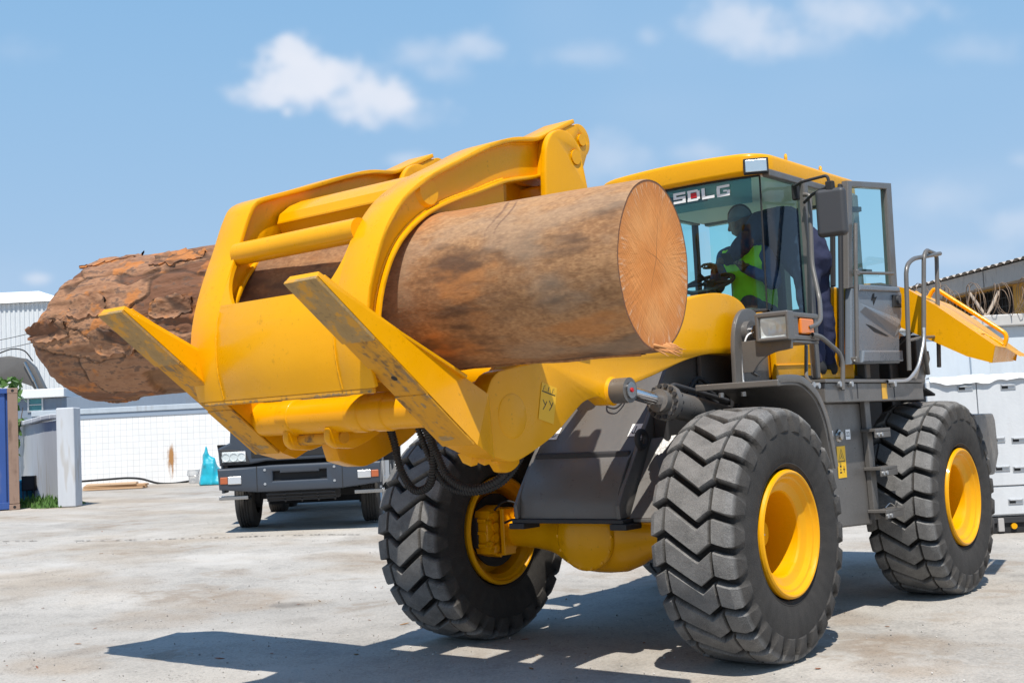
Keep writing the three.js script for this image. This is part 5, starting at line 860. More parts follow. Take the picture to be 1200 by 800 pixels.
  const radius = (s, a) => {
    const t = s / LEN; let r = mix(R0, R1, t) + 0.022 * (fbm3(s * 0.9, Math.cos(a) * 0.9, Math.sin(a) * 0.9, 3, 601) - 0.5) + 0.006 * (fbm3(s * 6, Math.cos(a) * 5, Math.sin(a) * 5, 3, 607) - 0.5);
    const m = barkMask(s, a); if (m > 0) { const [e, id] = cells(s, a); r += m * (0.012 + 0.024 * id * sst(0.0, 0.03, e) + 0.009 * (fbm(s * 5, a * 13, 4, 611, 0, 0, 0.6) - 0.5) - 0.009 * sst(0.52, 0.66, fbm(s * 2.6, a * 15, 4, 613))); }
    return r;
  };
  const endLen = (a) => LEN - 0.20 * Math.max(0, Math.sin(a + 0.15)) - 0.05 * Math.max(0, -Math.sin(a)) + 0.10 * (fbm(Math.cos(a) * 2 + 4, Math.sin(a) * 2 + 4, 3, 621) - 0.5);
  for (let i = 0; i <= NI; i++) for (let j = 0; j <= NA; j++) {
    const a = j / NA * Math.PI * 2 - Math.PI / 2, e = endLen(a), s0 = -0.052 * Math.cos(a) - 0.010 * Math.sin(a), s = mix(s0, e, i / NI); let r = radius(Math.min(Math.max(s, 0), LEN - 0.01), a);
    const back = sst(0, 0.42, (s - (e - 0.42))); r *= 1 - (0.30 + 0.16 * Math.max(0, Math.sin(a))) * back * back; if (s < s0 + 0.02) r -= (s0 + 0.02 - s) * 0.25;
    const p = A.clone().addScaledVector(ax, s).addScaledVector(ex, Math.cos(a) * r).addScaledVector(ey, Math.sin(a) * r); pos.push(p.x, p.y, p.z); uv.push((s + 0.08) / (LEN + 0.1), j / NA);
    if (i < NI && j < NA) { const k = i * (NA + 1) + j; idx.push(k, k + 1, k + NA + 1, k + 1, k + NA + 2, k + NA + 1); }
  }
  const g = new THREE.BufferGeometry(); g.setAttribute('position', new THREE.Float32BufferAttribute(pos, 3)); g.setAttribute('uv', new THREE.Float32BufferAttribute(uv, 2)); g.setIndex(idx); g.computeVertexNormals();
  mesh('trunk', g, barkM, log, true);
  const disc = (i, face) => { // end face following the outline of ring i
    const P = [], U = [], I = [], c = V(0, 0, 0), rings = 14, o = i * (NA + 1); const ring = []; for (let j = 0; j < NA; j++) { const v = V(pos[(o + j) * 3], pos[(o + j) * 3 + 1], pos[(o + j) * 3 + 2]); ring.push(v); c.add(v); } c.divideScalar(NA);
    for (let q = 0; q <= rings; q++) for (let j = 0; j < NA; j++) { const t = q / rings, v = c.clone().lerp(ring[j], t * 0.9995), a = j / NA * 6.2832; v.addScaledVector(ax, face * (0.006 * (fbm(Math.cos(a) * t * 4 + 8, Math.sin(a) * t * 4 + 8, 3, 631) - 0.5) * (1 - t * t * t))); P.push(v.x, v.y, v.z); U.push(0.5 + 0.5 * t * Math.cos(a), 0.5 + 0.5 * t * Math.sin(a)); if (q < rings) { const k = q * NA + j, n = q * NA + (j + 1) % NA; I.push(k, n, k + NA, n, n + NA, k + NA); } }
    const gg = new THREE.BufferGeometry(); gg.setAttribute('position', new THREE.Float32BufferAttribute(P, 3)); gg.setAttribute('uv', new THREE.Float32BufferAttribute(U, 2)); gg.setIndex(I); gg.computeVertexNormals(); return gg;
  };
  const endH = new Float32Array(768 * 768);
  const endMap = tex(768, 768, (u, v, X, Y) => {
    const x = u * 2 - 1 + 0.10, y = v * 2 - 1 + 0.04, r0 = Math.hypot(u * 2 - 1, v * 2 - 1), r = Math.hypot(x, y) * (1 + 0.05 * (fbm(u * 3, v * 3, 2, 641) - 0.5)), a = Math.atan2(y, x);
    const rings = Math.sin(r * 95 + 5 * fbm(u * 4, v * 4, 3, 643)), fib = fbm(a * 46 / 6.2832 * 4, r * 7, 4, 647, 184, 0, 0.6), saw = vn((u * 0.8 + v * 0.6) * 210 + 2 * vn(u * 5, v * 5, 4), (v * 0.8 - u * 0.6) * 5, 653), big = fbm(u * 3.5, v * 3.5, 4, 659);
    let c = mix3([0.74, 0.255, 0.052], [0.82, 0.35, 0.105], sst(0.3, 0.75, 0.8 * big + 0.2 * fib)); const k = 1 + 0.01 * rings + 0.16 * (fib - 0.5) * sst(0.1, 0.6, r0) + 0.14 * (saw - 0.5); c = [c[0] * k, c[1] * k, c[2] * k];
    c = mix3(c, [0.62, 0.215, 0.05], 0.75 * sst(0.62, 0.95, r0 + 0.25 * (fib - 0.5)));
    c = mix3(c, [0.80, 0.60, 0.40], 0.55 * sst(0.58, 0.76, fib) * sst(0.72, 0.95, r0));
    for (const [ca, l, w] of [[0.4, 0.55, 0.010], [3.3, 0.5, 0.011], [1.75, 0.38, 0.008], [5.1, 0.42, 0.008]]) { let da = a - ca; da = Math.atan2(Math.sin(da), Math.cos(da)) + 0.05 * (fbm(r * 9, ca, 3, 661) - 0.5); const dd = Math.abs(da) * r; c = mix3(c, [0.20, 0.075, 0.02], (1 - sst(0, w * (1.1 - r / l), dd)) * (r < l ? 1 : 0) * 0.85); }
    c = mix3(c, [0.17, 0.075, 0.035], sst(0.965, 0.985, r0 + 0.012 * (fib - 0.5))); endH[Y * 768 + X] = 0.4 + 0.35 * (fib - 0.5) * sst(0.2, 0.8, r0) + 0.25 * (saw - 0.5); return c;
  });
  const endBump = grey(768, 768, (u, v, x, y) => endH[y * 768 + x]);
  mesh('cut_face', disc(0, -1), std({ map: endMap, bumpMap: endBump, bumpScale: 0.006, roughness: 0.85 }), log, true);
  mesh('broken_end', disc(NI, 1), barkM, log, true);
  const rnd = rngOf(71), spl = []; // torn fibres under the cut
  for (let i = 0; i < 26; i++) { const a = -Math.PI / 2 - 0.45 + rnd() * 0.55, r = R0 - 0.012 - rnd() * 0.02, b = A.clone().addScaledVector(ax, -0.052 * Math.cos(a) + 0.014 + 0.01 * rnd()).addScaledVector(ex, Math.cos(a) * r).addScaledVector(ey, Math.sin(a) * r), d = V(rnd() - 0.7, -0.35 - rnd() * 0.4, -0.9 - rnd()).normalize().multiplyScalar(0.04 + 0.09 * rnd()), e = b.clone().add(d); spl.push(G.rod(b, e, 0.006 + 0.006 * rnd(), 0.001, 5)); }
  mesh('torn_fibres', spl, std({ color: L(0.50, 0.24, 0.09), roughness: 0.9 }), log).userData.kind = 'stuff';
  // long loose strip of bark along the bottom
  for (const [s0, s1, a, w, lift] of [[0.1, 1.3, -1.62, 0.10, 0.018], [3.0, 3.5, 0.9, 0.13, 0.05], [3.75, 4.15, 0.25, 0.14, 0.055], [3.3, 3.9, -0.25, 0.16, 0.05], [4.15, 4.6, -0.02, 0.12, 0.06], [2.9, 3.3, 0.1, 0.12, 0.045], [3.9, 4.5, 1.35, 0.2, 0.05]]) {
    const P = [], I = [], U = [], n = 26, m = 6; for (let i = 0; i <= n; i++) for (let j = 0; j <= m; j++) for (const lay of [0, 1]) { const s = mix(s0, s1, i / n) + 0.04 * (hash2(j, Math.round(s0 * 100), 5) - 0.5), wd = w * (0.55 + 0.8 * fbm(i * 0.35, s0 * 7, 2, 673)) * Math.pow(Math.sin(Math.PI * clamp01(0.08 + 0.84 * i / n)), 0.4), aa = a + (j / m - 0.5) * wd / 0.44, r = radius(s, aa) + (lay ? 0.002 : -0.014) + lift * Math.pow(Math.abs(j / m - 0.35), 1.4) * (0.4 + fbm(i * 0.4, j * 0.4, 2, 677)), p = A.clone().addScaledVector(ax, s).addScaledVector(ex, Math.cos(aa) * r).addScaledVector(ey, Math.sin(aa) * r); P.push(p.x, p.y, p.z); U.push((s + 0.08) / (LEN + 0.1), ((aa + Math.PI / 2) / 6.2832 + 0.13) % 1); }
    for (let i = 0; i < n; i++) for (let j = 0; j < m; j++) for (const lay of [0, 1]) { const k = (i * (m + 1) + j) * 2 + lay, r = k + 2, d = k + (m + 1) * 2, e = d + 2; if (lay) I.push(k, r, d, r, e, d); else I.push(k, d, r, r, d, e); }
    for (let i = 0; i < n; i++) for (const j of [0, m]) { const k = (i * (m + 1) + j) * 2, d = k + (m + 1) * 2; I.push(k, d, k + 1, k + 1, d, d + 1); }
    const gg = new THREE.BufferGeometry(); gg.setAttribute('position', new THREE.Float32BufferAttribute(P, 3)); gg.setAttribute('uv', new THREE.Float32BufferAttribute(U, 2)); gg.setIndex(I); gg.computeVertexNormals(); mesh('bark_flake', gg, barkM, log, true);
  }
}

// ---------------------------------------------------------------- the two men at the cab
const skin = std({ color: L(0.15, 0.075, 0.045), roughness: 0.6 });
function headGeo(c, dir, tilt) { // c: centre, dir: facing angle about y (0 = +x)
  const f = (x, y, z) => {
    let d = ellipsoid(x, y, z, [0, 0.03, 0], [0.098, 0.108, 0.078]); d = smin(d, ellipsoid(x, y, z, [0.03, -0.055, 0], [0.066, 0.068, 0.058]), 0.04);
    d = smin(d, capsule(x, y, z, [0.092, 0.022, 0], [0.116, -0.022, 0], 0.009, 0.016), 0.018); d = smin(d, ellipsoid(x, y, z, [0.088, -0.066, 0], [0.014, 0.013, 0.026]), 0.012);
    for (const s of [-1, 1]) { d = smin(d, ellipsoid(x, y, z, [-0.005, -0.005, s * 0.080], [0.026, 0.036, 0.012]), 0.008); d = smin(d, ellipsoid(x, y, z, [0.082, 0.036, s * 0.030], [0.016, 0.009, 0.022]), 0.012); d = Math.max(d, -ellipsoid(x, y, z, [0.102, 0.014, s * 0.033], [0.014, 0.010, 0.016])); }
    return smin(d, capsule(x, y, z, [-0.02, -0.06, 0], [-0.045, -0.17, 0], 0.056, 0.062), 0.03);
  };
  return netMesh(f, [-0.13, -0.22, -0.115], [0.15, 0.16, 0.115], 0.008).rotateZ(tilt).rotateY(dir).translate(...c);
}
function handGeo(c, rotY, rotZ, curl, mirror) { // palm along +x, fingers bent down by curl
  const F = [[-0.030, 0.070], [-0.010, 0.080], [0.011, 0.075], [0.030, 0.058]], f = (x, y, z) => {
    if (mirror) z = -z; let d = ellipsoid(x, y, z, [0.04, 0, 0], [0.052, 0.016, 0.042]);
    for (const [zz, l] of F) { let px = 0.078, py = 0, a = -curl * 0.4, dd = 9; for (let q = 0; q < 3; q++) { const L0 = l * [0.45, 0.32, 0.23][q], nx = px + Math.cos(a) * L0, ny = py + Math.sin(a) * L0; dd = Math.min(dd, capsule(x, y, z, [px, py, zz], [nx, ny, zz], 0.0095 - q * 0.001, 0.0088 - q * 0.001)); px = nx; py = ny; a -= curl; } d = Math.min(d, dd); }
    d = smin(d, Math.min(capsule(x, y, z, [0.018, -0.004, -0.034], [0.048, -0.014, -0.062], 0.014, 0.011), capsule(x, y, z, [0.048, -0.014, -0.062], [0.078, -0.024, -0.058], 0.011, 0.009)), 0.008);
    return smin(d, capsule(x, y, z, [0, 0, 0], [-0.05, 0, 0], 0.026, 0.03), 0.02);
  };
  return netMesh(f, [-0.09, -0.10, -0.085], [0.18, 0.03, 0.085], 0.006).rotateZ(rotZ).rotateY(rotY).translate(...c);
}
function figure(bones, grow, lo, hi, h, fold, seed) { // bones: [a, b, r0, r1]
  return netMesh((x, y, z) => { let d = 9; for (const [a, b, r0, r1, k] of bones) d = smin(d, capsule(x, y, z, a, b, r0 + grow, r1 + grow), k ?? 0.06); return d + (fold ? fold * (fbm3(x * 9 + y * 4, y * 13, z * 9 - y * 3, 3, seed) - 0.5) : 0); }, lo, hi, h);
}
const cloth = grey(256, 256, (u, v) => 0.5 * vn(u * 128, v * 128, 3, 128, 128) + 0.5 * fbm(u * 6, v * 6, 3, 4, 6, 6), [3, 3]);
{ // operator, seated
  const p = thing('person', 'seated machine operator in lime safety vest and cap behind the windscreen', 'person');
  const Z = -0.22, hip = [-2.10, 2.36, Z], waist = [-2.09, 2.55, Z], chest = [-2.02, 2.78, Z], neck = [-1.96, 2.98, Z];
  const tors = [[hip, waist, 0.15, 0.135, 0.1], [waist, chest, 0.135, 0.15, 0.1], [[-2.0, 2.86, Z - 0.14], [-2.0, 2.86, Z + 0.14], 0.085, 0.085, 0.1], [chest, neck, 0.13, 0.06, 0.08]];
  const arms = [[[-1.99, 2.88, Z - 0.20], [-1.90, 2.62, Z - 0.26], 0.062, 0.05], [[-1.90, 2.62, Z - 0.26], [-1.68, 2.72, Z - 0.13], 0.048, 0.034], [[-1.99, 2.88, Z + 0.20], [-1.88, 2.63, Z + 0.25], 0.062, 0.05], [[-1.88, 2.63, Z + 0.25], [-1.66, 2.74, Z + 0.12], 0.048, 0.034]];
  const legs = []; for (const s of [-1, 1]) legs.push([[-2.08, 2.36, Z + s * 0.10], [-1.66, 2.42, Z + s * 0.16], 0.095, 0.07, 0.04], [[-1.66, 2.42, Z + s * 0.16], [-1.56, 1.98, Z + s * 0.15], 0.066, 0.045, 0.03], [[-1.56, 1.92, Z + s * 0.15], [-1.42, 1.885, Z + s * 0.16], 0.045, 0.04, 0.03]);
  const lo = [-2.34, 1.83, Z - 0.42], hi = [-1.34, 3.08, Z + 0.42], head = [-1.91, 3.13, Z];
  mesh('body', [figure([...tors, ...arms, ...legs], -0.012, lo, hi, 0.022), headGeo(head, 0.1, -0.25), handGeo([-1.66, 2.735, Z - 0.12], 0.25, 0.3, 0.5, false), handGeo([-1.65, 2.755, Z + 0.11], -0.25, 0.25, 0.5, true)], skin, p);
  const shirt = std({ color: L(0.025, 0.05, 0.15), roughness: 0.9, bumpMap: cloth, bumpScale: 0.002 });
  mesh('shirt', figure([...tors, ...arms], 0.006, [-2.34, 2.2, Z - 0.42], [-1.66, 2.99, Z + 0.42], 0.014, 0.03, 701), shirt, p);
  mesh('trousers', figure(legs, 0.006, lo, [hi[0], 2.5, hi[2]], 0.016, 0.03, 703), std({ color: L(0.03, 0.035, 0.05), roughness: 0.9 }), p);
  const vest = figure(tors.map(([a, b, r0, r1, k]) => [a, b, r0 * 1.0, r1 * 1.0, k]), 0.022, [-2.34, 2.3, Z - 0.36], [-1.76, 2.92, Z + 0.36], 0.013, 0.025, 705);
  mesh('safety_vest', vest, std({ color: L(0.42, 0.85, 0.03), roughness: 0.8, bumpMap: cloth, bumpScale: 0.002 }), p);
  mesh('reflective_stripe', figure([[[-2.085, 2.60, Z], [-2.083, 2.61, Z], 0.165, 0.165, 0.05]], 0.0, [-2.34, 2.575, Z - 0.3], [-1.8, 2.635, Z + 0.3], 0.012), std({ color: L(0.75, 0.77, 0.78), roughness: 0.35 }), p);
  const capG = [netMesh((x, y, z) => Math.max(ellipsoid(x, y, z, [0, 0.02, 0], [0.112, 0.118, 0.094]), 0.045 - y), [-0.13, 0.02, -0.115], [0.13, 0.16, 0.115], 0.009), G.hull([...[-0.07, -0.03, 0.03, 0.07].map((z) => [0.08, 0.05, z]), [0.19, 0.03, -0.04], [0.20, 0.03, 0], [0.19, 0.03, 0.04], [0.19, 0.036, 0], [0.08, 0.062, 0]])].map((g) => g.rotateZ(-0.25).rotateY(0.1).translate(...head)); mesh('cap', capG, std({ color: L(0.10, 0.13, 0.17), roughness: 0.8 }), p);
  single('handheld_phone', new RoundedBoxGeometry(0.15, 0.012, 0.078, 2, 0.006).rotateZ(0.55).rotateY(0.1).translate(-1.60, 2.80, Z - 0.03), M.black, 'dark handheld phone in the seated operator\'s hands', 'phone');
}
{ // second man on the platform, leaning in through the door
  const p = thing('person', 'person in navy overalls leaning in through the open cab door', 'person', [-0.05, 0.055, 0.19]);
  const tors = [[[-1.95, 2.70, -0.94], [-1.97, 2.78, -0.90], 0.165, 0.165, 0.1], [[-1.97, 2.78, -0.90], [-2.0, 3.0, -0.70], 0.160, 0.155, 0.1], [[-2.0, 3.0, -0.70], [-1.96, 3.04, -0.50], 0.145, 0.09, 0.1], [[-2.16, 3.03, -0.60], [-1.80, 3.03, -0.60], 0.075, 0.075, 0.1]];
  const arms = [[[-2.18, 3.02, -0.60], [-2.16, 2.80, -0.44], 0.062, 0.05], [[-2.16, 2.80, -0.44], [-1.98, 2.78, -0.30], 0.048, 0.036], [[-1.79, 3.02, -0.60], [-1.70, 2.84, -0.48], 0.062, 0.05], [[-1.70, 2.84, -0.48], [-1.76, 2.76, -0.32], 0.048, 0.036]];
  const legs = []; for (const s of [-1, 1]) legs.push([[-1.95 + s * 0.085, 2.68, -0.95], [-1.93 + s * 0.10, 2.22, -0.99], 0.105, 0.075, 0.03], [[-1.93 + s * 0.10, 2.22, -0.99], [-1.92 + s * 0.10, 1.90, -1.01], 0.072, 0.06, 0.03]);
  const lo = [-2.36, 1.74, -1.24], hi = [-1.56, 3.22, -0.2];
  mesh('body', [figure([...tors, ...arms, ...legs, ...[-1, 1].map((s) => [[-1.92 + s * 0.10, 1.86, -1.01], [-1.92 + s * 0.10, 1.81, -0.90], 0.045, 0.04, 0.03])], -0.014, lo, hi, 0.022), headGeo([-1.95, 3.10, -0.36], -Math.PI / 2, -0.3), handGeo([-1.97, 2.78, -0.29], 0.6, -0.1, 0.5, false), handGeo([-1.765, 2.76, -0.31], 1.9, -0.1, 0.5, true)], skin, p);
  mesh('overalls', figure([...tors, ...arms, ...legs], 0.012, lo, [-1.56, 3.16, -0.31], 0.013, 0.05, 711), std({ color: L(0.012, 0.016, 0.050), roughness: 0.85, bumpMap: cloth, bumpScale: 0.003 }), p);
  for (const s of [-1, 1]) mesh('boot', figure([[[-1.92 + s * 0.10, 1.93, -1.01], [-1.92 + s * 0.10, 1.83, -1.02], 0.058, 0.05], [[-1.92 + s * 0.10, 1.825, -1.03], [-1.92 + s * 0.10, 1.815, -0.87], 0.05, 0.042]], 0, [-2.12 + s * 0.1, 1.772, -1.12], [-1.72 + s * 0.1, 1.98, -0.8], 0.012), M.black, p);
  mesh('hair', netMesh((x, y, z) => Math.max(ellipsoid(x, y, z, [-0.01, 0.035, 0], [0.106, 0.112, 0.086]), 0.07 * x + 0.02 - y + (x > 0.03 ? 0.06 : 0)), [-0.13, -0.02, -0.11], [0.11, 0.16, 0.11], 0.009).rotateZ(-0.3).rotateY(-Math.PI / 2).translate(-1.95, 3.10, -0.36), M.black, p);
}

// ---------------------------------------------------------------- the yard's surroundings
const FACE = 2.25; // turn that points a thing's +z at the camera, its +x to the right
const PXM = (d) => d / CAM.f; // metres per photograph pixel at depth d
const gp = (px, d) => { const p = at(px, 560, d); return [p.x, groundY(p.x, p.z), p.z]; };
function bigBox(o, name, x0, x1, y0, y1, z0, z1, m, r = 0.01) { return mesh(name, G.bb(x0, x1, y0, y1, z0, z1, r), m, o); }
const dirty = (c, seed, amt = 0.5, sx = 1, sy = 1, dirt = [0.16, 0.13, 0.10]) => tex(256, 256, (u, v) => { const a = fbm(u * 6 * sx, v * 6 * sy, 4, seed, 6 * sx, 6 * sy, 0.55), s = fbm(u * 30, v * 4, 3, seed + 7, 30, 4); const k = 0.92 + 0.16 * (a - 0.5) + 0.1 * (s - 0.5); return mix3([c[0] * k, c[1] * k, c[2] * k], dirt, amt * sst(0.56, 0.78, 0.5 * a + 0.5 * s)); }, [0.4, 0.4]);

// dark lorry facing the camera behind the grapple
{
  const pos = gp(363, 19.7), o = thing('lorry', 'dark slate heavy lorry parked beyond the grapple', 'lorry', [pos[0], pos[1], pos[2]], FACE + 0.05);
  // local: +z forward (to the camera), +x to the right of the picture
  const body = phy({ color: L(0.036, 0.047, 0.066), roughness: 0.42, clearcoat: 0.5, clearcoatRoughness: 0.2, map: paintTint });
  const F = 1.30; // front face
  const X = (px) => (px - 343) * PXM(19.0), Y = (py, px = 343) => (618 - py - (px - 292) * 0.05) * PXM(19.0) - 0.02;
  mesh('bumper', [G.crease(G.plate([[-1.21, 0.66], [-0.62, 0.60], [0.62, 0.60], [1.21, 0.66], [1.23, 0.98], [0.64, 0.99], [0.42, 1.0], [-0.42, 1.0], [-0.64, 0.99], [-1.23, 0.98]], F - 0.26, F + 0.02, 0.03, [[[-0.40, 0.76], [0.40, 0.76], [0.40, 0.90], [0.30, 0.90], [0.30, 0.87], [-0.30, 0.87], [-0.30, 0.90], [-0.40, 0.90]]]), 0.4)], body, o);
  mesh('bumper_slot', G.bb(-0.42, 0.42, 0.74, 0.92, F - 0.10, F - 0.06), M.black, o);
  for (const s of [-1, 1]) {
    mesh('bumper_seam', G.bb(s * 0.64 - 0.006, s * 0.64 + 0.006, 0.61, 0.99, F + 0.012, F + 0.023, 0), M.black, o);
    const h = group('headlight', o); mesh('lamp_panel', G.bb(Math.min(s * 0.80, s * 1.15), Math.max(s * 0.80, s * 1.15), 1.075, 1.225, F + 0.001, F + 0.006, 0.002), lampM, h); mesh('lamp_frame', G.crease(G.plate([[s * 0.74, 1.04], [s * 1.17, 1.04], [s * 1.19, 1.27], [s * 0.92, 1.25], [s * 0.80, 1.20]].sort(() => 0), F - 0.18, F + 0.0, 0.012), 0.3), M.greyDark, h);
    for (let i = 0; i < 3; i++) mesh('lamp_bowl', G.lathe([[0.0, -0.02], [0.05, -0.01], [0.056, 0.008], [0.06, 0.012]], 24).translate(s * (0.86 + i * 0.118), 1.145, F + 0.008), lampM, h); mesh('lamp_lens', G.crease(G.plate([[s * 0.78, 1.07], [s * 1.15, 1.065], [s * 1.165, 1.235], [s * 0.92, 1.225], [s * 0.83, 1.19]], F + 0.022, F + 0.032, 0.004), 0.3), M.clear, h);
    mesh('fog_lamp', G.bb(s * 0.97 - 0.10, s * 0.97 + 0.10, 0.74, 0.855, F + 0.02, F + 0.04, 0.01), M.reflector, o); mesh('turn_lamp', G.bb(s * 1.13 - 0.055, s * 1.13 + 0.055, 0.745, 0.85, F + 0.0, F + 0.035, 0.01), std({ color: L(0.42, 0.11, 0.04), roughness: 0.4 }), o);
    mesh('corner_step', G.bb(s * 1.02 - 0.22, s * 1.02 + 0.22, 0.50, 0.56, F - 0.42, F - 0.12, 0.01), M.steel, o);
    for (const y of [0.72, 0.93]) mesh('bolt', G.disc(s * 0.52, y, F + 0.0, F + 0.03, 0.02, 10), M.galv, o);
    mesh('side_fairing', G.crease(G.plate([[F - 0.28, 0.60], [F - 0.28, 1.3], [F - 0.95, 1.3], [F - 0.9, 1.12], [F - 0.72, 0.96], [F - 0.62, 0.6]], 0, 0.05, 0.01), 0.3).rotateY(-Math.PI / 2).translate(s * 1.2 + 0.025, 0, 0), body, o);
    mesh('cab_step', G.bb(s * 1.17 - 0.06, s * 1.17 + 0.06, 0.70, 0.74, F - 1.0, F - 0.66, 0.01), M.galv, o);
    mesh('rear_guard', G.crease(G.plate([[-0.62, 0.95], [-0.66, 1.3], [0.1, 1.34], [0.0, 1.2], [-0.45, 1.16], [-0.56, 0.95]], 0, 0.5, 0.01), 0.3).rotateY(-Math.PI / 2).translate(s * 1.2 + 0.25, 0, 0), M.greyDark, o);
    mesh('mirror_arm', G.pipe([[s * 0.99, 2.6, F - 0.3], [s * 1.12, 2.6, F - 0.05], [s * 1.14, 2.0, F - 0.05], [s * 1.0, 1.85, F - 0.3]], 0.02), M.black, o);
    mesh('mirror', G.box(0.2, 0.42, 0.08, s * 1.12, 2.3, F - 0.08, 0.03), M.black, o);
  }
  mesh('under_grille', [...[0.56, 0.51, 0.46].map((y) => G.bar(V(-0.52, y, F - 0.05 - (0.56 - y)), V(0.52, y, F - 0.05 - (0.56 - y)), 0.05, 0.02)), ...[-0.5, -0.25, 0, 0.25, 0.5].map((x) => G.bar(V(x, 0.58, F - 0.05), V(x, 0.43, F - 0.2), 0.025, 0.02))], M.greyDark, o);
  mesh('cab_face', G.crease(G.plate([[-1.2, 1.02], [-0.78, 1.02], [-0.5, 1.06], [0.5, 1.06], [0.78, 1.02], [1.2, 1.02], [1.22, 1.28], [1.04, 1.36], [1.0, 1.9], [-1.0, 1.9], [-1.04, 1.36], [-1.22, 1.28]], F - 0.3, F - 0.03, 0.03), 0.3), body, o);
  mesh('grille_band', G.bb(-0.72, 0.72, 1.12, 1.40, F - 0.06, F - 0.02), M.black, o); for (let i = 0; i < 3; i++) mesh('grille_bar', G.bb(-0.7, 0.7, 1.5 + i * 0.12, 1.56 + i * 0.12, F - 0.05, F - 0.005, 0.01), M.greyDark, o);
  mesh('cab_box', G.join([G.bb(-1.0, 1.0, 1.05, 1.9, F - 1.9, F - 0.3, 0.05), G.bb(-1.0, 1.0, 2.72, 2.95, F - 1.9, F - 0.25, 0.08), G.bb(-1.0, 1.0, 1.9, 2.75, F - 1.9, F - 1.75, 0.03), G.bb(-1.0, -0.92, 1.9, 2.75, F - 0.36, F - 0.24, 0.02), G.bb(0.92, 1.0, 1.9, 2.75, F - 0.36, F - 0.24, 0.02)]), body, o);
  mesh('windscreen', G.bb(-0.92, 0.92, 1.9, 2.72, F - 0.27, F - 0.265, 0), M.glass, o); for (const s of [-1, 1]) mesh('side_window', G.bb(s * 0.98 - 0.003, s * 0.98 + 0.003, 1.9, 2.72, F - 1.75, F - 0.37, 0), M.glass, o);
  const tg = () => { const g = [G.lathe([[0.30, -0.145], [0.36, -0.155], [0.46, -0.15], [0.515, -0.125], [0.525, -0.10], ...[-0.062, -0.02, 0.02, 0.062].flatMap((z) => [[0.528, z - 0.012], [0.514, z - 0.007], [0.514, z + 0.007], [0.528, z + 0.012]]), [0.525, 0.10], [0.515, 0.125], [0.46, 0.15], [0.36, 0.155], [0.30, 0.145]], 56)]; return G.crease(G.join(g), 0.5).rotateY(Math.PI / 2); };
  const rg = () => G.lathe([[0.30, 0.13], [0.305, 0.15], [0.28, 0.14], [0.26, 0.08], [0.2, 0.04], [0.14, 0.06], [0.12, 0.13], [0.0, 0.14]], 40).rotateY(Math.PI / 2);
  const TX = 0.985; for (const [z, zs] of [[0, 0], [-3.4, 0], [-4.75, 0]]) for (const s of [-1, 1]) { const w = group('wheel', o); w.position.set(s * TX, 0.525, z); mesh('tyre', tg(), std({ color: L(0.045, 0.042, 0.04), roughness: 0.9, bumpMap: rubberBump, bumpScale: 0.003 }), w); const g = rg(); if (s < 0) g.rotateY(Math.PI); mesh('rim', g, M.galv, w); mesh('brake_drum', G.rod(V(0, 0, 0), V(-s * 0.2, 0, 0), 0.21), M.greyDark, w); }
  mesh('front_axle', [G.bar(V(-0.85, 0.50, 0), V(0.85, 0.50, 0), 0.11, 0.12), G.bar(V(-0.5, 0.62, 0), V(-0.5, 0.62, -0.9), 0.08, 0.05), G.bar(V(0.5, 0.62, 0), V(0.5, 0.62, -0.9), 0.08, 0.05)], M.greyDark, o); mesh('engine_sump', G.bb(-0.34, 0.34, 0.42, 0.95, -0.9, 0.7, 0.06), M.black, o); mesh('radiator', G.bb(-0.56, 0.56, 0.45, 1.0, 0.75, 0.95, 0.03), M.greyDark, o); mesh('bumper_carrier', G.bb(-1.12, 1.12, 0.94, 1.12, F - 0.34, F - 0.24, 0.01), M.black, o); mesh('splash_guard', G.bb(-0.8, 0.8, 0.30, 0.50, -1.2, -0.9, 0.02), M.black, o); mesh('chassis_rails', [G.bb(-0.46, -0.36, 0.66, 0.94, -5.6, F - 0.3), G.bb(0.36, 0.46, 0.66, 0.94, -5.6, F - 0.3)], M.greyDark, o);
  mesh('rear_axles', [G.bar(V(-0.8, 0.52, -3.4), V(0.8, 0.52, -3.4), 0.2, 0.22), G.bar(V(-0.8, 0.52, -4.75), V(0.8, 0.52, -4.75), 0.2, 0.22)], M.black, o); mesh('fuel_tank', G.bb(0.55, 1.15, 0.52, 1.05, -2.6, -1.2, 0.1), M.galv, o); mesh('load_body', G.bb(-1.05, 1.05, 1.12, 2.4, -5.6, -0.9, 0.04), M.greyDark, o);
}

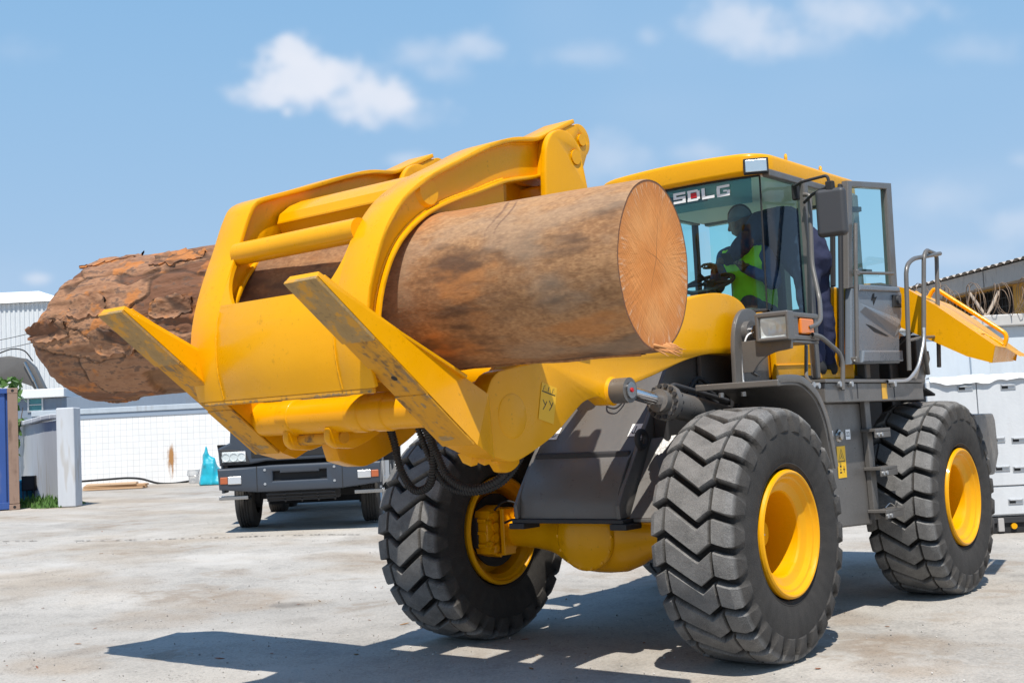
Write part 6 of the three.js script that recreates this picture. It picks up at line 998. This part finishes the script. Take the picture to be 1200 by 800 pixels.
// left: blue container, gate wall and post
{
  const p = gp(22, 27), o = thing('shipping_container', 'blue shipping container with rusty corner post', 'container', p, FACE + 0.42), H = 2.68;
  const blue = std({ map: dirty([0.030, 0.085, 0.30], 801, 0.35, 1, 1, [0.22, 0.16, 0.12]), roughness: 0.55 }), rust = std({ map: dirty([0.30, 0.20, 0.15], 811, 0.8, 1, 1, [0.10, 0.06, 0.04]), roughness: 0.85, bumpMap: paintBump, bumpScale: 0.004 });
  const w = []; for (let x = -5.9; x < -0.2; x += 0.278) w.push([x, 0], [x + 0.07, 0], [x + 0.105, -0.036], [x + 0.175, -0.036], [x + 0.21, 0]); w.push([-0.21, 0]);
  const pos = [], idx = []; w.forEach(([x, z]) => pos.push(x, 0.17, z, x, H - 0.1, z)); for (let i = 0; i < w.length - 1; i++) idx.push(i * 2, i * 2 + 2, i * 2 + 1, i * 2 + 1, i * 2 + 2, i * 2 + 3); const g = new THREE.BufferGeometry(); g.setAttribute('position', new THREE.Float32BufferAttribute(pos, 3)); g.setIndex(idx); mesh('side_wall', G.prep(g.toNonIndexed()).translate(0, 0, -0.05), blue, o);
  for (const x of [-0.105, -5.98]) { mesh('corner_post', G.bb(x - 0.105, x + 0.105, 0.13, H - 0.11, -0.16, 0.0, 0.012), rust, o); for (const y of [0.06, H - 0.055]) mesh('corner_casting', G.bb(x - 0.11, x + 0.11, y - 0.06, y + 0.06, -0.18, 0.006, 0.012), rust, o); mesh('casting_hole', G.disc(x, H - 0.055, 0.004, 0.008, 0.032), M.black, o); mesh('casting_hole', G.disc(x, 0.06, 0.004, 0.008, 0.032), M.black, o); }
  mesh('bottom_rail', G.bb(-5.87, -0.21, 0.02, 0.17, -0.12, -0.01), blue, o); mesh('top_rail', G.bb(-5.87, -0.21, H - 0.11, H, -0.1, -0.012), blue, o); mesh('roof', G.bb(-6.0, -0.02, H - 0.03, H - 0.01, -2.4, -0.11), blue, o); mesh('end_wall', G.bb(-0.06, -0.02, 0.1, H - 0.11, -2.35, -0.17), blue, o); mesh('rear_wall', G.bb(-6, -0.02, 0.1, H - 0.1, -2.42, -2.39), blue, o); mesh('floor', G.bb(-6, -0.06, 0.10, 0.16, -2.38, -0.13), blue, o);
}
{
  const wallTex = dirty([0.56, 0.585, 0.62], 821, 0.55, 2, 0.5, [0.36, 0.32, 0.27]), wm = std({ map: wallTex, roughness: 0.85 });
  const a = at(82, 595, 27.2), b = at(18, 590, 32.5), ya = groundY(a.x, a.z);
  const o = thing('yard_wall', 'weathered pale grey gate wall ending in a square post', 'wall', [a.x, ya, a.z], FACE);
  mesh('post', G.bb(-0.20, 0.20, 0, 2.20, -0.22, 0.22, 0.03), wm, o);
  const lb = b.clone().sub(V(a.x, ya, a.z)).applyAxisAngle(V(0, 1, 0), -FACE), t = V(lb.x, 0, lb.z);
  const s0 = t.clone().normalize().multiplyScalar(0.2), mid = (f, y) => { const q = s0.clone().lerp(t, f); q.y = y; return q; };
  mesh('wall_panel', G.bar(mid(0, 0.97), mid(1, 0.97), 0.12, 1.96, 0.005), wm, o);
  for (let i = 0; i < 6; i++) mesh('coping', G.bar(mid(i / 6 + 0.002, 2.03 + 0.025 * Math.sin(i * 1.1)), mid((i + 1) / 6 - 0.002, 2.03 + 0.025 * Math.sin((i + 1) * 1.1)), 0.30, 0.12, 0.03), std({ map: dirty([0.60, 0.62, 0.65], 831, 0.4), roughness: 0.8 }), o);
  // weeds at its foot
  const leafM = phy({ color: L(0.10, 0.22, 0.035), roughness: 0.9, transmission: 0.3, thickness: 0 });
  const weeds = (name, c, n, rx, rz, h, seed, label, cat) => { const r = rngOf(seed), L0 = []; for (let i = 0; i < n; i++) { const x = (r() * 2 - 1), z = (r() * 2 - 1); if (x * x + z * z > 1) continue; const hh = h * (0.4 + 0.6 * r()) * (1.1 - x * x - z * z), w = 0.012 + 0.02 * r(), a2 = r() * 6.28, lean = hh * 0.5 * r(), X = x * rx, Z = z * rz, g = new THREE.BufferGeometry(), dx = Math.cos(a2), dz = Math.sin(a2); g.setAttribute('position', new THREE.Float32BufferAttribute([X - dz * w, 0, Z + dx * w, X + dz * w, 0, Z - dx * w, X + dx * lean * 0.4 + dz * w, hh * 0.6, Z + dz * lean * 0.4 - dx * w, X - dz * w, 0, Z + dx * w, X + dx * lean * 0.4 + dz * w, hh * 0.6, Z + dz * lean * 0.4 - dx * w, X + dx * lean, hh, Z + dz * lean], 3)); L0.push(g); } const m = single(name, L0, leafM, label, cat); m.position.set(...c); m.userData.kind = 'stuff'; delete m.userData.category; return m; };
  weeds('grass', gp(50, 28.2), 900, 0.9, 1.0, 0.30, 5, 'tuft of green weeds growing at the foot of the gate wall', 'weeds'); weeds('grass', gp(63, 27.4), 500, 0.5, 0.5, 0.22, 6, 'low weeds beside the square gate post', 'weeds');
  { const q = gp(27, 30.3), dr = thing('plastic_drum', 'small blue plastic drum beside the gate wall', 'drum', q, FACE); mesh('drum_body', G.lathe([[0, 0], [0.2, 0], [0.21, 0.03], [0.215, 0.2], [0.205, 0.22], [0.215, 0.24], [0.21, 0.5], [0.17, 0.56], [0, 0.57]], 28).rotateX(-Math.PI / 2), std({ color: L(0.02, 0.25, 0.38), roughness: 0.5 }), dr); mesh('drum_cap', new THREE.CylinderGeometry(0.05, 0.05, 0.05, 16).translate(0.08, 0.59, 0), M.black, dr); }
  { const q = gp(35, 30.0), cr = thing('scrap_bin', 'small dark open bin on thin legs beside the gate wall', 'bin', q, FACE); mesh('bin_box', [G.bb(-0.16, 0.16, 0.30, 0.34, -0.15, 0.15), G.bb(-0.16, -0.13, 0.3, 0.66, -0.15, 0.15), G.bb(0.13, 0.16, 0.3, 0.66, -0.15, 0.15), G.bb(-0.16, 0.16, 0.3, 0.66, 0.12, 0.15)], M.greyDark, cr); for (const [x, z] of [[-0.14, -0.12], [0.14, -0.12], [-0.14, 0.12], [0.14, 0.12]]) mesh('leg', G.rod(V(x, 0, z), V(x, 0.31, z), 0.012), M.greyDark, cr); }
}

// white tiled wall across the back of the yard
const wallY = groundY(-20, 31);
{
  const tiles = tex(512, 512, (u, v) => { const n = 8, x = u * n, y = v * n, gx = Math.abs((x % 1) - 0.5), gy = Math.abs((y % 1) - 0.5), g = Math.max(sst(0.455, 0.485, gx), sst(0.455, 0.485, gy)); const id = hash2(Math.floor(x), Math.floor(y), 3), k = 0.80 + 0.06 * (id - 0.5) + 0.05 * (fbm(u * 9, v * 9, 3, 841, 9, 9) - 0.5); return mix3([k, k, k * 0.99], [0.50, 0.50, 0.49], g * 0.8); }, [1 / 1.6, 1 / 1.6]);
  const o = thing('tiled_wall', 'long white tiled wall with grey coping and a rust stain', 'wall', gp(92, 40), FACE), y0 = -0.1;
  const H = 2.46; mesh('tile_face', G.bb(-1.5, 16, y0 - 0.2, H - 0.08, -0.25, 0, 0), std({ map: tiles, roughness: 0.35 }), o); mesh('coping', G.bb(-1.5, 16, H - 0.08, H + 0.10, -0.30, 0.06, 0.02), std({ map: dirty([0.46, 0.52, 0.58], 851, 0.3), roughness: 0.8 }), o); mesh('coping_band', G.bb(-1.5, 16, H - 0.24, H - 0.082, -0.1, 0.025, 0.004), std({ color: L(0.27, 0.33, 0.41), roughness: 0.8 }), o);
  const ra = grey(192, 384, (u, v) => { const a = fbm(u * 5, v * 7, 5, 861), b = fbm(u * 16, v * 3, 3, 863), core = Math.max(0, 1 - Math.abs(u - 0.5) * 9) * sst(0.02, 0.1, v) * sst(0.92, 0.7, v); const halo = Math.max(0, 1 - Math.hypot((u - 0.52) * 2.3, (v - 0.52) * 2.0)); const wide = Math.max(0, 1 - Math.hypot((u - 0.5) * 2.3, (v - 0.56) * 2.1)); return 0.8 * sst(0.22, 0.95, core * 0.35 * (0.4 + b) + wide * (0.15 + 1.1 * a) + 1.4 * (b - 0.5) * wide); });
  mesh('rust_stain', new THREE.PlaneGeometry(0.95, 1.75).translate(3.02, 0.66, 0.006), std({ color: L(0.44, 0.20, 0.045), alphaMap: ra, transparent: true, roughness: 0.85 }), o, true);
  const k = PXM(40); // cable along its foot
  single('cable', G.hose([[94, 564], [120, 562], [150, 560], [165, 561], [185, 566], [205, 566], [225, 563]].map(([x, y]) => at(x, y, 39.6)), 0.035, 60, 8), M.black, 'sagging black cable along the foot of the tiled wall', 'cable');
  const r = rngOf(9), woodM = [std({ color: L(0.52, 0.33, 0.19), roughness: 0.9 }), std({ color: L(0.42, 0.25, 0.13), roughness: 0.9 }), std({ color: L(0.60, 0.42, 0.27), roughness: 0.9 })];
  for (let i = 0; i < 10; i++) { const q = gp(96 + r() * 8, 36.4 + (i % 4) * 0.26), l = 1.35 + r() * 0.55, lay = Math.floor(i / 4), m = single('timber_plank', G.box(l, 0.055, 0.2, l / 2, 0, 0, 0.006), woodM[i % 3], ['tan sawn plank in the pile before the tiled wall', 'darker brown sawn plank in the pile before the tiled wall', 'palest straw coloured sawn plank in the pile before the tiled wall'][i % 3], 'plank', ['tan planks', 'brown planks', 'straw planks'][i % 3]); m.position.set(q[0], q[1] + 0.035 + lay * 0.065, q[2]); m.rotation.set(0, FACE + (r() - 0.5) * 0.16, 0); }
  { const q = gp(227, 38.6), b = thing('bucket', 'white plastic bucket standing by the tiled wall', 'bucket', q, FACE); mesh('pail', G.lathe([[0, 0], [0.15, 0], [0.19, 0.42], [0.2, 0.42], [0.2, 0.45], [0.18, 0.45], [0.14, 0.04], [0, 0.04]], 28).rotateX(-Math.PI / 2), M.white, b); mesh('handle', G.hose([[-0.19, 0.40, 0], [-0.14, 0.25, 0.19], [0.14, 0.25, 0.19], [0.19, 0.40, 0]], 0.008, 20, 6), M.steel, b); }
  { const q = gp(246, 36.5), t = netMesh((x, y, z) => Math.max(capsule(x, y, z, [-0.05, 0.12, 0], [0.16, 1.25, 0], 0.46, 0.05) + 0.30 * (fbm3(x * 3.2, y * 1.6, z * 3.2, 4, 881) - 0.5) + 0.06 * Math.abs(Math.sin(x * 9 + z * 7 + y * 2)), -y), [-0.65, -0.05, -0.65], [0.65, 1.4, 0.65], 0.035); const m = single('tarpaulin_bundle', t, phy({ color: L(0.01, 0.36, 0.47), roughness: 0.45, clearcoat: 0.3 }), 'bright turquoise tarpaulin bundle tied at the top beside the lorry', 'tarpaulin'); m.position.set(...q); }
}

// sheds and the warehouse far left
{
  const o = thing('flat_roof_shed', 'low dark shed with a white flat roof edge behind the gate wall', 'shed', gp(20, 47), FACE), k = PXM(47), sy = (py, px) => at(px, py, 47).y - o.position.y;
  mesh('shed_wall', G.bb(-3, 8.2, 0, sy(466, 60), -4, 0, 0.01), std({ map: dirty([0.20, 0.25, 0.32], 901, 0.3), roughness: 0.8 }), o); mesh('roof_edge', G.bb(-3.1, 1.95, sy(466, 60) + 0.02, sy(455, 60), -4.2, 0.25, 0.03), std({ color: L(0.72, 0.73, 0.73), roughness: 0.7 }), o); const w = group('window', o); w.position.set(0.1, sy(480, 30) - 2.0, 0); mesh('frame', [G.bb(0.35, 0.42, 1.9, 2.5, 0.0, 0.05), G.bb(0.9, 0.97, 1.9, 2.5, 0, 0.05), G.bb(0.42, 0.9, 2.42, 2.5, 0, 0.05), G.bb(0.42, 0.9, 2.16, 2.2, 0, 0.05), G.bb(0.42, 0.9, 1.9, 1.96, 0, 0.05)], M.galv, w); mesh('pane', G.bb(0.42, 0.9, 1.96, 2.42, 0.01, 0.014, 0), M.glass, w);
  const d = 62, h = thing('warehouse', 'large white corrugated warehouse with low roof beyond the yard', 'warehouse', gp(76, d), FACE), wm = std({ map: dirty([0.66, 0.69, 0.71], 911, 0.12, 4, 0.4), roughness: 0.6 });
  const pos = [], idx = [], n = 130; let x = 0; const P = []; for (let i = 0; i < n; i++) { P.push([-x, 0], [-x - 0.09, 0], [-x - 0.12, -0.05], [-x - 0.21, -0.05]); x += 0.24; } P.forEach(([a, z]) => pos.push(a, 0, z, a, 8.9, z)); for (let i = 0; i < P.length - 1; i++) idx.push(i * 2, i * 2 + 1, i * 2 + 2, i * 2 + 1, i * 2 + 3, i * 2 + 2); const g = new THREE.BufferGeometry(); g.setAttribute('position', new THREE.Float32BufferAttribute(pos, 3)); g.setIndex(idx); mesh('corrugated_front', G.prep(g.toNonIndexed()), wm, h);
  mesh('side_wall', G.bb(-0.06, 0, 0, 8.9, -25, -0.06, 0), wm, h); mesh('roof', G.hull([[0.25, 8.92, 0.2], [-32, 8.92, 0.2], [0.25, 8.92, -25], [-32, 8.92, -25], [-1.2, 9.5, -0.2], [-32, 9.75, -0.2], [-1.2, 9.5, -25], [-32, 9.75, -25]]), std({ color: L(0.78, 0.79, 0.79), roughness: 0.5 }), h);
  for (const [a, b, w] of [[[-30, 404], [70, 380], 'upper'], [[-30, 415], [70, 392], 'lower']]) single('overhead_wire', G.hose([at(a[0], a[1], 48), at((a[0] + b[0]) / 2, (a[1] + b[1]) / 2 + 2, 48), at(b[0] + 40, b[1] - 9, 48)], 0.014, 20, 5), M.greyDark, `${w} thin dark wire strung before the white warehouse`, 'wire', 'overhead wires');
  { const b = gp(112, 48), pl = thing('utility_pole', 'utility pole carrying the wires, behind the log', 'pole', b); mesh('shaft', G.rod(V(0, 0, 0), V(0, 8.4, 0), 0.14, 0.1), std({ color: L(0.2, 0.16, 0.12), roughness: 0.9 }), pl); mesh('crossarm', G.bar(V(-0.8, 7.7, 0), V(0.8, 7.7, 0), 0.1, 0.1), std({ color: L(0.2, 0.16, 0.12), roughness: 0.9 }), pl); }
}
// excavator behind the container: boom arched over, cab and tracks hidden
{
  const D = 54, p = gp(-40, D), o = thing('excavator', 'dark grey excavator boom arched above the blue container', 'excavator', p, FACE), k = PXM(D), X = (px) => (px + 40) * k, Y = (py, px) => (at(px, py, D).y - p[1]);
  const q = (l) => l.map(([a, b]) => [X(a), Y(b, a)]);
  mesh('boom', G.crease(G.plate(q([[-70, 456], [-40, 432], [-10, 419], [14, 416], [32, 419], [43, 429], [58, 462], [50, 466], [40, 452], [26, 447], [6, 446], [-20, 454], [-60, 478]]), -0.3, 0.1, 0.03), 0.4), M.grey, o);
  mesh('boom_cylinder', [G.rod(V(...q([[33, 424]])[0], 0.2), V(...q([[44, 446]])[0], 0.2), 0.075), G.rod(V(...q([[44, 446]])[0], 0.2), V(...q([[50, 460]])[0], 0.2), 0.045)], M.steel, o); mesh('boom_hose', G.hose(q([[0, 414], [18, 408], [32, 410], [42, 422]]).map(([a, b]) => [a, b, 0.12]), 0.03, 30, 8), M.black, o);
  mesh('dipper', G.crease(G.plate(q([[50, 452], [66, 458], [70, 520], [60, 540], [52, 520]]), -0.25, 0.05, 0.03), 0.4), M.greyDark, o); mesh('bucket', G.crease(G.plate(q([[54, 530], [74, 528], [84, 552], [70, 572], [52, 566]]), -0.6, 0.4, 0.04), 0.4), M.greyDark, o);
  mesh('upper_body', G.bb(-3.4, 0.2, 1.05, 2.2, -1.4, 1.1, 0.1), M.yellow, o); mesh('operator_cab', G.bb(-0.9, 0.4, 1.1, 2.75, 0.1, 1.1, 0.1), M.greyDark, o); for (const z of [-1.1, 0.8]) mesh('track', G.crease(G.plate([[-2.9, 0.15], [-2.6, 0], [0.9, 0], [1.2, 0.15], [1.25, 0.6], [0.9, 0.85], [-2.6, 0.85], [-2.95, 0.6]], z - 0.3, z + 0.3, 0.04), 0.4), M.black, o); mesh('turntable', new THREE.CylinderGeometry(0.6, 0.6, 0.25, 24).translate(-0.9, 0.95, -0.15), M.black, o);
}
{ // leaves over the container
  const c = at(10, 450, 31), r = rngOf(31), o = thing('shrub', 'bright green leafy shrub rising behind the blue container', 'shrub', gp(10, 31), FACE), leaf = phy({ color: L(0.09, 0.20, 0.03), roughness: 0.8, transmission: 0.35, thickness: 0 }), Ls = [], H = c.y - o.position.y;
  for (let i = 0; i < 200; i++) { const y = 0.6 + (H + 0.15 - 0.6) * Math.pow(r(), 0.6), w = 0.5 * (0.5 + 0.5 * r()), a = r() * 6.28, rr = w * Math.sqrt(r()), g = new THREE.CircleGeometry(0.075 + 0.05 * r(), 6).scale(0.55, 1, 1).rotateX((r() - 0.5) * 2).rotateY(r() * 6.28).rotateZ((r() - 0.5) * 2).translate(Math.cos(a) * rr, y, Math.sin(a) * rr * 0.6); Ls.push(g); } mesh('foliage', Ls, leaf, o).userData.kind = 'stuff'; mesh('stem', [G.rod(V(0, 0, 0), V(0.1, H * 0.8, 0), 0.03, 0.015, 8), G.rod(V(0, 0.3, 0), V(-0.4, H * 0.75, 0.1), 0.025, 0.01, 8), G.rod(V(0, 0.3, 0), V(0.35, H * 0.8, -0.1), 0.025, 0.01, 8)], std({ color: L(0.13, 0.09, 0.06), roughness: 0.9 }), o);
}

// right: silver enclosure, boundary wall with razor wire, yellow building
{
  const D = 14.7, p0 = at(1100, 560, D), o = thing('equipment_enclosure', 'silver grey metal equipment enclosure with latches on a dark skirt', 'enclosure', [p0.x, groundY(p0.x, p0.z), p0.z], FACE - 0.03), k = PXM(D), X = (px) => (px - 1100) * k, Y = (py, px) => at(px, py, D).y - o.position.y;
  const pm = std({ map: dirty([0.64, 0.655, 0.67], 931, 0.12, 2, 1), roughness: 0.5, bumpMap: paintBump, bumpScale: 0.002 });
  const y0 = Y(603, 1170), y1 = Y(443, 1170), ym = Y(570, 1170);
  for (const [a, b] of [[1094, 1152], [1152.8, 1224], [1224.8, 1300], [1300.8, 1370]]) { mesh('side_panel', G.bb(X(a), X(b), ym + 0.008, y1, -0.05, 0, 0.012), pm, o); mesh('lower_panel', G.bb(X(a), X(b), y0, ym, -0.05, -0.012, 0.01), pm, o); }
  mesh('core', G.bb(X(1094) + 0.01, X(1370) - 0.01, y0 - 0.02, y1 - 0.02, -1.8, -0.052, 0.01), pm, o); mesh('skirt', G.bb(X(1096), X(1370), 0.0, y0 - 0.02, -1.7, -0.05, 0.01), M.black, o); mesh('skirt_rail', G.bb(X(1096), X(1370), y0 - 0.10, y0 - 0.03, -0.045, -0.02, 0.006), M.greyDark, o);
  for (const [px, py] of [[1139, 454], [1189, 452.5], [1172, 515], [1197, 515], [1175, 548.5], [1196, 549], [1188, 587], [1240, 452], [1262, 515], [1262, 548]]) { const l = group('latch', o), x = X(px), y = Y(py, px), z = py > 570 ? -0.012 : 0; mesh('latch_plate', G.bb(x - 0.09, x + 0.09, y - 0.032, y + 0.032, z + 0.0, z + 0.012, 0.004), M.galv, l); mesh('latch_recess', G.bb(x - 0.08, x - 0.005, y - 0.022, y + 0.014, z + 0.0125, z + 0.016, 0), M.black, l); mesh('latch_handle', G.bb(x - 0.075, x + 0.075, y + 0.008, y + 0.026, z + 0.014, z + 0.03, 0.005), M.galv, l); }
  mesh('yellow_plug', G.disc(X(1184.5), Y(616, 1184), -0.05, -0.015, 0.035, 16), M.yellow, o); mesh('skid_foot', G.bb(X(1166), X(1173), 0.02, y0 - 0.04, -0.06, -0.01, 0.01), std({ color: L(0.42, 0.40, 0.38), roughness: 0.8 }), o);
  // crumpled white sheet lying along the top edge
  const n = 150, m = 10, P = [], I = []; for (let i = 0; i <= n; i++) for (let j = 0; j <= m; j++) { const x = mix(X(1098), X(1366), i / n), t = j / m, f = fbm(x * 5, t * 3, 4, 941), e = fbm(x * 3.3, 7, 3, 947); const drop = t < 0.6 ? 0 : (t - 0.6) / 0.4; P.push(x, y1 + 0.045 * f + 0.025 - drop * (0.07 + 0.10 * (e - 0.35)), mix(-0.5, 0.012, Math.min(1, t / 0.6)) + drop * 0.02 + 0.03 * (fbm(x * 8, t * 5, 3, 951) - 0.3)); if (i < n && j < m) { const q = i * (m + 1) + j; I.push(q, q + 1, q + m + 1, q + 1, q + m + 2, q + m + 1); } } const g = new THREE.BufferGeometry(); g.setAttribute('position', new THREE.Float32BufferAttribute(P, 3)); g.setIndex(I); g.computeVertexNormals();
  const s = single('plastic_sheet', g, std({ color: L(0.80, 0.80, 0.80), roughness: 0.5 }), 'crumpled white plastic sheet along the top of the silver enclosure', 'sheet'); s.position.copy(o.position); s.rotation.y = FACE - 0.03;
}
{
  const D = 22, p0 = at(1100, 560, D), o = thing('boundary_wall', 'tall pale painted boundary wall carrying razor wire', 'wall', [p0.x, groundY(p0.x, p0.z), p0.z], FACE), k = PXM(D), X = (px) => (px - 1100) * k, Y = (py, px) => at(px, py, D).y - o.position.y;
  const pm = std({ map: dirty([0.60, 0.67, 0.74], 961, 0.25, 2, 0.6, [0.40, 0.40, 0.40]), roughness: 0.85 }), yt = Y(381, 1170);
  mesh('wall_face', G.bb(-2.2, 5.2, 0, yt - 0.02, -0.25, 0, 0.01), pm, o); for (const x of [X(1040), X(1158), X(1290)]) mesh('pilaster', G.bb(x - 0.17, x + 0.17, 0, yt - 0.03, 0.002, 0.09, 0.015), pm, o);
  mesh('coping', G.bb(-2.25, 5.25, yt - 0.018, yt + 0.20, -0.32, 0.12, 0.03), std({ map: dirty([0.56, 0.55, 0.53], 971, 0.7, 2, 2, [0.22, 0.19, 0.16]), roughness: 0.9 }), o);
  const postM = std({ color: L(0.52, 0.42, 0.33), roughness: 0.8 }), yb = yt + 0.2;
  const rz = thing('razor_wire', 'rusty coils of razor wire on slanted posts along the wall top', 'razor wire', o.position.toArray(), FACE);
  for (const px of [1060, 1174, 1288]) for (const [dx] of [[-18], [17]]) mesh('slanted_post', G.bar(V(X(px), yb - 0.02, -0.1), V(X(px + dx), yb + 0.44, -0.1), 0.045, 0.045, 0.008), postM, rz);
  const r = rngOf(13); for (let c = 0; c < 3; c++) { const pts = [], n = 30, R = 0.27 + 0.06 * c; for (let i = 0; i <= n * 14; i++) { const a = i / 14 * 6.2832 + c, x = -2.1 + 7.2 * i / (n * 14) + 0.06 * Math.sin(i * 0.05 + c * 2), j = 0.03 * Math.sin(i * 0.31 + c); pts.push(V(x + 0.12 * Math.sin(a * 0.5), yb + 0.27 + (R + j) * Math.sin(a) * 0.9 + 0.04 * Math.sin(i * 0.02 * (c + 1)), -0.1 + (R + j) * Math.cos(a))); } mesh('wire_coil', new THREE.TubeGeometry(new THREE.CatmullRomCurve3(pts), n * 14, 0.007, 4), std({ color: L(0.22, 0.15, 0.10), roughness: 0.8 }), rz); }
}
{
  const a = at(1035, 483, 31), b = at(1250, 475, 23.2); a.y = b.y = 0; const d = b.clone().sub(a), len = d.length(), turn = Math.atan2(-d.z, d.x);
  const o = thing('yellow_building', 'ochre yellow building under a weathered sheet roof behind the boundary wall', 'building', [a.x, 0, a.z], turn); // local +x runs toward the right, +z toward the camera
  const ym = std({ map: dirty([0.62, 0.335, 0.065], 981, 0.35), roughness: 0.9 }), fm = std({ map: dirty([0.46, 0.41, 0.36], 991, 0.6, 3, 1, [0.22, 0.185, 0.16]), roughness: 0.95, bumpMap: paintBump, bumpScale: 0.01 });
  const plane = (px, py, off = 0) => { const r0 = ray(px, py), n = V(-d.z, 0, d.x).normalize(), t = (a.clone().addScaledVector(n, off).sub(CAM.C)).dot(n) / r0.dot(n), w = CAM.C.clone().addScaledVector(r0, t).sub(a); return [w.dot(d.clone().normalize()), w.y]; };
  const w0 = plane(1109, 341), w1 = plane(1187, 336), w2 = plane(1187, 373), wtop = (plane(1050, 339, 0.6)[1] + plane(1200, 307, 0.6)[1]) / 2 - 0.335, wt = w0[1], wb = w2[1] - 0.4;
  mesh('wall', [G.bb(-2, w0[0], 0, wtop, -0.25, 0, 0.01), G.bb(w1[0], len + 3, 0, wtop, -0.25, 0, 0.01), G.bb(w0[0], w1[0], wt, wtop, -0.25, 0, 0.01), G.bb(w0[0], w1[0], 0, wb, -0.25, 0, 0.01)], ym, o);
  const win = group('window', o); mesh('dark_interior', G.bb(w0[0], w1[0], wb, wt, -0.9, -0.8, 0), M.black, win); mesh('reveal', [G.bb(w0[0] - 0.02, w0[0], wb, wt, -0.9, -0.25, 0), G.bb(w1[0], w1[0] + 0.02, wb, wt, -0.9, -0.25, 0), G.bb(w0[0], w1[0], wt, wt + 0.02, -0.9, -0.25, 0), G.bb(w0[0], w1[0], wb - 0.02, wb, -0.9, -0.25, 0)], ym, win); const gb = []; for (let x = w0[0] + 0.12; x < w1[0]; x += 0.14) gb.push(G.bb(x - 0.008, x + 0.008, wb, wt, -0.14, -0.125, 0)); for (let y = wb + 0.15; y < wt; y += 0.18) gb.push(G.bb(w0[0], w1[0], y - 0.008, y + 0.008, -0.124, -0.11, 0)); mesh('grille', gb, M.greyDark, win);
  const e0 = plane(1050, 339, 0.6), e1 = plane(1200, 307, 0.6), ey = (e0[1] + e1[1]) / 2; 
  for (let i = 0; i < 6; i++) { const x0 = -3 + i * (len + 6) / 6, x1 = x0 + (len + 6) / 6 - 0.03; mesh('fascia_board', G.bb(x0, x1, ey - 0.37, ey - 0.02, 0.50 + 0.006 * (i % 2), 0.54 + 0.006 * (i % 2), 0.008), fm, o); }
  mesh('soffit', G.bb(-3, len + 3, ey - 0.33, ey - 0.30, -0.1, 0.5, 0.005), fm, o); const rp = [], ri = []; const NR = 150; for (let i = 0; i <= NR; i++) { const x = -3.1 + (len + 6.2) * i / NR, w = 0.035 * Math.sin(i * 2.1); rp.push(x, ey + 0.02 + w, 0.64, x, ey + 1.0 + w, -7); if (i < NR) ri.push(i * 2, i * 2 + 2, i * 2 + 1, i * 2 + 1, i * 2 + 2, i * 2 + 3); } const g = new THREE.BufferGeometry(); g.setAttribute('position', new THREE.Float32BufferAttribute(rp, 3)); g.setIndex(ri); g.computeVertexNormals(); mesh('sheet_roof', g, fm, o); mesh('rear_wall', G.bb(-2, len + 3, 0, ey + 0.6, -6.9, -6.7, 0.01), ym, o); for (const x of [-1.998, len + 2.8]) mesh('end_wall', G.bb(x, x + 0.198, 0, wtop, -6.69, -0.255, 0.01), ym, o);
}

renderer.render(scene, camera);
